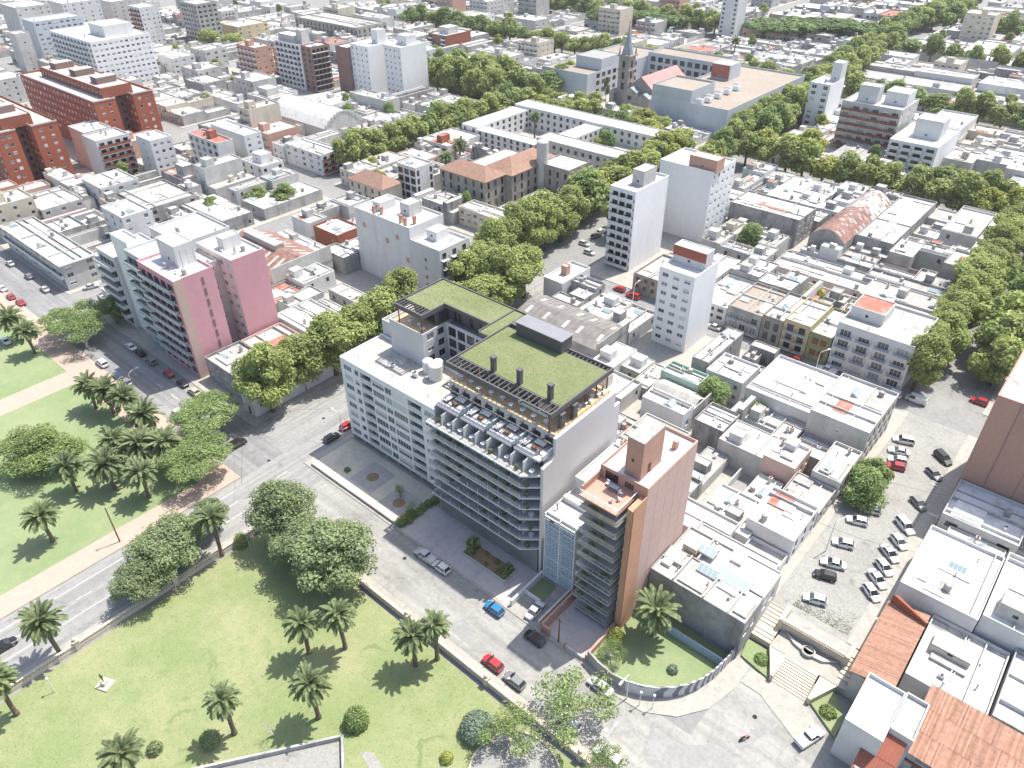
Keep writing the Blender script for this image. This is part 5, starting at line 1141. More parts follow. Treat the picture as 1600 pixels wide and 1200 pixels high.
MB().lathe([(2.2, 0), (2.2, 20), (1.9, 20.4), (.2, 20.6)], 'offwhite', 20).build('water_tower', hs, (-173.5 - hs.location.x, 217 - hs.location.y, 0))
vol(hs, -173.9, -160, 215.8, 229, 0, 12.5, 'churchstone', 'roofgrey', .5, {'f': grid(13.9, 4, 1.1, 3, 1, 3.5, 2.2, 'n', 1.0, .6), 'r': grid(13.2, 4, 1.1, 3, 1, 3.5, 2.2, 'n', 1.0, .6)}, name='wing_wall', rname='wing_roof')
hv = bl('tiled_villa', 'low house with brown tiled hip roof under the yellow-green trees', -228, -208, 168, 186); taken(-229, -207, 167, 178)
vol(hv, -228, -209, 168, 177.5, 0, 7, 'beige', 'roofgrey', 0, {'f': grid(19, 5, 1.2, 2, .6, 3.1, 1.8, 'n', 1.2, .6)}); hip_roof(hv, -228, -209, 168, 177.5, 7.1, 10.5, 'oldtile')
t, nf, fh = tower('street_annex', 'pale two-storey annex with graffiti along the avenue in front of the hospital', -178, -150, 176, 184, 6.6, 'beige', 'roofpale', f=(9, 1.6, 1.3, 'w'), r=(2, 1.4, 1.3, 'w'), n_cl=3)
hr_ = bl('tiled_annex', 'low annex with faded red tiled roof beside the avenue trees', -165, -150, 185, 201); taken(-166, -149, 185, 202)
vol(hr_, -165, -151, 186, 200, 0, 6, 'concrete', 'roofgrey', 0, {'r': grid(14, 4, 1.2, 2, .5, 2.7, 1.6, 'n')}); hip_roof(hr_, -165, -151, 186, 200, 6.1, 8.6, 'oldtile')
sc = bl('school_complex', 'large pale school with long flat-roofed wings round courtyards', -238, -150, 205, 286); taken(-240, -150, 229.2, 288)
for a in ((-238, -153, 276, 286, 10.5), (-196, -152, 241, 250.5, 11.5), (-196, -187, 250.6, 275.9, 9.5), (-238, -229, 240, 275.9, 9.5), (-229, -196.2, 240, 247, 8.5)):
    x0, x1, y0, y1, h = a
    vol(sc, x0, x1, y0, y1, 0, h, 'offwhite' if h > 11 else 'white', 'roofwhite' if h < 11 else 'roofpale', .4, {'f': grid(x1 - x0, max(2, int((x1 - x0) / 3.6)), 1.5, 3, .8, (h - 1.5) / 3, 1.6, 'n', 1.2), 'r': grid(y1 - y0, max(2, int((y1 - y0) / 3.6)), 1.5, 3, .8, (h - 1.5) / 3, 1.6, 'n', 1.0)}, psh=0)
MB().box(-186, -153, 251, 275.8, 0, 3.4, 'roofpale').build('court_building', sc, (-sc.location.x, -sc.location.y, 0))

# modern complex round the church
mc = bl('modern_complex', 'large modern grey complex with brown gravel roofs wrapped round the old church', -266, -152, 322, 405); taken(-267, -151, 320, 407)
vol(mc, -266, -236, 331, 405, 0, 14, 'greybld', 'rooftan', .9, {'f': [], 'r': [(8 + k * 5, 11 + k * 5, z, z + 2.2, 'n') for k in range(8) for z in (3, 7, 10.6)]})
vol(mc, -254, -237.5, 345, 362, 13.2, 19, 'greybld', 'metalgrey', .3, name='upper_block', rname='upper_roof')
vol(mc, -235.9, -192, 388, 405, 0, 16, 'greybld', 'rooftan', .9, {'f': [(2 + k * 4.6, 5 + k * 4.6, z, z + 2.6, 'n') for k in range(9) for z in (3, 7.2, 11.4)]})
vol(mc, -191.9, -152, 322, 405, 0, 13, 'greybld', 'rooftan', .9, {'f': [], 'r': []})
vol(mc, -191.8, -171, 322.1, 344, 12.1, 18.2, 'greybld', 'rooftan', .9, {'f': []}, name='upper_block', rname='upper_roof')
MB().box(-170.9, -151.9, 321.9, 404, 8.6, 8.9, 'white').build('ledge', mc, (-mc.location.x, -mc.location.y, 0)) if False else None
vol(mc, -188, -178, 372, 384, 12.1, 19.5, 'greybld', 'roofpale', .2, name='upper_block', rname='upper_roof')
MB().box(-187.9, -178.1, 371.7, 371.98, 13, 19.2, 'roofred').build('red_panel', mc, (-mc.location.x, -mc.location.y, 0))
for k in range(9): MB().box(-1.6, 1.6, -1.3, 1.3, .3, 2.2, 'steelwhite').box(-1.3, 1.3, -1.0, 1.0, 2.2, 2.35, 'metalgrey').build('cooling_unit', mc, (-168.5 + (k % 2) * 1.8 - mc.location.x, 326 + k * 4.6 - mc.location.y, 12.1))
ch = bl('church', 'old grey stone church with pointed spire and red nave roof', -224, -200, 336, 376, 0, 'church')
taken(-225, -199, 334, 378)
of = (-ch.location.x, -ch.location.y, 0)
vol(ch, -222.5, -216.5, 338.5, 344.5, 0, 24, 'churchstone', 'churchstone', 0, {'f': [(2.1, 3.9, z, z + 3.2, 'v') for z in (8, 13, 18.4)], 'r': [(2.1, 3.9, z, z + 3.2, 'v') for z in (8, 13, 18.4)]}, name='tower', rname='tower_roof')
MB().box(-223, -216, 338, 345, 17, 17.5, 'churchstone').box(-223.2, -215.8, 337.8, 345.2, 23.6, 24.3, 'churchstone').build('cornice', ch, of)
for sx in (-222.4, -216.6):
    for sy in (338.6, 344.4): MB().lathe([(.5, 24.3), (.4, 26), (.02, 28.3)], 'churchstone', 6, (sx, sy, 0)).build('pinnacle', ch, of)
MB().lathe([(3.1, 24.3), (1.6, 30), (.05, 38)], 'slate', 8, (-219.5, 341.5, 0)).build('spire', ch, of)
MB().box(-219.56, -219.44, 341.44, 341.56, 38, 39.6, 'dark').box(-219.95, -219.05, 341.45, 341.55, 38.8, 38.95, 'dark').build('cross', ch, of)
m_ = MB(); x0, x1, y0, y1 = -216.3, -203, 340, 374
for ye in (y0, y1): m_.face([(x0, ye, 0), (x1, ye, 0), (x1, ye, 10), ((x0 + x1) / 2, ye, 15), (x0, ye, 10)], 'churchstone')
m_.face([(x0, y0, 0), (x0, y1, 0), (x0, y1, 10), (x0, y0, 10)], 'churchstone'); m_.face([(x1, y0, 0), (x1, y1, 0), (x1, y1, 10), (x1, y0, 10)], 'churchstone'); m_.build('nave_wall', ch, of)
MATS['churchred'] = mat('churchred', (0.5, 0.24, 0.22), var=.15, island=.06, dirt=(.55, .4, .38), dirt_amt=.4, dirt_scale=.4)
for (a, b) in ((x0 - .4, 9.8), (x1 + .4, 9.8)): tile_slope(ch, *(((a, y0 + .2, b), (a, y1, b), ((x0 + x1) / 2, y1, 15.1), ((x0 + x1) / 2, y0 + .2, 15.1)) if a < -210 else ((a, y1, b), (a, y0 + .2, b), ((x0 + x1) / 2, y0 + .2, 15.1), ((x0 + x1) / 2, y1, 15.1))), 'churchred', 'nave_roof', .9, .05)
for (a, b, hh) in ((-225, -222.6, 8), (-216.4, -209, 10.5), (-208.9, -201, 8.5)):
    xm = (a + b) / 2; m_ = MB(); m_.prism([(a, 335.6), (b, 335.6), (b, 340), (a, 340)], 0, hh - 2, 'churchstone')
    for ye in (335.6, 339.9): m_.face([(a, ye, hh - 2), (b, ye, hh - 2), (xm, ye, hh)], 'churchstone')
    m_.face([(a, 335.6, hh - 2), (xm, 335.6, hh), (xm, 339.9, hh), (a, 339.9, hh - 2)], 'slate'); m_.face([(b, 335.6, hh - 2), (xm, 335.6, hh), (xm, 339.9, hh), (b, 339.9, hh - 2)], 'slate'); m_.build('facade_bay', ch, of)
MB().lathe([(1.1, 0), (1.1, .15)], 'dark', 16).build('rose_window', ch, (-212.7 + of[0], 335.55 + of[1], 5.5)).rotation_euler = (math.pi / 2, 0, 0)

# right half towers
t, nf, fh = tower('big_white_tower', 'broad white tower with a blank shaded front beside the avenue', -123.4, -104.1, 216.8, 232.5, 24.6, 'towerwhite', f=None, r=(5, 1.2, 1.2, 'w'), n_cl=3, psh=.6, bulk=((-113.4, -103.6, 217.8, 223, 28, 'salmon'),))
t, nf, fh = tower('brick_banded_tower', 'narrow tower with brown brick and white balconies and bare white side', -120.4, -111.4, 183.6, 202, 26, 'towerwhite', 'roofpale', f=(3, 1.9, 1.9, 'nB'), n_cl=3, bulk=((-117, -113, 190, 197, 30, 'offwhite'),))
for k in range(nf):
    z = .8 + k * fh
    for (a, b) in ((-120.3, -118.0), (-114.6, -111.6)): MB().box(a, b, 183.5, 183.585, z + .1, z + .85, 'brickbrown').build('brick_panel', t, (-t.location.x, -t.location.y, 0))
tower('white_tower', 'slim white ten-storey tower with brown rooftop box at the centre right', -84.3, -74.3, 153.8, 166.2, 22.2, 'towerwhite', f=(3, 1.7, 1.1, 'w'), n_cl=2, psh=.3, fh=None, bulk=((-84.1, -74.8, 159.6, 163.6, 26.2, 'white'),))
t = [o for o in C.objects if o.name.startswith('white_tower')][-1]
MB().box(-84.1, -74.8, 159.45, 159.58, 23.6, 26.2, 'brick').build('brown_panel', t, (-t.location.x, -t.location.y, 0))
tower('corner_white_house', 'plain white two-storey corner house with water tank by the avenue trees', -120.6, -113.8, 152.5, 166, 7.6, 'white', n_cl=0, bulk=((-118.6, -116.6, 158, 160, 9.8, 'salmon'),))
tower('grey_block', 'grey three-storey block with stained wall and white side', -104, -79.3, 233, 247, 10, 'stain', 'roofwhite', r=(4, 1.6, 1.3, 'w'), n_cl=3)
tower('sheet_warehouse', 'long warehouse with pale flat roof next to the rusty vaulted shed', -63, -51.5, 240, 285, 7.5, 'stain', 'roofpale', n_cl=6)
tower('tall_white_tower', 'slim white tower with stair shaft standing among the street trees', -133, -123.6, 363, 380, 20.5, 'towerwhite', f=(2, 2.2, 1.6, 'w'), n_cl=1, bulk=((-128, -123.7, 373, 379.5, 28, 'white'),))
t, nf, fh = tower('brick_white_tower', 'brick and white apartment block with rooftop boxes at the right', -108, -84, 336, 358, 22, 'offwhite', f=(6, 2.4, 1.9, 'wK'), r=(3, 1.6, 1.4, 'w'), n_cl=3, bulk=((-104, -96, 341, 347, 28, 'white'), (-94, -85, 344, 354, 26.5, 'white')))
t, nf, fh = tower('white_brick_block', 'white and brick block with roof terrace right of the brick and white one', -82, -64, 322, 352, 14.5, 'towerwhite', f=(4, 2.8, 1.9, 'nB'), n_cl=4, bulk=((-77, -67, 333, 343, 21, 'white'),))
tower('narrow_white_tower', 'narrow white and green tower at the top edge right of centre', -262, -250, 520, 533, 27, 'white', f=(2, 1.6, 1.3, 'n'), n_cl=1)
tower('white_warehouse', 'large low warehouse with bright white roof at the upper right', -113, -88, 525, 585, 8, 'offwhite', 'roofwhite', n_cl=8)
tower('white_warehouse', 'second bright white warehouse roof at the upper right, left of the larger one', -148, -116, 530, 570, 7, 'offwhite', 'roofwhite', n_cl=8)
tower('pale_cube_block', 'pale blank-walled block, leftmost at the top left corner', -640, -612, 200, 222, 24, 'offwhite', r=(5, 1.4, 1.2, 'w'), n_cl=4)
tower('pale_cube_block', 'pale blank-walled block, second at the top left corner', -634, -612, 230, 256, 23, 'white', r=(5, 1.4, 1.2, 'w'), n_cl=4)
tower('pale_cube_block', 'pale blank-walled block, third at the top left corner', -636, -614, 264, 286, 20, 'offwhite', r=(4, 1.4, 1.2, 'w'), n_cl=4)
tower('long_old_block', 'long old grey block with tall windows behind the towers near the top', -508, -438, 346, 372, 11, 'churchstone', 'roofpale', f=(16, 1.5, 2.2, 'n'), r=(6, 1.5, 2.2, 'n'), n_cl=9)
tower('white_cube_house', 'white cubic house among trees near the top centre', -425, -404, 425, 446, 11, 'white', f=(3, 1.6, 1.3, 'w'), r=(3, 1.6, 1.3, 'w'), n_cl=4)
tower('small_white_block', 'small white three-storey block beside the long white slab', -474, -455, 222, 236, 10, 'white', f=(3, 1.6, 1.3, 'w'), r=(3, 1.6, 1.3, 'w'), n_cl=4)
tower('stepped_white_block', 'stepped white block beside the vaulted hall', -352, -334, 205, 222, 10.5, 'white', f=(4, 1.6, 1.3, 'w'), r=(3, 1.6, 1.3, 'w'), n_cl=6, bulk=((-348, -340, 209, 216, 13.5, 'offwhite'),))
tower('stained_block', 'stained grey three-storey block between the red roof and the vaulted hall', -326, -308, 163, 178, 10, 'stain', 'roofpale', f=(3, 1.3, 1.3, 'n'), r=(3, 1.3, 1.3, 'n'), n_cl=6)
tower('white_stepped_house', 'white stepped house right of the terracotta roof deck', -272, -258, 150, 160, 9.5, 'white', f=(3, 1.3, 1.3, 'n'), r=(2, 1.3, 1.3, 'n'), n_cl=6, bulk=((-268, -262, 153, 158, 12.3, 'white'),))
tower('white_terrace_block', 'white block with roof terraces left of the red brick block end', -300, -284, 100, 114, 9, 'white', f=(3, 1.6, 1.3, 'w'), r=(3, 1.6, 1.3, 'w'), n_cl=6)
tower('grey_gable_works', 'grey workshop with stained walls left of the four-storey house', -282, -258, 104, 122, 7, 'stain', 'roofgrey', r=(3, 1.6, 1.3, 'n'), n_cl=4)
# terrace of houses on the cross street
t, nf, fh = tower('four_storey_flats', 'white four-storey flats with balconies beside the tree tunnel', -43.6, -25.5, 172.4, 190, 13.2, 'white', 'roofgrey', f=(4, 2.6, 1.8, 'wI'), r=None, n_cl=4, bulk=((-43, -35, 178, 186, 15.6, 'white', 'roofred'),))
tower('olive_house', 'olive green house with arched doors on the cross street', -49.6, -43.9, 172.2, 188, 8.2, 'olive', 'roofwhite', f=(2, 1.6, 1.8, 'd'), n_cl=4)
tower('yellow_house', 'yellow and salmon house with balcony on the cross street', -56.6, -49.8, 172.4, 187, 9.2, 'yellow', 'roofwhite', f=(2, 1.7, 1.9, 'nI'), n_cl=3)
tower('stone_house', 'old grey stone house left of the yellow house', -62.5, -56.8, 172.6, 189, 8.0, 'churchstone', 'roofpale', f=(2, 1.3, 2.3, 'n'), n_cl=5)
tower('grey_flats', 'pale grey two-storey flats opposite the slim white tower', -72.6, -62.8, 172.8, 190, 7.2, 'concrete', 'rooftan', f=(3, 1.7, 1.7, 'wI'), n_cl=6)
tower('white_flats', 'white two-storey house with dark windows opposite the slim white tower', -82, -72.8, 173.0, 192, 5.8, 'white', 'roofwhite', f=(3, 1.7, 1.5, 'n'), n_cl=7)
tower('classical_house', 'old grey house with ornate front opposite the red cars', -103.5, -92.6, 173.6, 190, 6.4, 'churchstone', 'roofpale', f=(4, 1.2, 2.4, 'd'), n_cl=7)

# centre block, single houses read from the photo
tower('green_roof_house', 'small white house with pale green roof behind the grey pitched shed', -70.6, -60.7, 135.6, 141, 6, 'greentint', 'roofgreen', n_cl=3)
tower('white_cube_house', 'white cubic house with two treetops beside it', -61.9, -52.6, 141.6, 151, 7, 'white', 'roofwhite', f=(3, 1.0, 1.2, 'w'), n_cl=3)
tower('garden_house', 'small white house with grey wall below the garden trees', -54.8, -47.8, 123.4, 131.5, 6.4, 'stain', 'roofwhite', n_cl=3)
tower('skylight_house', 'large low white building with big skylight and curved parapets', -51, -35.3, 140, 158, 7.6, 'white', 'roofwhite', f=(3, 1.2, 1.2, 'w'), n_cl=6)
tower('white_party_wall_house', 'tall white house with stained party wall and four small windows', -35.2, -22.8, 137, 155, 10.8, 'offwhite', 'roofwhite', f=(1, .9, .9, 'w'), r=(6, 1.3, 1.9, 'n'), n_cl=3)
tower('pink_roof_house', 'house with faded pink flat roof beside the parking street tree', -28, -22.4, 122.5, 134.5, 7.6, 'offwhite', 'roofpale', r=(4, 1.2, 1.9, 'n'), n_cl=3)
tower('grey_roof_house', 'house with plain grey roof below the parking street tree', -30.6, -22.6, 113.6, 122.2, 6, 'concrete', 'roofgrey', r=(3, 1.2, 1.7, 'n'), n_cl=2)
tower('white_terrace_house', 'bright white house with ornate parapet on the parking street', -31.6, -22.6, 101.4, 112.4, 8.4, 'white', 'roofwhite', r=(3, 1.3, 2.0, 'n'), n_cl=3)
t = bl('long_white_house', 'long low white house with open light wells above the grey-walled house', -44, -22.5, 94, 101); taken(-44, -22.5, 93.6, 101.2)
vol(t, -37.8, -22.8, 93.7, 97.0, 0, 6.3, 'white', 'roofpale', .3, {'r': grid(3.3, 1, 1.2, 2, .3, 3, 1.8, 'n')}); vol(t, -43.5, -37.9, 93.7, 97.0, 0, 6.9, 'white', 'roofwhite', .4)
vol(t, -43.5, -32.5, 97.2, 101.0, 0, 6.6, 'white', 'roofwhite', .6); vol(t, -29.8, -22.8, 97.2, 101.0, 0, 5.2, 'white', 'roofpale', .8, {'r': grid(3.8, 1, 1.2, 1, .3, 3, 1.8, 'n')})
vol(t, -32.4, -29.9, 99.2, 101.0, 0, 5.9, 'white', 'roofwhite', .3)
# east side of the parking street
tower('brown_brick_tower', 'massive brown brick tower at the right edge', -5.2, 16, 136.8, 158, 29, 'brownbrick', 'roofpale', f=None, l=(3, 1.4, 1.2, 'n'), n_cl=3)
t = [o for o in C.objects if o.name.startswith('brown_brick_tower')][-1]
for x in (-1.2, 3.6, 8.4): MB().box(x, x + .12, 136.74, 136.79, 9.5, 29, 'brickbrown').build('expansion_joint', t, (-t.location.x, -t.location.y, 0))
tower('blue_roof_house', 'low white building with pale blue roof under the brown brick tower', -4.9, 7.6, 124.6, 136.4, 9.4, 'offwhite', 'roofwhite', f=(2, 2.0, 1.2, 'n'), n_cl=2)
t, nf, fh = tower('white_corner_block', 'large white flat-roofed block with small roof vents on the right of the parking street', -5.4, 6.4, 103.2, 120, 9.6, 'white', 'roofwhite', l=(5, 1.6, 1.6, 'w'), n_cl=5, kinds=None)
tower('white_court_block', 'white block with a sunken roof court at the right edge', 6.6, 26, 104, 121, 10.4, 'white', 'roofwhite', n_cl=5, bulk=((8, 13, 106, 110, 12.6, 'offwhite'),))
tower('deck_house', 'small grey roof deck between the white block and the orange roof', -4.6, 3.4, 101.2, 103.0, 6.0, 'concrete', 'rooftan', n_cl=0)
def tile_house(name, label, x0, x1, y0, y1, he, hr, wall, slopes, ridge):
    t = bl(name, label, x0, x1, y0, y1); taken(x0, x1, y0, y1); return t
th = bl('orange_tile_house', 'house with bright orange tiled roof beside the steps', -5.4, .4, 84, 101); taken(-6, 1, 83.5, 101.3)
vol(th, -5.2, .2, 84.2, 100.9, 0, 6.2, 'offwhite', 'roofgrey', 0, {'l': grid(16.7, 5, 1.3, 2, .5, 2.9, 1.6, 'n')})
tile_slope(th, (-5.7, 83.9, 6.2), (-5.7, 101.1, 6.2), (.4, 101.1, 7.9), (.4, 83.9, 7.9), 'tile', 'tile_roof', .3, .06) if False else None
tile_slope(th, (-5.7, 101.1, 6.45), (-5.7, 83.9, 6.45), (.5, 83.9, 7.8), (.5, 101.1, 7.8), 'tile', 'tile_roof', .3, .06)
MB().face([(.5, 83.9, 6.2), (.5, 101.1, 6.2), (.5, 101.1, 7.75), (.5, 83.9, 7.75)], 'offwhite').build('gable_wall', th, (-th.location.x, -th.location.y, 0))
MB().prism([(-5.4, 100.9), (-4.6, 101.2), (.5, 98.6), (.5, 98.4)], 6.6, 8.5, 'brick').build('fire_wall', th, (-th.location.x, -th.location.y, 0))
t, nf, fh = tower('white_villa', 'white modern house with a tall blank wall below the orange roof', -3.2, 2.0, 74.0, 83.6, 9, 'white', 'roofwhite', l=None, n_cl=0)
tower('white_villa_annex', 'lower white roof slab of the modern house with tiled slope below it', 2.1, 5.2, 77.4, 84.6, 8.2, 'white', 'roofpale', n_cl=0)
tv = bl('red_slope_roof', 'dark red tiled slope on the end of the white modern house', .1, 4.6, 71, 77.2); taken(-.2, 5, 70, 77.3)
vol(tv, .3, 4.4, 71.4, 77.2, 0, 4.0, 'offwhite', 'roofgrey', 0); MATS['redtile'] = mat('redtile', (0.3, 0.11, 0.075), var=.15, scale=3, island=.08)
tile_slope(tv, (.0, 70.9, 3.6), (4.7, 70.9, 3.6), (4.7, 77.3, 7.0), (.0, 77.3, 7.0), 'redtile', 'tile_roof', .3, .04)
to_ = bl('orange_roof_hall', 'broad building with striped orange tile roof at the lower right corner', 5, 30, 76, 93); taken(5, 32, 70, 93.5)
vol(to_, 5.3, 30, 78.3, 88.4, 0, 5.2, 'offwhite', 'roofgrey', 0, {'f': [(1 + k * 3.0, 3.2 + k * 3.0, 3.2, 4.6, 'w') for k in range(7)] + [(1 + k * 3.0, 3.2 + k * 3.0, .9, 2.3, 'w') for k in range(7)]}, psh=0)
tile_slope(to_, (4.4, 77.4, 5.3), (30.5, 77.4, 5.3), (30.5, 88.6, 7.7), (4.4, 88.6, 7.7), 'tile', 'tile_roof', .45, .1)
MB().face([(4.4, 88.6, 4), (30.5, 88.6, 4), (30.5, 88.6, 7.65), (4.4, 88.6, 7.65)], 'offwhite').face([(4.4, 77.4, 5.2), (4.4, 88.6, 5.2), (4.4, 88.6, 7.6)], 'offwhite').build('gable_wall', to_, (-to_.location.x, -to_.location.y, 0))
for z in (2.5, 4.75): MB().box(5.28, 30, 78.1, 78.28, z, z + .45, 'brick').build('brick_band', to_, (-to_.location.x, -to_.location.y, 0))
MB().box(8, 14, 78.0, 78.09, 2.55, 2.9, 'bluesign').build('sign_board', to_, (-to_.location.x, -to_.location.y, 0))
tower('white_yard_house', 'white low house with tiled terrace strips and beige court wall', 0.8, 12, 89.0, 103.0, 6.6, 'white', 'roofpale', n_cl=4, bulk=((2.2, 7.8, 96, 99.6, 7.4, 'beige', 'roofgrey'),))
tower('grey_court_house', 'grey and white house with deep court at the right edge', 12.4, 28, 89.2, 103.6, 7.6, 'concrete', 'roofpale', n_cl=4)
# ---------------------------------------------------------------- the fabric of low houses, block by block
VIEW = [(-96, -14), (30, 86), (-120, 930), (-960, 300)]
def inview(x, y, m=0):
    for i in range(4):
        a, b = VIEW[i], VIEW[(i + 1) % 4]; ex, ey = b[0] - a[0], b[1] - a[1]; L = math.hypot(ex, ey)
        if (ex * (y - a[1]) - ey * (x - a[0])) / L < -m: return False
    return True
BD = {0: 'pink towers block', 1: 'rounded corner block', 2: 'left edge red brick block', 3: 'cross street block', 4: 'school block', 5: 'vaulted hall block', 6: 'block behind the red housing', 7: 'brick tower block', 8: 'church block', 9: 'block left of the church', 10: 'block behind the white towers', 11: 'warehouse side block', 12: 'block behind the church', 13: 'grove block', 14: 'block beyond the towers'}
blocks = [(i, b) for i, b in enumerate(BL)] + [(100, (-117, -24.6, 99, 163.5)), (101, (-5.4, 60, 92, 165)), (102, (-8, 90, 176.2, 290)), (103, (-8, 90, 304, 408))]
BD.update({100: 'green-roofed apartments block', 101: 'brown tower block', 102: 'block right of the tree tunnel', 103: 'far right edge block'})
rf = random.Random(77)
def cut(rc, ex):
    """rectangle minus the taken footprints"""
    out = [rc]
    for e in ex:
        nx = []
        for (a, b, c, d) in out:
            ea, eb, ec, ed = e[0] - .25, e[1] + .25, e[2] - .25, e[3] + .25
            if ea >= b or eb <= a or ec >= d or ed <= c: nx.append((a, b, c, d)); continue
            if ea > a: nx.append((a, ea, c, d))
            if eb < b: nx.append((eb, b, c, d))
            lo, hi = max(a, ea), min(b, eb)
            if ec > c: nx.append((lo, hi, c, ec))
            if ed < d: nx.append((lo, hi, ed, d))
        out = nx
    return [q for q in out if q[1] - q[0] > 3.6 and q[3] - q[2] > 3.6 and (q[1] - q[0]) * (q[3] - q[2]) > 28]
LOTS = []
for bi, (x0, x1, y0, y1) in blocks:
    x0 += 2.4; x1 -= 2.4; y0 += 2.4; y1 -= 2.4
    dist = math.hypot((x0 + x1) / 2, (y0 + y1) / 2); big = 1.0 if dist < 330 else 1.3 if dist < 480 else 1.7
    D = y1 - y0; d = min(30, D * .33); rows = []
    def walk(a, b):
        r = []; p = a
        while p < b - 1:
            w_ = rf.uniform(7.5, 12.5) * big
            if b - (p + w_) < 6 * big: w_ = b - p
            r.append((p, p + w_)); p += w_
        return r
    for k, (a, b) in enumerate(walk(x0, x1)): rows.append(((a, b, y0, y0 + d * rf.uniform(.85, 1)), 'f', 'near row', k))
    for k, (a, b) in enumerate(walk(x0, x1)): rows.append(((a, b, y1 - d * rf.uniform(.85, 1), y1), 'b', 'far row', k))
    xm = (x0 + x1) / 2 + rf.uniform(-5, 5)
    for k, (a, b) in enumerate(walk(y0 + d, y1 - d)): rows.append(((x0, xm - rf.uniform(0, 4), a, b), 'l', 'left row', k))
    for k, (a, b) in enumerate(walk(y0 + d, y1 - d)): rows.append(((xm + rf.uniform(0, 3), x1, a, b), 'r', 'right row', k))
    for rc, fc, rn, k in rows:
        for q in cut(rc, EXPL):
            cx, cy = (q[0] + q[1]) / 2, (q[2] + q[3]) / 2
            if inview(cx, cy, 14): LOTS.append((math.sqrt(cx * cx + cy * cy + 108 * 108), q, fc, bi, rn))
LOTS.sort(key=lambda t: t[0] / math.sqrt((t[1][1] - t[1][0]) * (t[1][3] - t[1][2])))
near, far = LOTS[:300], LOTS[300:]
near.sort(key=lambda t: (t[3], t[4], t[1][0], t[1][2]))
WALLS = ['white'] * 9 + ['offwhite'] * 8 + ['concrete'] * 7 + ['stain'] * 7 + ['beige', 'beige', 'palepink', 'greybld']
ROOFS = ['roofwhite'] * 12 + ['roofpale'] * 8 + ['roofgrey'] * 4 + ['roofred'] * 1 + ['metalgrey'] * 2
RN = {'roofwhite': 'white-roofed', 'roofpale': 'pale-roofed', 'roofgrey': 'grey-roofed', 'roofred': 'red-roofed', 'roofgreen': 'green-roofed', 'metalgrey': 'sheet-roofed'}
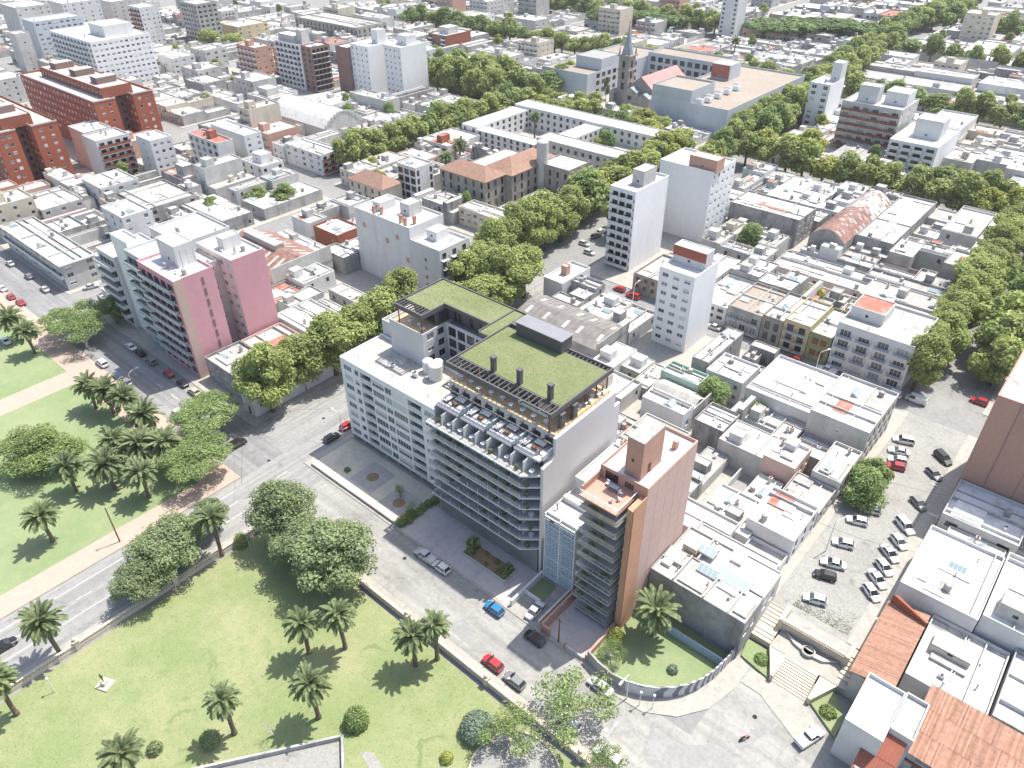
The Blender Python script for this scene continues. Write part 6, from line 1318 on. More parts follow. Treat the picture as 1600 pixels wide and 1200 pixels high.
def house(q, fc, label, r, detail):
    x0, x1, y0, y1 = q; x0 += .04; x1 -= .04; y0 += .04; y1 -= .04
    wall = r.choice(WALLS); roof = r.choice(ROOFS); two = r.random() < .4
    h = r.uniform(6.2, 8.0) if two else r.uniform(4.0, 5.2)
    t = bl('house', label.replace('ROOF', RN[roof]), x0, x1, y0, y1, 0, 'house', 'low houses of the city blocks')
    along = 'x' if fc in 'fb' else 'y'; W, D = (x1 - x0, y1 - y0) if along == 'x' else (y1 - y0, x1 - x0)
    pat = r.choice('AABBBCD') if D > 9 and W > 5.5 else 'C'
    f1 = r.uniform(.35, .55); s = r.uniform(.5, .68); mir = r.random() < .5
    def U(a, b): return (1 - b, 1 - a) if mir else (a, b)
    if pat == 'A': vs = [(0, 1, 0, f1, h), (*U(0, s), f1, 1, h - r.uniform(.4, 1.6))]
    elif pat == 'B': vs = [(0, 1, 0, f1 * .8, h), (*U(0, s), f1 * .8, .72, h - r.uniform(.3, 1.2)), (0, 1, .72, 1, h - r.uniform(.2, 2))]
    elif pat == 'D': vs = [(0, 1, 0, f1, h), (0, 1, f1, 1, h + r.uniform(-1.4, .8))]
    else: vs = [(0, 1, 0, 1, h)]
    for vi, (ua, ub, va, vb, hh) in enumerate(vs):
        hh = max(3.0, hh)
        if fc == 'f': a = (x0 + W * ua, x0 + W * ub, y0 + D * va, y0 + D * vb)
        elif fc == 'b': a = (x0 + W * ua, x0 + W * ub, y1 - D * vb, y1 - D * va)
        elif fc == 'r': a = (x1 - D * vb, x1 - D * va, y0 + W * ua, y0 + W * ub)
        else: a = (x0 + D * va, x0 + D * vb, y0 + W * ua, y0 + W * ub)
        a = (a[0] + .012 * vi, a[1] - .012 * vi, a[2] + .012 * vi, a[3] - .012 * vi)
        if a[1] - a[0] < 1.2 or a[3] - a[2] < 1.2: continue
        fs = {}
        w_ = a[1] - a[0] if fc in 'fb' else a[3] - a[2]
        if vi == 0 and fc in 'fr' + 'l':
            ops = []; n = max(1, int(w_ / 2.7)); st = w_ / n; dk = r.randrange(n)
            for k in range(n):
                c = (k + .5) * st
                if k == dk: ops.append((c - .55, c + .55, .05, 2.35, 'd'))
                elif r.random() < .15: ops.append((max(.3, c - 1.2), min(w_ - .3, c + 1.2), .05, 2.4, 'g'))
                else: ops.append((c - .6, c + .6, .9, 2.4, 'w'))
                if hh > 5.8: ops.append((c - .6, c + .6, 3.7, 5.3 if hh > 6 else 5.0, 'nI' if r.random() < .3 else 'w'))
            fs[fc] = ops
        elif detail and r.random() < .8:
            n = max(1, int((a[1] - a[0]) / 4)); fs['f'] = [((k + .5) * (a[1] - a[0]) / n - .5, (k + .5) * (a[1] - a[0]) / n + .5, max(.5, hh - 2.6), hh - 1.2, 'n') for k in range(n) if r.random() < .6]
        if vi > 0 or fc not in 'r':
            if detail and r.random() < .6 and 'r' not in fs:
                n = max(1, int((a[3] - a[2]) / 4)); fs['r'] = [((k + .5) * (a[3] - a[2]) / n - .5, (k + .5) * (a[3] - a[2]) / n + .5, max(.5, hh - 2.6), hh - 1.2, 'n') for k in range(n) if r.random() < .5]
        rm = roof if vi == 0 or r.random() < .6 else r.choice(ROOFS)
        wm = wall if r.random() < .75 else r.choice(WALLS)
        par = r.choice((.25, .35, .5, .8))
        vol(t, *a, 0, hh, wm, rm, par, fs, psh=.3)
        if (a[1] - a[0]) * (a[3] - a[2]) > 40: roof_mess(t, a[0] + .22, a[1] - .22, a[2] + .22, a[3] - .22, hh - par, r, r.randint(2, 4) if detail else 2)
        n_ = r.randint(2, 5) if detail else r.randint(1, 3)
        if (a[1] - a[0]) * (a[3] - a[2]) > 90: n_ += 3
        clutter(t, a[0] + .4, a[1] - .4, a[2] + .4, a[3] - .4, hh - par, n_, r)
        if r.random() < .65 and a[1] - a[0] > 5 and a[3] - a[2] > 5:
            bx, by = r.uniform(a[0] + .5, a[1] - 4), r.uniform(a[2] + .5, a[3] - 4); bw_, bd_ = r.uniform(2.2, 3.4), r.uniform(2.2, 3.4)
            vol(t, bx, bx + bw_, by, by + bd_, hh - par, hh + r.uniform(1.6, 2.4), r.choice(WALLS), r.choice(ROOFS), .15, name='bulkhead', rname='bulkhead_roof')
    if pat in 'AB':
        m_ = MB().box(x0, x1, y0, y1, .06, .17, r.choice(('roofgrey', 'paver', 'roofred', 'roofpale', 'lawn2')), False); m_.build('patio', t, (-t.location.x, -t.location.y, 0))
        k_ = r.uniform(2.3, 3.2); m_ = MB(); wm = r.choice(WALLS); e = .22
        B2 = {'f': ((x0 - .02, x0 + e, y0 + D * f1, y1 + .02), (x1 - e, x1 + .02, y0 + D * f1, y1 + .02)), 'b': ((x0 - .02, x0 + e, y0 - .02, y1 - D * f1), (x1 - e, x1 + .02, y0 - .02, y1 - D * f1)), 'r': ((x0 - .02, x1 - D * f1, y0 - .02, y0 + e), (x0 - .02, x1 - D * f1, y1 - e, y1 + .02)), 'l': ((x0 + D * f1, x1 + .02, y0 - .02, y0 + e), (x0 + D * f1, x1 + .02, y1 - e, y1 + .02))}[fc]
        for bi_, bx in enumerate(B2): MB().box(*bx, .1, k_ - .03 * bi_, wm).build('boundary_wall', t, (-t.location.x, -t.location.y, 0))
def midrise(q, label, r):
    x0, x1, y0, y1 = q; x0 += .05; x1 -= .05; y0 += .05; y1 -= .05
    y1 = min(y1, y0 + 16); x0 = max(x0, x1 - 18)
    h = r.choice((10.5, 13, 16, 19)); t = bl('apartment_house', label, x0, x1, y0, y1, 0, 'building', 'mid-rise houses among the low roofs'); nf = int(h / 2.9); wm = r.choice(('towerwhite', 'white', 'offwhite', 'offwhite', 'concrete', 'beige', 'salmon'))
    n1, n2 = max(1, int((x1 - x0) / 3.2)), max(1, int((y1 - y0) / 3.4)); kd = r.choice(('w', 'w', 'nB', 'wI'))
    vol(t, x0, x1, y0, y1, 0, h, wm, r.choice(ROOFS), .6, {'f': grid(x1 - x0, n1, 1.6, nf, .4, (h - 1) / nf, 1.4, kd, .7, .6), 'r': grid(y1 - y0, n2, 1.2, nf, .4, (h - 1) / nf, 1.2, 'w', 1.0, .8) if r.random() < .6 else []})
    bx = x0 + r.uniform(.2, .5) * (x1 - x0); vol(t, bx, min(x1 - .5, bx + 4), y0 + 2, y0 + 5.5, h - .6, h + 2.4, wm, 'roofpale', .2, name='bulkhead', rname='bulkhead_roof')
    clutter(t, x0 + .5, x1 - .5, y0 + .5, y1 - .5, h - .6, 5, r)
cnt = {}; rm_ = random.Random(31)
for dd, q, fc, bi, rn in near:
    k = cnt[(bi, rn)] = cnt.get((bi, rn), 0) + 1
    if dd > 300 and q[1] - q[0] > 7 and q[3] - q[2] > 8 and rm_.random() < (.22 if q[0] < -260 else .08):
        midrise(q, f'mid-rise apartment house, {nth(k)} along the {rn} of the {BD.get(bi, "far block number " + nth(max(1, bi - 14)))}', rm_); continue
    house(q, fc, f'ROOF house, {nth(min(k, 29))} along the {rn} of the {BD.get(bi, "far block number " + nth(min(29, bi - 14)))}', random.Random(int(q[0] * 13 + q[2] * 7)), dd < 330)
# farther houses, too many to single out
fm = MB(); r = random.Random(4)
for dd, (x0, x1, y0, y1), fc, bi, rn in far:
    n = r.randint(1, 3)
    for k in range(n):
        a, b = x0 + (x1 - x0) * k / n + .04, x0 + (x1 - x0) * (k + 1) / n - .04; h = r.choice((4, 4.5, 5, 6.5, 7.5)) + r.uniform(-.3, .3); ye = y1 - r.uniform(.04, .3) * (y1 - y0)
        wm, rm = r.choice(WALLS), r.choice(ROOFS)
        fm.prism([(a, y0 + .04), (b, y0 + .04), (b, ye), (a, ye)], 0, h, wm, False, False)
        fm.face([(a, y0 + .04, h - .3), (b, y0 + .04, h - .3), (b, ye, h - .3), (a, ye, h - .3)], rm)
        if b - a > 4:
            for _ in range(r.randint(1, 4)):
                bx, by, s = r.uniform(a + .3, b - 2.6), r.uniform(y0 + .3, max(y0 + .4, ye - 3)), r.uniform(1.2, 2.2); fm.box(bx, bx + s, by, by + s, h - .3, h + r.uniform(.8, 2.2), r.choice(WALLS), False)
            for _ in range(3):
                u = r.uniform(a + .5, b - 1.8); fm.box(u, u + 1.2, y0 - .02, y0 + .03, 1, 2.5, 'dark', False)
if far: tag(fm.build('distant_houses'), 'mass of small pale flat-roofed houses in the far distance', 'houses', kind='stuff')
# mid-rise blocks scattered in the distance
print('LOTS', len(near), len(far))
# ---------------------------------------------------------------- trees, palms, bushes
def crown(key, leaf, seed, n=3000, ls=.5, r0=5.0, hh=8.0, lobes=16, flat=False, open_=1.0, bs=1.0):
    rr = random.Random(seed); a = MB(); mi = a.mi(leaf)
    L = []
    for k in range(lobes):
        t = rr.uniform(0, 6.283); q = math.sqrt(rr.random()); z = rr.random()
        if flat: z = .55 + .3 * rr.random(); rad_ = .95 * q; br = rr.uniform(.22, .36)
        else:
            prof = math.sin(math.pi * min(1, max(.05, (z * .86 + .13)))) ** .6; rad_ = q * prof * .74; br = rr.uniform(.26, .42)
        br *= bs
        L.append((Vector((rad_ * math.cos(t) * r0, rad_ * math.sin(t) * r0, (.12 + z * .74) * hh)), br * r0))
    for k in range(n):
        c, br = L[rr.randrange(lobes)]
        u = Vector((rr.gauss(0, 1), rr.gauss(0, 1), rr.gauss(.25, 1))); u.normalize()
        p = c + Vector((u.x * br, u.y * br, u.z * br * (.55 if flat else .85))) * (rr.uniform(.72, 1.1) if rr.random() < .8 else rr.uniform(.3, 1.3))
        if open_ < 1 and rr.random() > open_: continue
        nn = u + Vector((rr.uniform(-.7, .7), rr.uniform(-.7, .7), rr.uniform(0, 1.3))); nn.normalize()
        s = ls * rr.uniform(.55, 1.25); x = nn.orthogonal().normalized(); ang = rr.uniform(0, 6.28); y = nn.cross(x); x, y = x * math.cos(ang) + y * math.sin(ang), y * math.cos(ang) - x * math.sin(ang)
        b = len(a.v); e = nn * s * .22
        a.v += [tuple(p - x * s), tuple(p + y * s * .62 + e), tuple(p + x * s), tuple(p - y * s * .62 + e)]; a.f.append((b, b + 1, b + 2, b + 3)); a.m.append(mi)
    me = a.mesh(key); return me
CR = {}
for i in range(5): CR[f'plane{i}'] = crown('crown', 'leaf', 100 + i, 3400, .46)
for i in range(3): CR[f'fine{i}'] = crown('crown', 'leaf', 110 + i, 10500, .25, lobes=26, bs=.85)
for i in range(2): CR[f'yellow{i}'] = crown('crown', 'leafyellow', 120 + i, 3000, .46)
for i in range(3): CR[f'dark{i}'] = crown('crown', 'leafdark', 130 + i, 3200, .46)
for i in range(2): CR[f'umbrella{i}'] = crown('crown', 'leafpine', 140 + i, 3600, .5, 5.0, 5.0, 26, True)
for i in range(2): CR[f'park{i}'] = crown('crown', 'leafpark', 150 + i, 12500, .17, 5.0, 6.0, 30, True)
for i in range(2): CR[f'big{i}'] = crown('crown', 'leafgrey', 160 + i, 15000, .18, 5.0, 8.0, 44, bs=.72)
CR['dense0'] = crown('crown', 'leafdark', 170, 17000, .16, 5.0, 6.5, 36, bs=.85)
CR['thin0'] = crown('crown', 'leafpark', 171, 3800, .2, 5.0, 5.0, 22, True, .8)
CR['bright0'] = crown('crown', 'leafpark', 172, 6500, .28, 5.0, 7.0, 22)
CR['young0'] = crown('crown', 'leafpark', 173, 1200, .22, 5.0, 7.0, 10)
CR['cone0'] = crown('crown', 'leafpine', 174, 2800, .4, 5.0, 10.0, 14)
def trunk_mesh(seed, n=5, top=6.5, r=.32, spread=2.2, mt='trunk', z1=3.2):
    rr = random.Random(seed); a = MB()
    a.tube([(0, 0, 0), (.04, .03, z1 * .5), (0, .08, z1)], [r * 1.25, r, r * .85], mt, 8)
    for k in range(n):
        t = 6.283 * k / n + rr.uniform(-.4, .4); q = spread * rr.uniform(.7, 1.3); zt = top * rr.uniform(.8, 1.1)
        a.tube([(0, .05, z1 - .35), (q * .45 * math.cos(t), q * .45 * math.sin(t), z1 + (zt - z1) * .5), (q * math.cos(t), q * math.sin(t), zt)], [r * .6, r * .36, r * .1], mt, 6)
    return a.mesh('trunk')
TR = {'t0': trunk_mesh(1), 't1': trunk_mesh(2), 'u0': trunk_mesh(3, 8, 6.0, .4, 3.6, z1=2.6), 'th': trunk_mesh(4, 9, 5.2, .3, 3.4, 'deadwood', 2.0)}
rt_ = random.Random(21)
def tree(name, label, x, y, r_, top, kind, z=0.1, group=None, base=None):
    """r_ crown radius, top total height"""
    keys = [k for k in CR if k.rstrip('0123456789') == kind]; key = rt_.choice(keys)
    flat = kind in ('umbrella', 'park', 'thin'); hm = {'plane': 8.0, 'fine': 8.0, 'yellow': 8.0, 'dark': 8.0, 'umbrella': 5.0, 'park': 6.0, 'big': 8.0, 'dense': 6.5, 'thin': 5.0, 'bright': 7.0, 'young': 7.0, 'cone': 10.0}[kind]
    b = base if base is not None else (top * .28 if not flat else top * .3); 
    t = thing(name, label, 'tree', (x, y, z), 0, group)
    k = link('trunk', TR['th' if kind == 'thin' else 'u0' if flat else rt_.choice(('t0', 't1'))], t, (0, 0, 0), rt_.uniform(0, 6.28)); s = r_ / 5; k.scale = (s, s, top / 9.5)
    c = link('crown', CR[key], t, (0, 0, b - (top - b) * .1), rt_.uniform(0, 6.28)); c.scale = (s * rt_.uniform(.93, 1.07), s * rt_.uniform(.93, 1.07), (top - b) * 1.06 / hm)
    return t
def row(label, pts, r_, h, kinds, group, name='street_tree'):
    for i, (x, y) in enumerate(pts):
        if not inview(x, y, 12): continue
        k = rt_.choice(kinds); tree(name, f'leafy street tree, {nth(min(i + 1, 39))} {label}', x + rt_.uniform(-.8, .8), y + rt_.uniform(-.8, .8), 1.3 * r_ * rt_.uniform(.82, 1.18), 1.3 * h * rt_.uniform(.8, 1.15), k, group=group)
def line(a, b, step): 
    n = max(1, int(math.hypot(b[0] - a[0], b[1] - a[1]) / step)); return [(a[0] + (b[0] - a[0]) * k / n, a[1] + (b[1] - a[1]) * k / n) for k in range(n + 1)]
P4 = ['plane'] * 5 + ['dark'] + ['yellow']
row('from the corner along the avenue left of the white apartment block', line((-135, 69), (-139.5, 117), 8.4), 6.7, 13.5, ['fine'], 'avenue trees by the white apartment block')
row('along the avenue behind the green-roofed apartments, left side', line((-138, 138), (-144, 174), 7.2), 6.5, 14, ['fine'], 'avenue trees behind the green-roofed block')
row('along the avenue behind the green-roofed apartments, right side', line((-124, 112), (-126.5, 150), 7.4), 6.3, 13, ['fine'], 'avenue trees behind the green-roofed block')
row('along the avenue past the brick-banded tower, left side', line((-146.5, 184), (-152, 284), 7.8), 5.6, 13, P4, 'avenue trees by the hospital')
row('at the crossing below the brick-banded tower', [(-141, 179), (-141.5, 187), (-143, 196)], 5.6, 12, ['fine'], 'avenue trees by the hospital')
row('along the avenue past the brick-banded tower, right side', line((-129, 206), (-134, 284), 7.8), 5.2, 12, ['plane', 'dark'], 'avenue trees by the hospital')
row('in the row before the church and modern complex', line((-256, 297), (-176, 299), 7.4), 4.8, 8.4, ['plane', 'yellow', 'dark', 'plane'], 'trees before the church')
row('in the near row before the church and modern complex', line((-244, 311), (-180, 312), 8.2), 4.4, 8.0, ['plane', 'yellow', 'plane'], 'trees before the church')
row('in the row below the brick and white tower', line((-128, 296), (-30, 296), 7.8), 5.2, 11, ['plane', 'plane', 'yellow'], 'trees below the brick and white tower')
row('in the farther row below the brick and white tower', line((-140, 314), (-110, 316), 8), 5.0, 10, ['plane', 'yellow'], 'trees below the brick and white tower')
row('in the tree-lined street right of the white block, near side', line((-58, 312), (-24, 312), 8), 5.2, 10, ['plane', 'dark'], 'trees below the brick and white tower')
row('up the avenue right of the modern complex, left side', line((-145, 322), (-172, 560), 8.6), 4.8, 9.2, ['plane', 'dark', 'plane'], 'avenue trees by the modern complex')
row('up the avenue right of the modern complex, right side', line((-134, 322), (-158, 560), 8.8), 5.0, 11.5, ['plane', 'dark', 'plane'], 'avenue trees by the modern complex')
row('up the far end of the avenue at the top right', line((-168, 570), (-160, 760), 11), 6.5, 12, ['plane', 'dark'], 'far avenue trees')
row('in the tree tunnel on the right, left side', line((-23.5, 176), (-27, 300), 7.6), 5.6, 12, ['fine'], 'trees of the tunnel on the right')
row('in the tree tunnel on the right, right side', line((-10.5, 190), (-14, 300), 7.8), 5.6, 12.5, ['plane', 'dark'], 'trees of the tunnel on the right')
row('along the street between school and towers', line((-249, 184), (-253, 288), 7.6), 5.4, 11.5, ['plane', 'plane', 'dark'], 'trees between school and towers')
row('in the far street behind the brick and white tower', line((-128, 414), (-30, 416), 9), 5.6, 11, ['plane', 'dark'], 'trees of the far right street')
row('in the far street at the top right corner', line((-150, 530), (-30, 532), 11), 6.0, 12, ['plane', 'dark'], 'trees of the top right corner')
row('in the last street at the top right corner', line((-170, 646), (-60, 648), 12), 7, 13, ['dark', 'plane'], 'trees of the top right corner')
row('along the far street left of the church', line((-258, 316), (-262, 408), 9.5), 5.6, 11, ['plane', 'dark'], 'trees left of the church')
row('along the far street behind the modern complex', line((-350, 415), (-165, 415), 10.5), 5.6, 11, ['plane', 'dark', 'plane'], 'trees behind the modern complex')
row('along the street behind the group of towers', line((-345, 296), (-268, 296), 8), 6.2, 14, ['plane'], 'grove right of the towers')
row('in the grove right of the white towers', [(-304, 306), (-296, 314), (-288, 304), (-280, 312), (-275, 322), (-300, 322)], 7, 15, ['plane', 'dark'], 'grove right of the towers', 'grove_tree')
row('along the top street left of centre', line((-460, 415), (-362, 415), 12), 6.5, 12, ['plane', 'dark'], 'trees of the top street')
row('along the top edge street', line((-420, 530), (-270, 530), 12), 6.5, 12, ['plane', 'dark'], 'trees of the top edge')
for i, (x, y, r_, h) in enumerate(((-340, 500, 16, 14), (-322, 512, 17, 14), (-302, 520, 15, 13), (-222, 548, 17, 14), (-204, 560, 18, 14), (-238, 540, 14, 13), (-190, 575, 14, 13))):
    tree('umbrella_tree', f'broad flat-topped dark green tree, {nth(i + 1)} from the left near the top edge', x, y, r_, h, 'umbrella', group='broad flat-topped trees near the top')
SING = [(-239, 146, 5, 8.5, 'dark', 'street_tree', 'round dark tree in a yard left of the gabled hall'), (-247, 140, 4.5, 7.5, 'dark', 'street_tree', 'lower tree beside the round dark yard tree'), (-252, 124, 4, 7, 'dark', 'street_tree', 'dark tree between roofs left of the gabled hall'),
        (-57.5, 136.5, 4.4, 9, 'bright', 'garden_tree', 'tall green garden tree behind the grey pitched shed'), (-47.0, 137.5, 2.8, 6.5, 'bright', 'garden_tree', 'slender garden tree beside the curved white parapet'), (-45.6, 131.0, 1.9, 4.5, 'young', 'garden_tree', 'small garden tree in a court below the large white roof'),
        (-90, 222, 5, 9.5, 'bright', 'garden_tree', 'pale green tree at the foot of the grey block'), (-499, 272, 9, 14, 'plane', 'garden_tree', 'large tree left of the concrete tower'), (-486, 282, 8, 12, 'plane', 'garden_tree', 'second large tree beside the concrete tower'),
        (-224, 178, 4.6, 8.5, 'yellow', 'garden_tree', 'yellow-green tree before the tiled villa'), (-219, 171.5, 4.2, 7.5, 'yellow', 'garden_tree', 'second yellow-green tree at the tiled villa'), (-309, 119, 3.5, 8, 'dark', 'garden_tree', 'dark narrow tree beside the brick-balcony block'),
        (-300, 121, 3, 5.5, 'dark', 'garden_tree', 'small dark tree beside the orange roof house'), (-176, 262, 6, 14, 'cone', 'conifer_tree', 'dark blue-green conifer in the school court'), (-183, 270, 4.5, 8, 'yellow', 'garden_tree', 'bright tree beside the school conifer'),
        (-167, 258, 4, 7, 'yellow', 'garden_tree', 'yellow-green tree below the school conifer'), (-160, 329, 3.6, 10, 'cone', 'conifer_tree', 'dark conifer against the grey modern complex'), (-232, 343, 2.2, 12, 'cone', 'conifer_tree', 'slim cypress beside the church tower'),
        (-59, 200, 3.4, 6.5, 'yellow', 'garden_tree', 'bright yellow-green tree behind the yellow house'), (-18.6, 126.8, 5.2, 9.8, 'bright', 'street_tree', 'bright green round tree on the parking street'), (-18.8, 133.5, 4.0, 8.0, 'dark', 'street_tree', 'darker tree behind the round one on the parking street'),
        (-203, 55, 7.8, 9.0, 'park', 'street_tree', 'broad light green tree at the street corner by the palms'), (-197, 53, 6.4, 8.6, 'thin', 'street_tree', 'half-bare grey tree in front of the broad corner tree'), (-203, 64.2, 4.0, 8.5, 'dark', 'street_tree', 'dark tree on the pavement left of the terraced block'),
        (-138.5, 54.0, 7.4, 9.0, 'park', 'park_tree', 'flat-topped light green tree beside the avenue crossing'), (-127.5, 45.0, 7.0, 8.6, 'park', 'park_tree', 'second flat-topped tree nearer the lawn'),
        (-155.5, 25.5, 9.4, 9.6, 'dense', 'park_tree', 'big round dark tree on the left lawn'), (-99.0, 47.0, 7.4, 14.5, 'big', 'park_tree', 'tall grey-green tree at the park corner by the gate pier'), (-82.2, 46.8, 9.4, 15, 'big', 'park_tree', 'largest grey-green tree in front of the white apartment block'), (-90.5, 45.5, 6.8, 11.5, 'big', 'park_tree', 'lower grey-green tree between the two big ones'),
        (-108.3, 30.5, 7.2, 11.5, 'big', 'park_tree', 'grey-green tree overhanging the avenue wall'), (-110.2, 33.6, 4.4, 9.0, 'big', 'park_tree', 'tall grey-green tree between the palm and the overhanging one'), (-107.2, 26.5, 6.6, 11, 'big', 'park_tree', 'middle grey-green tree of the clump at the avenue wall'), (-106.0, 22.6, 6.0, 9.0, 'big', 'park_tree', 'lower grey-green tree along the avenue wall'), (-111.0, 39.0, 4.0, 8.5, 'big', 'park_tree', 'grey-green tree beside the single palm at the avenue'),
        (-34.5, 53.2, 5.4, 7.4, 'thin', 'street_tree', 'sparse umbrella-shaped tree over the parked cars'), (-26.5, 49.8, 2.8, 5.0, 'thin', 'street_tree', 'small sparse tree at the bottom edge by the wall'), (-39.5, 44.5, 4.2, 5.5, 'thin', 'park_tree', 'sparse tree in the round bed at the bottom edge'),
        (-84.8, 66.5, 1.5, 4.6, 'young', 'young_tree', 'thin young tree in the courtyard round bed'), (-90.6, 69.0, 1.5, 3.8, 'young', 'young_tree', 'small dark courtyard tree left of the hedge'),
        (-36.5, 66.0, 2.2, 3.6, 'thin', 'garden_shrub', 'pinkish bare shrub inside the garden wall')]
for x, y, r_, h, k, nm, lb in SING: tree(nm, lb, x, y, r_, h, k)
sc_ = 0; yt = sorted(((rt_.uniform(-700, -20), rt_.uniform(180, 640)) for _ in range(1500)), key=lambda p: rt_.random())
YT = []
for i in range(1500):      # scattered yard trees between the houses
    x, y = yt[i]
    if not inview(x, y, -5) or any(e[0] - 2 < x < e[1] + 2 and e[2] - 2 < y < e[3] + 2 for e in EXPL): continue
    sc_ += 1
    if sc_ > 70: break
    YT.append((x, y))
for sc_, (x, y) in enumerate(sorted(YT, key=lambda p: p[0] ** 2 + p[1] ** 2)):
    tree('yard_tree', f'small yard tree among the low roofs, {nth(sc_ + 1)} nearest to the camera', x, y, rt_.uniform(2.6, 4.5), rt_.uniform(6.5, 9.5), rt_.choice(('plane', 'dark', 'yellow', 'bright')), group='yard trees among the roofs')

# Canary palms
def palm_mesh(seed, n=110, R_=3.75):
    rr = random.Random(seed); a = MB()
    for k in range(n):
        f = (k + .5) / n; el = rad(82 - 128 * f ** .85) + rr.uniform(-.2, .2); az = k * 2.39996 + rr.uniform(-.3, .3); L = R_ * rr.uniform(.76, 1.12) * (1 - .18 * max(0, f - .75) * 4)
        d = Vector((math.cos(az), math.sin(az), 0)); sd = Vector((-math.sin(az), math.cos(az), 0)); p = d * .25; pts = []; e = el
        for j in range(9):
            pts.append(p.copy()); s = L / 8; p = p + (d * math.cos(e) + Vector((0, 0, 1)) * math.sin(e)) * s; e -= rad(4 + 8.0 * (j / 8)) * (1.15 if el > 0 else .6)
        for j in range(8):
            A, B = pts[j], pts[j + 1]; t = (B - A).normalized(); nn = sd.cross(t); nn = nn if nn.z > 0 else -nn
            mi = a.mi('frond'); f0, f1 = j / 8, (j + 1) / 8
            def wd(f_): return .30 * (math.sin(math.pi * min(1, .1 + f_ * .86)) ** .6) + .015
            for sg_ in (-1, 1):      # V-shaped blade, both halves folded up a little
                w0, w1 = wd(f0) * rr.uniform(.85, 1.1), wd(f1) * rr.uniform(.85, 1.1); b = len(a.v)
                a.v += [tuple(A), tuple(A + sd * sg_ * w0 + nn * w0 * .35 + t * w0 * .3), tuple(B + sd * sg_ * w1 + nn * w1 * .35 + t * w1 * .3), tuple(B)]; a.f.append((b, b + 1, b + 2, b + 3) if sg_ > 0 else (b + 3, b + 2, b + 1, b)); a.m.append(mi)
            for q in range(3):       # loose leaflet tips along the edge
                c = A + (B - A) * (q / 3); ll = wd(f0 + q / 24) * 1.75
                for s in (-1, 1):
                    tip = c + sd * s * ll * .78 + t * ll * .7 + nn * (.16 * ll); b = len(a.v)
                    a.v += [tuple(c + sd * s * ll * .3 - t * .05), tuple(c + sd * s * ll * .3 + t * .07), tuple(tip)]; a.f.append((b, b + 1, b + 2)); a.m.append(mi)
    return a.mesh('crown')
PM = [palm_mesh(s, n_, r_) for s, n_, r_ in ((1, 78, 3.0), (2, 70, 2.85), (3, 86, 3.15), (4, 64, 2.8), (5, 76, 3.2))]
def ptr(h):
    a = MB(); pts, rs = [], []; n = 16
    for k in range(n + 1): pts.append((.12 * math.sin(k * .5) * .4, .08 * math.cos(k * .4) * .4, h * k / n)); rs.append((.42 if k < 2 else .34 if k < n - 3 else .44 + .05 * (k - n + 3)) * (1 + .06 * (k % 2)))
    return a.tube(pts, rs, 'palmtrunk', 10).mesh('trunk')
PT = {h: ptr(h) for h in (7, 8, 9, 10)}
def fruits(seed):
    rr = random.Random(seed); a = MB()
    for k in range(7):
        t = rr.uniform(-2.6, .6); c = Vector((math.cos(t) * rr.uniform(.7, 1.3), math.sin(t) * rr.uniform(.7, 1.3), rr.uniform(-.7, .1)))
        for q in range(26):
            p = c + Vector((rr.gauss(0, .22), rr.gauss(0, .22), rr.gauss(0, .25))); s = .07; a.face([p + Vector((-s, 0, -s)), p + Vector((s, 0, -s)), p + Vector((0, s, s * 1.4))], 'fruit'); a.face([p + Vector((0, -s, -s)), p + Vector((0, s, -s)), p + Vector((s, 0, s * 1.4))], 'fruit')
    return a.mesh('fruit_cluster')
FR = fruits(3)
def skirt(seed):
    rr = random.Random(seed); a = MB()
    for k in range(16):
        az = rr.uniform(0, 6.28); L = rr.uniform(1.2, 2.2); d = Vector((math.cos(az), math.sin(az), 0)); sd = Vector((-d.y, d.x, 0)) * .16; p0 = d * .35; p1 = d * (.35 + L * .45) + Vector((0, 0, -L * .45)); p2 = d * (.4 + L * .5) + Vector((0, 0, -L))
        a.face([p0 - sd * .4, p0 + sd * .4, p1 + sd, p1 - sd], 'deadfrond'); a.face([p1 - sd, p1 + sd, p2], 'deadfrond')
    return a.mesh('dead_fronds')
mat('deadfrond', (0.3, 0.22, 0.13), var=.3, scale=3, island=.3)
SK = [skirt(1), skirt(2)]
def palm(label, x, y, h=9, fr=False, s=1.0, z=.06):
    t = thing('palm_tree', label, 'palm', (x, y, z), rt_.uniform(0, 6.28), 'canary palms of the park')
    link('trunk', PT[h], t); q_ = s * rt_.uniform(.92, 1.1); c = link('crown', rt_.choice(PM), t, (0, 0, h - .1), rt_.uniform(0, 6.28)); c.scale = (q_, q_, q_ * rt_.uniform(.9, 1.12)); c.rotation_euler = (rt_.uniform(-.1, .1), rt_.uniform(-.1, .1), rt_.uniform(0, 6.28))
    link('dead_fronds', rt_.choice(SK), t, (0, 0, h - .1), rt_.uniform(0, 6.28))
    if fr: link('fruit_cluster', FR, t, (0, 0, h - .2), -t.rotation_euler.z)
palm('palm with orange fruit at the avenue wall on the left edge', -105.6, 7.3, 9, True, 1.0)
palm('palm at the bottom left of the lawn beside the dead tree', -71.9, 18.6, 9, False, 1.0)
palm('palm cut by the left edge below the fruiting one', -100.1, -1.6, 9, False, 1.0)
palm('palm cut by the bottom edge on the left', -75.4, 5.5, 9, False, 1.0)
palm('left palm of the pair in the middle of the lawn', -74.8, 34.4, 8, False, 1.0)
palm('right palm of the pair in the middle of the lawn', -71.0, 38.8, 9, False, 1.0)
palm('palm with orange fruit below the middle pair', -64.4, 28.4, 9, True, 1.0)
palm('left palm of the pair by the front street wall', -59.8, 44.3, 8, False, 1.08)
palm('right, taller palm of the pair by the front street wall', -57.9, 47.4, 9, False, 1.0)
palm('single palm between the grey-green trees at the avenue wall', -104.6, 36.6, 10, False, 1.0)
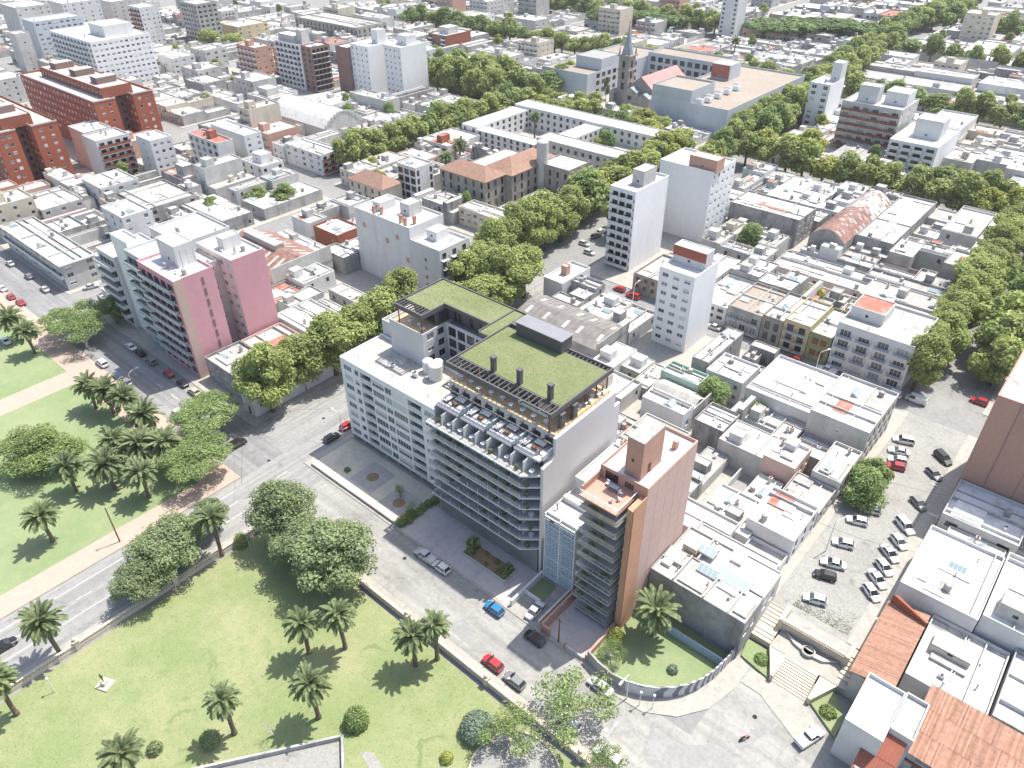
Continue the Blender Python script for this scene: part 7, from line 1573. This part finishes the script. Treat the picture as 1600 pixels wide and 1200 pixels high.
palm('big palm inside the walled garden', -33.7, 74.0, 7, False, 1.24)
palm('palm on the left lawn with its own long shadow, lowest of the group', -132.5, 17.2, 7, False, 1.24)
palm('palm left of the close palm cluster on the left lawn', -143.2, 26.4, 7, False, 1.24)
palm('front left palm of the close cluster on the left lawn', -137.7, 31.9, 7, False, 1.24)
palm('front palm with orange fruit in the close cluster', -129.8, 35.3, 7, True, 1.24)
palm('fruiting palm at the middle of the close cluster', -143.6, 36.7, 7, True, 1.24)
palm('palm half hidden at the middle of the close cluster', -138.4, 39.7, 7, False, 1.24)
palm('fruiting palm at the right of the close cluster', -135.0, 43.3, 7, True, 1.24)
palm('palm above the close cluster beside the path', -147.4, 45.0, 7, False, 1.24)
palm('palm third from left along the pink path', -157.1, 45.2, 7, False, 1.24)
palm('palm second from left along the pink path', -163.2, 43.9, 7, False, 1.24)
palm('fruiting palm first from left along the pink path', -168.3, 42.2, 7, True, 1.24)
palm('palm beside the broad corner tree', -204.5, 42.5, 7, False, 1.24)
palm('palm cut by the left edge beside the corner tree', -214.7, 42.4, 7, False, 1.24)
palm('tall palm in the hospital court, right one', -217.0, 217.1, 10, False, 1.25)
palm('shorter palm in the hospital court, left one', -210.8, 202.7, 10, False, 1.25)
palm('slim palm rising over the school roofs', -218.5, 267.3, 10, False, 1.25)
palm('tall dark palm beside the narrow tower near the top', -226.2, 474.9, 10, False, 1.25)
# bushes and small plants
def bush(name, label, x, y, r_, hgt, leaf, n, ls, seed, rz=0.0):
    t = thing(name, label, 'bush', (x, y, .06)); me = bushm(f'foliage:{name}{seed}', r_, n, leaf, ls, hgt, seed); link('foliage', me, t)
    MB().tube([(0, 0, 0), (0, 0, r_ * .6)], .12, 'trunk', 6).build('stem', t)
bush('round_bush', 'glossy rounded green bush near the terrace wall', -59.2, 31.6, 1.9, 1.35, 'leafpark', 2600, .17, 1)
bush('silver_bush', 'round silvery blue-green bush on the lawn', -44.4, 42.6, 2.6, .72, 'leafblue', 3800, .2, 2)
bush('garden_shrub', 'spiky pale shrub inside the walled garden', -27.6, 70.6, .9, .9, 'leafblue', 420, .16, 3)
bush('garden_shrub', 'yellow-green shrub beside the salmon wall in the walled garden', -38.0, 69.6, 1.4, 1.4, 'leafyellow', 900, .16, 4)
bush('garden_shrub', 'small bush beside the statue end of the lawn, bottom edge', -78.5, 9.5, 1.1, 1.1, 'leafgrey', 600, .16, 5)
bush('garden_shrub', 'low bush with pale flowers left of the bottom palm shadow', -73.4, 15.5, 1.5, 1.0, 'leafgrey', 900, .16, 6)
bush('garden_shrub', 'small yellow-green shrub at the bottom edge below the silver bush', -45.0, 36.6, 1.0, .8, 'leafyellow', 500, .16, 7)
bush('garden_shrub', 'small round shrub beside the avenue palm', -104.2, 40.6, 1.5, 1.4, 'leafdark', 900, .17, 8)
bush('round_bush', 'small clipped bush at the left of the courtyard squares', -105.2, 67.0, .7, 1.0, 'leafdark', 300, .15, 9)
bush('round_bush', 'low bush at the bed by the steps, left of the flight', -17.6, 81.5, 1.2, .6, 'leafpark', 700, .16, 10)
bush('round_bush', 'low bush at the bed by the steps, right of the flight', -5.8, 79.6, 1.3, .6, 'leafdark', 700, .16, 11)
hd = thing('hedge', 'green hedge between the courtyard and the forecourt', 'hedge', (-84.4, 68.2, .1))
rr = random.Random(8)
for k in range(7):
    o = link('foliage', bushm('foliage:hedge', 1.0, 420, 'leafpark', .16, 1.0, 12), hd, (rr.uniform(-.2, .2), -4.2 + k * 1.4, 0), k); o.scale = (.9, .9, 1.15)
for k in range(3): o = link('foliage', bushm('foliage:hedgey', .8, 300, 'leafyellow', .15, 1.3, 13), hd, (-.6, -4.6 + k * 1.2, .5), k)
dt = thing('dead_tree', 'pale bare dead tree near the lower palm shadow', 'tree', (-67.2, 22.2, .06))
a = MB(); rr = random.Random(6)
def branch(p, d, L, r_, dep):
    q = p + d * L; a.tube([p, (p + q) / 2 + Vector((rr.uniform(-.1, .1), rr.uniform(-.1, .1), 0)) * L, q], [r_, r_ * .75, r_ * .5], 'deadwood', 5)
    if dep:
        for _ in range(3):
            dd = (d + Vector((rr.uniform(-.8, .8), rr.uniform(-.8, .8), rr.uniform(-.2, .5)))).normalized(); branch(q, dd, L * .68, r_ * .5, dep - 1)
branch(Vector((0, 0, 0)), Vector((-.1, .05, 1)).normalized(), 1.5, .16, 4); a.build('branches', dt)
# grass tufts that roughen the lawn
gm = MB(); rr = random.Random(9); gi = gm.mi('lawnblade')
for _ in range(16000):
    x, y = rr.uniform(-103.5, -20), rr.uniform(-8, 48)
    if (x + 94) * .75 + (y) * .66 < -6: continue
    a_, h = rr.uniform(0, 6.28), rr.uniform(.02, .07); dx, dy = .13 * math.cos(a_), .13 * math.sin(a_); b = len(gm.v)
    gm.v += [(x - dx, y - dy, .06), (x + dx, y + dy, .06), (x + rr.uniform(-.1, .1), y + rr.uniform(-.1, .1), .06 + h)]; gm.f.append((b, b + 1, b + 2)); gm.m.append(gi)
tag(gm.build('lawn_grass'), 'short uneven grass blades of the park lawn', 'grass', kind='stuff')
# ---------------------------------------------------------------- vehicles
def car_parts(kind):
    L, Wd = {'hatch': (3.9, 1.7), 'sedan': (4.4, 1.74), 'pickup': (4.9, 1.8), 'suv': (4.5, 1.84), 'van': (4.8, 1.9)}[kind]
    zr = {'hatch': 1.46, 'sedan': 1.42, 'pickup': 1.7, 'suv': 1.68, 'van': 1.9}[kind]; h2 = Wd / 2
    x0, x1 = -L / 2, L / 2            # front is +x
    bel = .92 if kind in ('hatch', 'sedan') else 1.02
    # lower body: stations (x, half width, bottom, shoulder height)
    st = [(x1, h2 * .72, .38, .6), (x1 - .12, h2 * .88, .26, .72), (x1 - .45, h2 * .97, .22, .82 if kind != 'van' else .95), (x1 - 1.0, h2, .22, bel - .02), (0, h2, .2, bel + .02), (x0 + .7, h2, .22, bel + .04), (x0 + .2, h2 * .97, .26, bel + .02), (x0, h2 * .86, .4, bel - .12)]
    if kind == 'sedan': st[5] = (x0 + .9, h2, .22, bel + .03); st[6] = (x0 + .2, h2 * .95, .26, bel - .02)
    b = MB(); i = b.mi('paint_white'); rings = []
    for (x, hw, zb, zt) in st:
        k = len(b.v); b.v += [(x, -hw * .94, zb), (x, -hw, (zb + zt) / 2), (x, -hw * .95, zt - .06), (x, -hw * .8, zt), (x, hw * .8, zt), (x, hw * .95, zt - .06), (x, hw, (zb + zt) / 2), (x, hw * .94, zb)]; rings.append(k)
    for a, c in zip(rings[:-1], rings[1:]):
        for q in range(8): q2 = (q + 1) % 8; b.f.append((a + q, a + q2, c + q2, c + q)); b.m.append(i)
    b.f.append(tuple(rings[0] + q for q in reversed(range(8)))); b.m.append(i); b.f.append(tuple(rings[-1] + q for q in range(8))); b.m.append(i)
    # greenhouse
    cf, cr = {'hatch': (x1 - 1.0, x0 + .12), 'sedan': (x1 - 1.2, x0 + .75), 'pickup': (x1 - 1.35, x0 + 1.75), 'suv': (x1 - 1.15, x0 + .1), 'van': (x1 - .55, x0 + .06)}[kind]
    rf_, rr_ = {'hatch': (cf - .75, cr + .45), 'sedan': (cf - .8, cr + .65), 'pickup': (cf - .55, cr + .15), 'suv': (cf - .65, cr + .3), 'van': (cf - .5, cr + .1)}[kind]
    hw, tw = h2 * .9, h2 * .74; zb = bel
    gl = {}
    def q4(a, b_, c, d): return MB().face([a, b_, c, d], 'glassdark')
    gl['windscreen'] = q4((cf, -hw, zb), (cf, hw, zb), (rf_, tw, zr - .05), (rf_, -tw, zr - .05))
    gl['rear_window'] = q4((cr, hw, zb), (cr, -hw, zb), (rr_, -tw, zr - .05), (rr_, tw, zr - .05))
    for s in (-1, 1): gl['side_window%d' % s] = q4((cr, s * hw, zb), (cf, s * hw, zb), (rf_, s * tw, zr - .05), (rr_, s * tw, zr - .05))
    rb = MB(); rb.prism([(rf_ + .06, -tw), (rf_ + .06, tw), (rr_ - .06, tw), (rr_ - .06, -tw)], zr - .06, zr, 'paint_white')
    for s in (-1, 1):
        for (xa, xb) in ((cf, rf_), (cr, rr_), ((cf + cr) / 2, (rf_ + rr_) / 2)): rb.tube([(xa, s * hw, zb - .02), (xb, s * tw, zr - .04)], .05, 'paint_white', 4)
    if kind == 'van': rb.box(cr + .05, cr + (cf - cr) * .62, -hw * .99, hw * .99, zb, zr - .08, 'paint_white')
    bed = None
    if kind == 'pickup': bed = MB().box(x0 + .1, cr - .05, -h2 * .78, h2 * .78, .95, 1.0 + .03, 'dark').box(x0 + .08, cr - .02, -h2 * .95, -h2 * .8, 1.0, 1.2, 'paint_white').box(x0 + .08, cr - .02, h2 * .8, h2 * .95, 1.0, 1.2, 'paint_white').box(x0 + .02, x0 + .1, -h2 * .95, h2 * .95, .9, 1.2, 'paint_white')
    whl = MB(); n = 14
    for (r0, r1, w0, mt) in ((.31, .31, .1, 'rubber'),): whl.lathe([(.2, -w0), (.31, -w0), (.31, w0), (.2, w0)], 'rubber', n)
    rim = MB().lathe([(.2, .05), (.19, .105), (.05, .11)], 'rim', 10)
    li = MB().box(-.03, .03, -.16, .16, -.07, .07, 'lampglass'); tl = MB().box(-.03, .03, -.12, .12, -.09, .09, 'roofred')
    mir = MB().box(-.08, .08, -.1, .1, -.06, .06, 'rubber')
    return dict(L=L, W=Wd, body=b.mesh('body'), roof=rb.mesh('roof'), glass={k: v.mesh(k.rstrip('-1')) for k, v in gl.items()}, bed=bed.mesh('cargo_bed') if bed else None, wheel=whl.mesh('tyre'), rim=rim.mesh('rim'), head=li.mesh('headlight'), tail=tl.mesh('tail_light'), mir=mir.mesh('mirror'), cf=cf, bel=bel)
CARS = {k: car_parts(k) for k in ('hatch', 'sedan', 'pickup', 'suv', 'van')}
def setpaint(o, col):
    for i, sl_ in enumerate(o.material_slots):
        if sl_.material and sl_.material.name.startswith('paint_'): sl_.link = 'OBJECT'; sl_.material = MATS['paint_' + col]
KN = {'hatch': 'hatchback', 'sedan': 'sedan', 'pickup': 'pickup', 'suv': 'estate car', 'van': 'van'}
def car(label, x, y, ang, kind, col, z=0.01, pitch=0.0):
    c = CARS[kind]; t = thing({'pickup': 'pickup_truck', 'van': 'delivery_van'}.get(kind, 'parked_car'), label, {'pickup': 'pickup', 'van': 'van'}.get(kind, 'car'), (x, y, z), 0, 'vehicles in the streets')
    t.rotation_euler = (0, pitch, rad(ang)) if not pitch else (math.sin(rad(ang)) * 0, 0, rad(ang))
    setpaint(link('body', c['body'], t), col); setpaint(link('roof', c['roof'], t), col)
    for k, g in c['glass'].items(): link(g.name.split('.')[0], g, t)
    if c['bed']: setpaint(link('cargo_bed', c['bed'], t), col)
    L, W_ = c['L'], c['W']
    for fx in (L / 2 - .78, -L / 2 + .75):
        for s in (-1, 1):
            w_ = link('wheel', c['wheel'], t, (fx, s * (W_ / 2 - .09), .31)); w_.rotation_euler = (-s * math.pi / 2, 0, 0); link('rim', c['rim'], w_)
    for s in (-1, 1):
        link('headlight', c['head'], t, (L / 2 - .06, s * W_ * .33, .62)); link('tail_light', c['tail'], t, (-L / 2 + .02, s * W_ * .38, .78)); link('mirror', c['mir'], t, (c['cf'] - .25, s * (W_ / 2 + .06), c['bel'] + .06))
    return t
car('black car parked beside the courtyard of the white apartment block', -116.3, 71.5, 90, 'hatch', 'black', 0.01)
car('red car under the trees beside the white apartment block', -117.0, 76.6, 90, 'hatch', 'red', 0.01)
car('green and white pickup parked in the front street', -75.1, 61.1, 180, 'pickup', 'silver', 0.01)
car('white pickup-like car behind the pickup in the front street', -70.9, 61.1, 180, 'hatch', 'white', 0.01)
car('bright blue hatchback parked before the green-roofed block', -57.3, 60.6, 180, 'hatch', 'blue', 0.01)
car('white sedan standing in the driveway of the glass-fronted building', -51.7, 65.0, 95, 'sedan', 'white', 0.01)
car('black car parked before the ochre tower', -48.2, 60.6, 180, 'hatch', 'black', 0.01)
car('red hatchback parked along the park wall', -50.3, 52.5, 180, 'hatch', 'red', 0.01)
car('grey car parked behind the red hatchback at the park wall', -45.6, 52.4, 180, 'hatch', 'grey', 0.01)
car('silver car parked outside the mural wall', -34.7, 60.5, 180, 'sedan', 'silver', 0.01)
car('white car half hidden under the sparse umbrella tree', -34.7, 52.6, 180, 'hatch', 'white', 0.01)
car('silver car at the bottom edge along the park wall', -27.3, 52.1, 180, 'suv', 'white', 0.01)
car('white pickup standing on the shaded plaza corner', -6.3, 74.0, 70, 'pickup', 'white', 0.01)
car('black car entering at the left edge of the avenue', -114.2, 1.9, 88, 'hatch', 'black', 0.01)
car('white car in the shade below the pink tower', -187.6, 60.4, 180, 'sedan', 'white', 0.01)
car('white van-like car parked at the park side of the side street', -185.6, 51.7, 180, 'suv', 'white', 0.01)
car('black car, first behind the white car below the pink tower', -182.7, 60.5, 180, 'hatch', 'black', 0.01)
car('grey car, second behind the white car below the pink tower', -176.7, 60.4, 180, 'hatch', 'grey', 0.01)
car('red car, third behind the white car below the pink tower', -168.1, 60.5, 180, 'hatch', 'red', 0.01)
car('black car, fourth behind the white car below the pink tower', -161.5, 60.6, 180, 'hatch', 'black', 0.01)
car('beige car, fifth behind the white car below the pink tower', -156.1, 60.6, 180, 'hatch', 'beige', 0.01)
car('dark car behind the white one at the park side of the side street', -177.0, 51.7, 180, 'hatch', 'darkblue', 0.01)
car('second dark car at the park side of the side street', -172.7, 51.8, 180, 'hatch', 'grey', 0.01)
car('white delivery van at the palm path by the shadow edge', -149.8, 53.3, 180, 'van', 'white', 0.01)
car('dark pickup under the flat-topped trees at the crossing', -130.5, 56.3, 90, 'suv', 'black', 0.01)
car('silver car before the rounded corner building', -238.8, 59.1, 180, 'sedan', 'silver', 0.01)
car('silver car turning at the rounded corner', -229.8, 69.0, 75, 'sedan', 'silver', 0.01)
car('white car behind the turning one at the rounded corner', -230.7, 75.3, 75, 'sedan', 'white', 0.01)
car('grey car up the street past the rounded corner', -251.4, 59.4, 180, 'hatch', 'grey', 0.01)
car('silver car farthest up the street at the left edge', -265.4, 59.2, 180, 'sedan', 'silver', 0.01)
car('white car at the left edge across from the rounded corner', -249.2, 50.9, 180, 'sedan', 'white', 0.01)
car('red car, left of the two red ones at the left edge', -241.6, 50.5, 180, 'hatch', 'red', 0.01)
car('red car, right of the two red ones at the left edge', -235.7, 51.0, 180, 'sedan', 'red', 0.01)
car('white car under the left palms at the edge', -216.4, 39.7, 180, 'sedan', 'white', 0.01)
car('white car nosed to the left pavement of the parking street, first from the top', -18.5, 153.1, 200, 'suv', 'white', 0.49)
car('white car nosed to the left pavement of the parking street, second from the top', -18.0, 148.4, 200, 'sedan', 'white', 0.68)
car('white car nosed to the left pavement of the parking street, third from the top', -17.2, 145.0, 200, 'hatch', 'white', 0.82)
car('red car nosed to the left pavement of the parking street, fourth from the top', -16.9, 142.5, 200, 'hatch', 'red', 0.93)
car('silver car nosed to the left pavement of the parking street, fifth from the top', -16.2, 125.3, 200, 'hatch', 'silver', 1.63)
car('white car nosed to the left pavement of the parking street, sixth from the top', -17.0, 120.5, 200, 'hatch', 'white', 1.83)
car('white car nosed to the left pavement of the parking street, seventh from the top', -16.8, 112.7, 200, 'hatch', 'white', 2.15)
car('white car nosed to the left pavement of the parking street, eighth from the top', -16.3, 106.5, 200, 'sedan', 'white', 2.40)
car('black car nosed to the left pavement of the parking street, ninth from the top', -16.3, 102.7, 200, 'hatch', 'black', 2.56)
car('white car nosed to the left pavement of the parking street, tenth from the top', -15.5, 96.3, 200, 'hatch', 'white', 2.82)
car('black car slanted to the right pavement of the parking street, first from the top', -10.1, 152.4, -38, 'suv', 'black', 0.52)
car('grey car slanted to the right pavement of the parking street, second from the top', -10.0, 145.4, -38, 'hatch', 'grey', 0.80)
car('grey car slanted to the right pavement of the parking street, third from the top', -9.6, 133.7, -38, 'hatch', 'grey', 1.29)
car('white car slanted to the right pavement of the parking street, fourth from the top', -9.6, 125.3, -38, 'suv', 'white', 1.63)
car('white car slanted to the right pavement of the parking street, fifth from the top', -9.1, 120.1, -38, 'hatch', 'white', 1.85)
car('silver car slanted to the right pavement of the parking street, sixth from the top', -9.4, 115.9, -38, 'sedan', 'silver', 2.02)
car('white car slanted to the right pavement of the parking street, seventh from the top', -9.0, 111.7, -38, 'hatch', 'white', 2.19)
car('white car slanted to the right pavement of the parking street, eighth from the top', -9.0, 108.1, -38, 'sedan', 'white', 2.34)
car('white car slanted to the right pavement of the parking street, ninth from the top', -8.7, 104.3, -38, 'hatch', 'white', 2.49)
car('white box van at the tree shadow on the cross street', -21.3, 171.3, 180, 'van', 'white', 0.01)
car('white car at the corner house of the cross street', -26.6, 170.2, 180, 'suv', 'white', 0.01)
car('dark red car in the deep shade at the right', -9.8, 180.4, 180, 'hatch', 'red', 0.01)
car('red car on the cross street, left of the two by the old grey house', -106.6, 171.5, 180, 'hatch', 'red', 0.01)
car('red car on the cross street, right of the two by the old grey house', -101.1, 170.5, 180, 'suv', 'red', 0.01)
car('red car parked before the olive house', -50.9, 169.3, 180, 'hatch', 'red', 0.01)
car('white pickup parked before the four-storey flats', -42.5, 169.9, 180, 'pickup', 'white', 0.01)
car('grey car at the gate of the four-storey flats', -30.9, 174.3, 180, 'hatch', 'grey', 0.01)
car('silver car opposite the slim white tower', -74.5, 170.2, 180, 'sedan', 'silver', 0.01)
car('silver car parked by the brick-banded tower, first from below', -128.3, 186.0, 0, 'hatch', 'silver', 0.01)
car('silver car parked by the brick-banded tower, second from below', -133.6, 190.4, 0, 'hatch', 'silver', 0.01)
car('grey car parked by the brick-banded tower, third from below', -134.3, 197.9, 80, 'hatch', 'grey', 0.01)
car('white car parked by the brick-banded tower, fourth from below', -134.9, 202.2, 80, 'hatch', 'white', 0.01)

# motorbike
def motorbike(label, x, y, ang):
    t = thing('motorbike', label, 'motorbike', (x, y, .01), rad(ang))
    for fx in (.65, -.62):
        w_ = MB().lathe([(.2, -.06), (.3, -.05), (.3, .05), (.2, .06)], 'rubber', 14).build('wheel', t, (fx, 0, .3)); w_.rotation_euler = (math.pi / 2, 0, 0)
    MB().tube([(-.6, 0, .3), (-.2, 0, .55), (.35, 0, .6), (.5, 0, .9), (.65, 0, .3)], [.05, .1, .12, .06, .04], 'dark', 7).build('frame', t)
    MB().box(-.65, .05, -.14, .14, .72, .82, 'rubber').build('seat', t); MB().box(.05, .45, -.15, .15, .68, .92, 'paint_red').build('fuel_tank', t)
    MB().tube([(.45, -.35, 1.0), (.5, 0, .95), (.45, .35, 1.0)], .02, 'metal', 5).build('handlebar', t)
motorbike('lone red and black motorbike standing on the plaza', -13.6, 67.6, 60)

# ---------------------------------------------------------------- lamps, poles, statue, benches, people
def lamp(label, x, y, h, ang, arm=2.2, z=.1):
    t = thing('street_lamp', label, 'street lamp', (x, y, z), rad(ang), 'street lamps')
    MB().tube([(0, 0, 0), (0, 0, 1.0), (0, 0, h - .9), (.25, 0, h - .3), (.8, 0, h), (arm, 0, h + .15)], [.13, .1, .075, .06, .05, .045], 'steelwhite', 8).build('pole', t)
    MB().box(arm - .15, arm + .65, -.16, .16, h + .08, h + .24, 'steelwhite').build('lamp_head', t); MB().box(arm, arm + .55, -.12, .12, h + .03, h + .08, 'lampglass').build('lens', t)
lamp('street lamp beside the black car at the white apartment block', -114.4, 73.3, 7.1, 180)
lamp('street lamp leaning over the side street by the palms', -172.3, 52.7, 3.0, 90)
lamp('street lamp casting a thin shadow on the parking street', -18.6, 109.1, 8, 60, 2.2, 2.30)
lamp('street lamp on the cross street before the four-storey flats', -44.0, 165.4, 7.5, 60)
lamp('street lamp on the cross street by the two red cars', -98.0, 165.4, 7.5, 90)
lamp('street lamp between the parked cars under the sparse tree', -27.3, 50.6, 7.5, 90)
lamp('street lamp on the plaza kerb outside the mural wall', -30.5, 61.6, 7.0, -90)
def pole(label, x, y, h):
    t = thing('utility_pole', label, 'pole', (x, y, .1)); MB().tube([(0, 0, 0), (0, 0, h)], [.15, .1], 'wood', 8).build('shaft', t); MB().box(-.5, .5, -.05, .05, h - .5, h - .38, 'wood').build('crossarm', t)
pole('wooden pole on the pink path between left lawn and avenue', -122.6, 25.6, 9); pole('wooden pole at the salmon forecourt corner', -44.9, 62.9, 6)
for i, (x, y) in enumerate(((-102.6, 41.2), (-99.6, 3.8), (-28.4, 62.0), (-26.6, 62.9))):
    lb = ('small globe lamp beside the single avenue palm', 'globe lamp at the left end of the lawn', 'left one of two posts outside the mural wall', 'right one of two posts outside the mural wall')[i]
    t = thing('lamp_post', lb, 'lamp post', (x, y, .1)); MB().tube([(0, 0, 0), (0, 0, 3.2)], [.08, .05], 'steelwhite', 7).build('post', t); MB().lathe([(.05, 0), (.2, .12), (.24, .28), (.18, .44), (.03, .5)], 'lampglass', 10).build('globe', t, (0, 0, 3.2))
sg = thing('statue', 'greenish statue on a pale square base on the lawn', 'statue', (-94.7, 9.6, .06), .4)
MB().box(-1.1, 1.1, -1.0, 1.0, 0, .25, 'stone').build('plinth', sg); MB().box(-.4, .4, -.4, .4, .25, 1.0, 'stone').build('pedestal', sg)
def figure(pose=0, seed=0):
    """one continuous body: skin-modifier figure about 1.7 m tall"""
    V = [(0, 0, .95), (0, 0, 1.15), (0, 0, 1.4), (0, 0, 1.5), (0, .02, 1.62), (.09, 0, .9), (.11, .02 + .12 * pose, .5), (.11, -.02 + .05 * pose, .06), (.11, -.14, .04), (-.09, 0, .9), (-.11, .0 - .14 * pose, .5), (-.11, .05 - .1 * pose, .06), (-.11, -.1 - .1 * pose, .04), (.19, 0, 1.38), (.26, .03, 1.12), (.25, -.1, .88), (-.19, 0, 1.38), (-.26, .02, 1.12), (-.24, -.12 - .1 * pose, .9), (0, -.01, 1.72)]
    E_ = [(0, 1), (1, 2), (2, 3), (3, 4), (4, 19), (0, 5), (5, 6), (6, 7), (7, 8), (0, 9), (9, 10), (10, 11), (11, 12), (2, 13), (13, 14), (14, 15), (2, 16), (16, 17), (17, 18)]
    Rr = [.14, .13, .14, .06, .1, .09, .065, .045, .04, .09, .065, .045, .04, .065, .05, .035, .065, .05, .035, .07]
    me = bpy.data.meshes.new('body'); me.from_pydata(V, E_, []); o = bpy.data.objects.new('tmp', me); C.objects.link(o)
    md = o.modifiers.new('s', 'SKIN'); o.modifiers.new('d', 'SUBSURF').levels = 1
    for i_, q in enumerate(me.skin_vertices[0].data): q.radius = (Rr[i_], Rr[i_] * .8); q.use_root = i_ == 0
    bpy.context.view_layer.update(); r = bpy.data.meshes.new_from_object(o.evaluated_get(bpy.context.evaluated_depsgraph_get())); bpy.data.objects.remove(o); r.name = 'body'; return r
FG = [figure(0), figure(1)]
hair = MB().lathe([(.095, 0), (.115, .06), (.09, .13), (.02, .16)], 'rubber', 10).mesh('hair')
for f_, mt in ((FG[0], 'cloth'), (FG[1], 'clothblue')):
    f_.materials.append(MATS[mt]); f_.materials.append(MATS['skin'])
    for p in f_.polygons:
        z = sum(f_.vertices[v].co.z for v in p.vertices) / len(p.vertices); xx = abs(sum(f_.vertices[v].co.x for v in p.vertices) / len(p.vertices))
        if z > 1.47 or (xx > .2 and z < 1.0): p.material_index = 1
b_ = FG[0].copy(); b_.materials.clear(); b_.materials.append(MATS['bronze'])
for p in b_.polygons: p.material_index = 0
o = link('figure', b_, sg, (0, 0, 1.0)); o.scale = (1.15, 1.15, 1.15)
def person(label, x, y, z, ang, k=0):
    t = thing('person', label, 'person', (x, y, z), rad(ang), 'people'); link('body', FG[k], t); link('hair', hair, t, (0, 0, 1.63))
PP = [(-58.3, 91.2, 29.42, 40, 0, 'person in brown standing at the far corner of the roof terrace'), (-58.5, 87.0, 29.42, 120, 1, 'person walking on the roof terrace beside the glass rail'), (-59.2, 84.6, 29.42, 200, 0, 'person in brown between the roof terrace tables'), (-80.9, 72.4, 18.6, 10, 0, 'person in orange-brown on the left end of a balcony'), (-73.9, 71.5, 21.1, 30, 0, 'person in brown near the middle of an upper balcony'), (-67.6, 71.9, 21.1, 330, 1, 'person in dark clothes on an upper balcony right of the middle'),
      (-61.2, 71.8, 13.6, 300, 1, 'person in dark blue on a right-hand balcony'), (-64.3, 71.6, 11.1, 80, 0, 'person in brown on a lower balcony'), (-58.6, 74.0, 26.43, 300, 0, 'person in brown on the rightmost sofa terrace'), (-78.7, 73.9, 26.43, 100, 0, 'person in brown on the leftmost sofa terrace'), (-62.3, 53.2, .01, 40, 1, 'person in dark clothes walking in the front street'), (-20.3, 96.3, 3.0, 10, 0, 'person on the pavement at the top of the steps')]
for x, y, z, a_, k, lb in PP[:10]: person(lb, x, y, z, a_, k)
# overhead cables
for i, (a, b) in enumerate((((-133.8, 61, 7.5), (-114.2, 74, 8.5)), ((-133.8, 61, 7.2), (-112, 47, 6.5)), ((-122.6, 25.6, 8.6), (-133.8, 61, 7.5)), ((-44.9, 62.9, 5.6), (-57.0, 62.9, 5.2)), ((-98, 165.4, 7), (-80, 172.6, 6)), ((-44, 165.4, 7), (-56, 172.6, 7.5)), ((-22.9, 108, 9), (-5.6, 112, 9)), ((-22.9, 128, 8), (-5.6, 131, 8.5)))):
    A, B = Vector(a), Vector(b); pts = [A + (B - A) * (k / 8) - Vector((0, 0, .9 * math.sin(math.pi * k / 8))) for k in range(9)]
    lb = ('overhead cable across the avenue to the white apartment block', 'overhead cable across the crossing to the gate pier', 'overhead cable from the wooden pole to the crossing', 'short cable along the ochre tower forecourt', 'cable over the cross street by the red cars', 'cable over the cross street by the yellow house', 'nearer cable over the parking street', 'farther cable over the parking street')[i]
    t = thing('overhead_cable', lb, 'cable', a); MB().tube([p - A for p in pts], .025, 'rubber', 4).build('wire', t)
# ---------------------------------------------------------------- thin summer haze over the city
hz = MB().box(-2500, 1400, -550, 2700, -1.5, 112, 'white')
hm = bpy.data.materials.new('haze'); hm.use_nodes = True
n, l = hm.node_tree.nodes, hm.node_tree.links
n.remove(n['Principled BSDF'])
pv = n.new('ShaderNodeVolumePrincipled'); pv.inputs['Color'].default_value = (0.97, 0.97, 0.97, 1); pv.inputs['Density'].default_value = 0.0001; pv.inputs['Anisotropy'].default_value = 0.2
l.new(pv.outputs[0], n['Material Output'].inputs['Volume'])
ho = hz.build('haze'); ho.data.materials.clear(); ho.data.materials.append(hm); tag(ho, 'thin pale summer haze over the city', 'haze', kind='stuff')
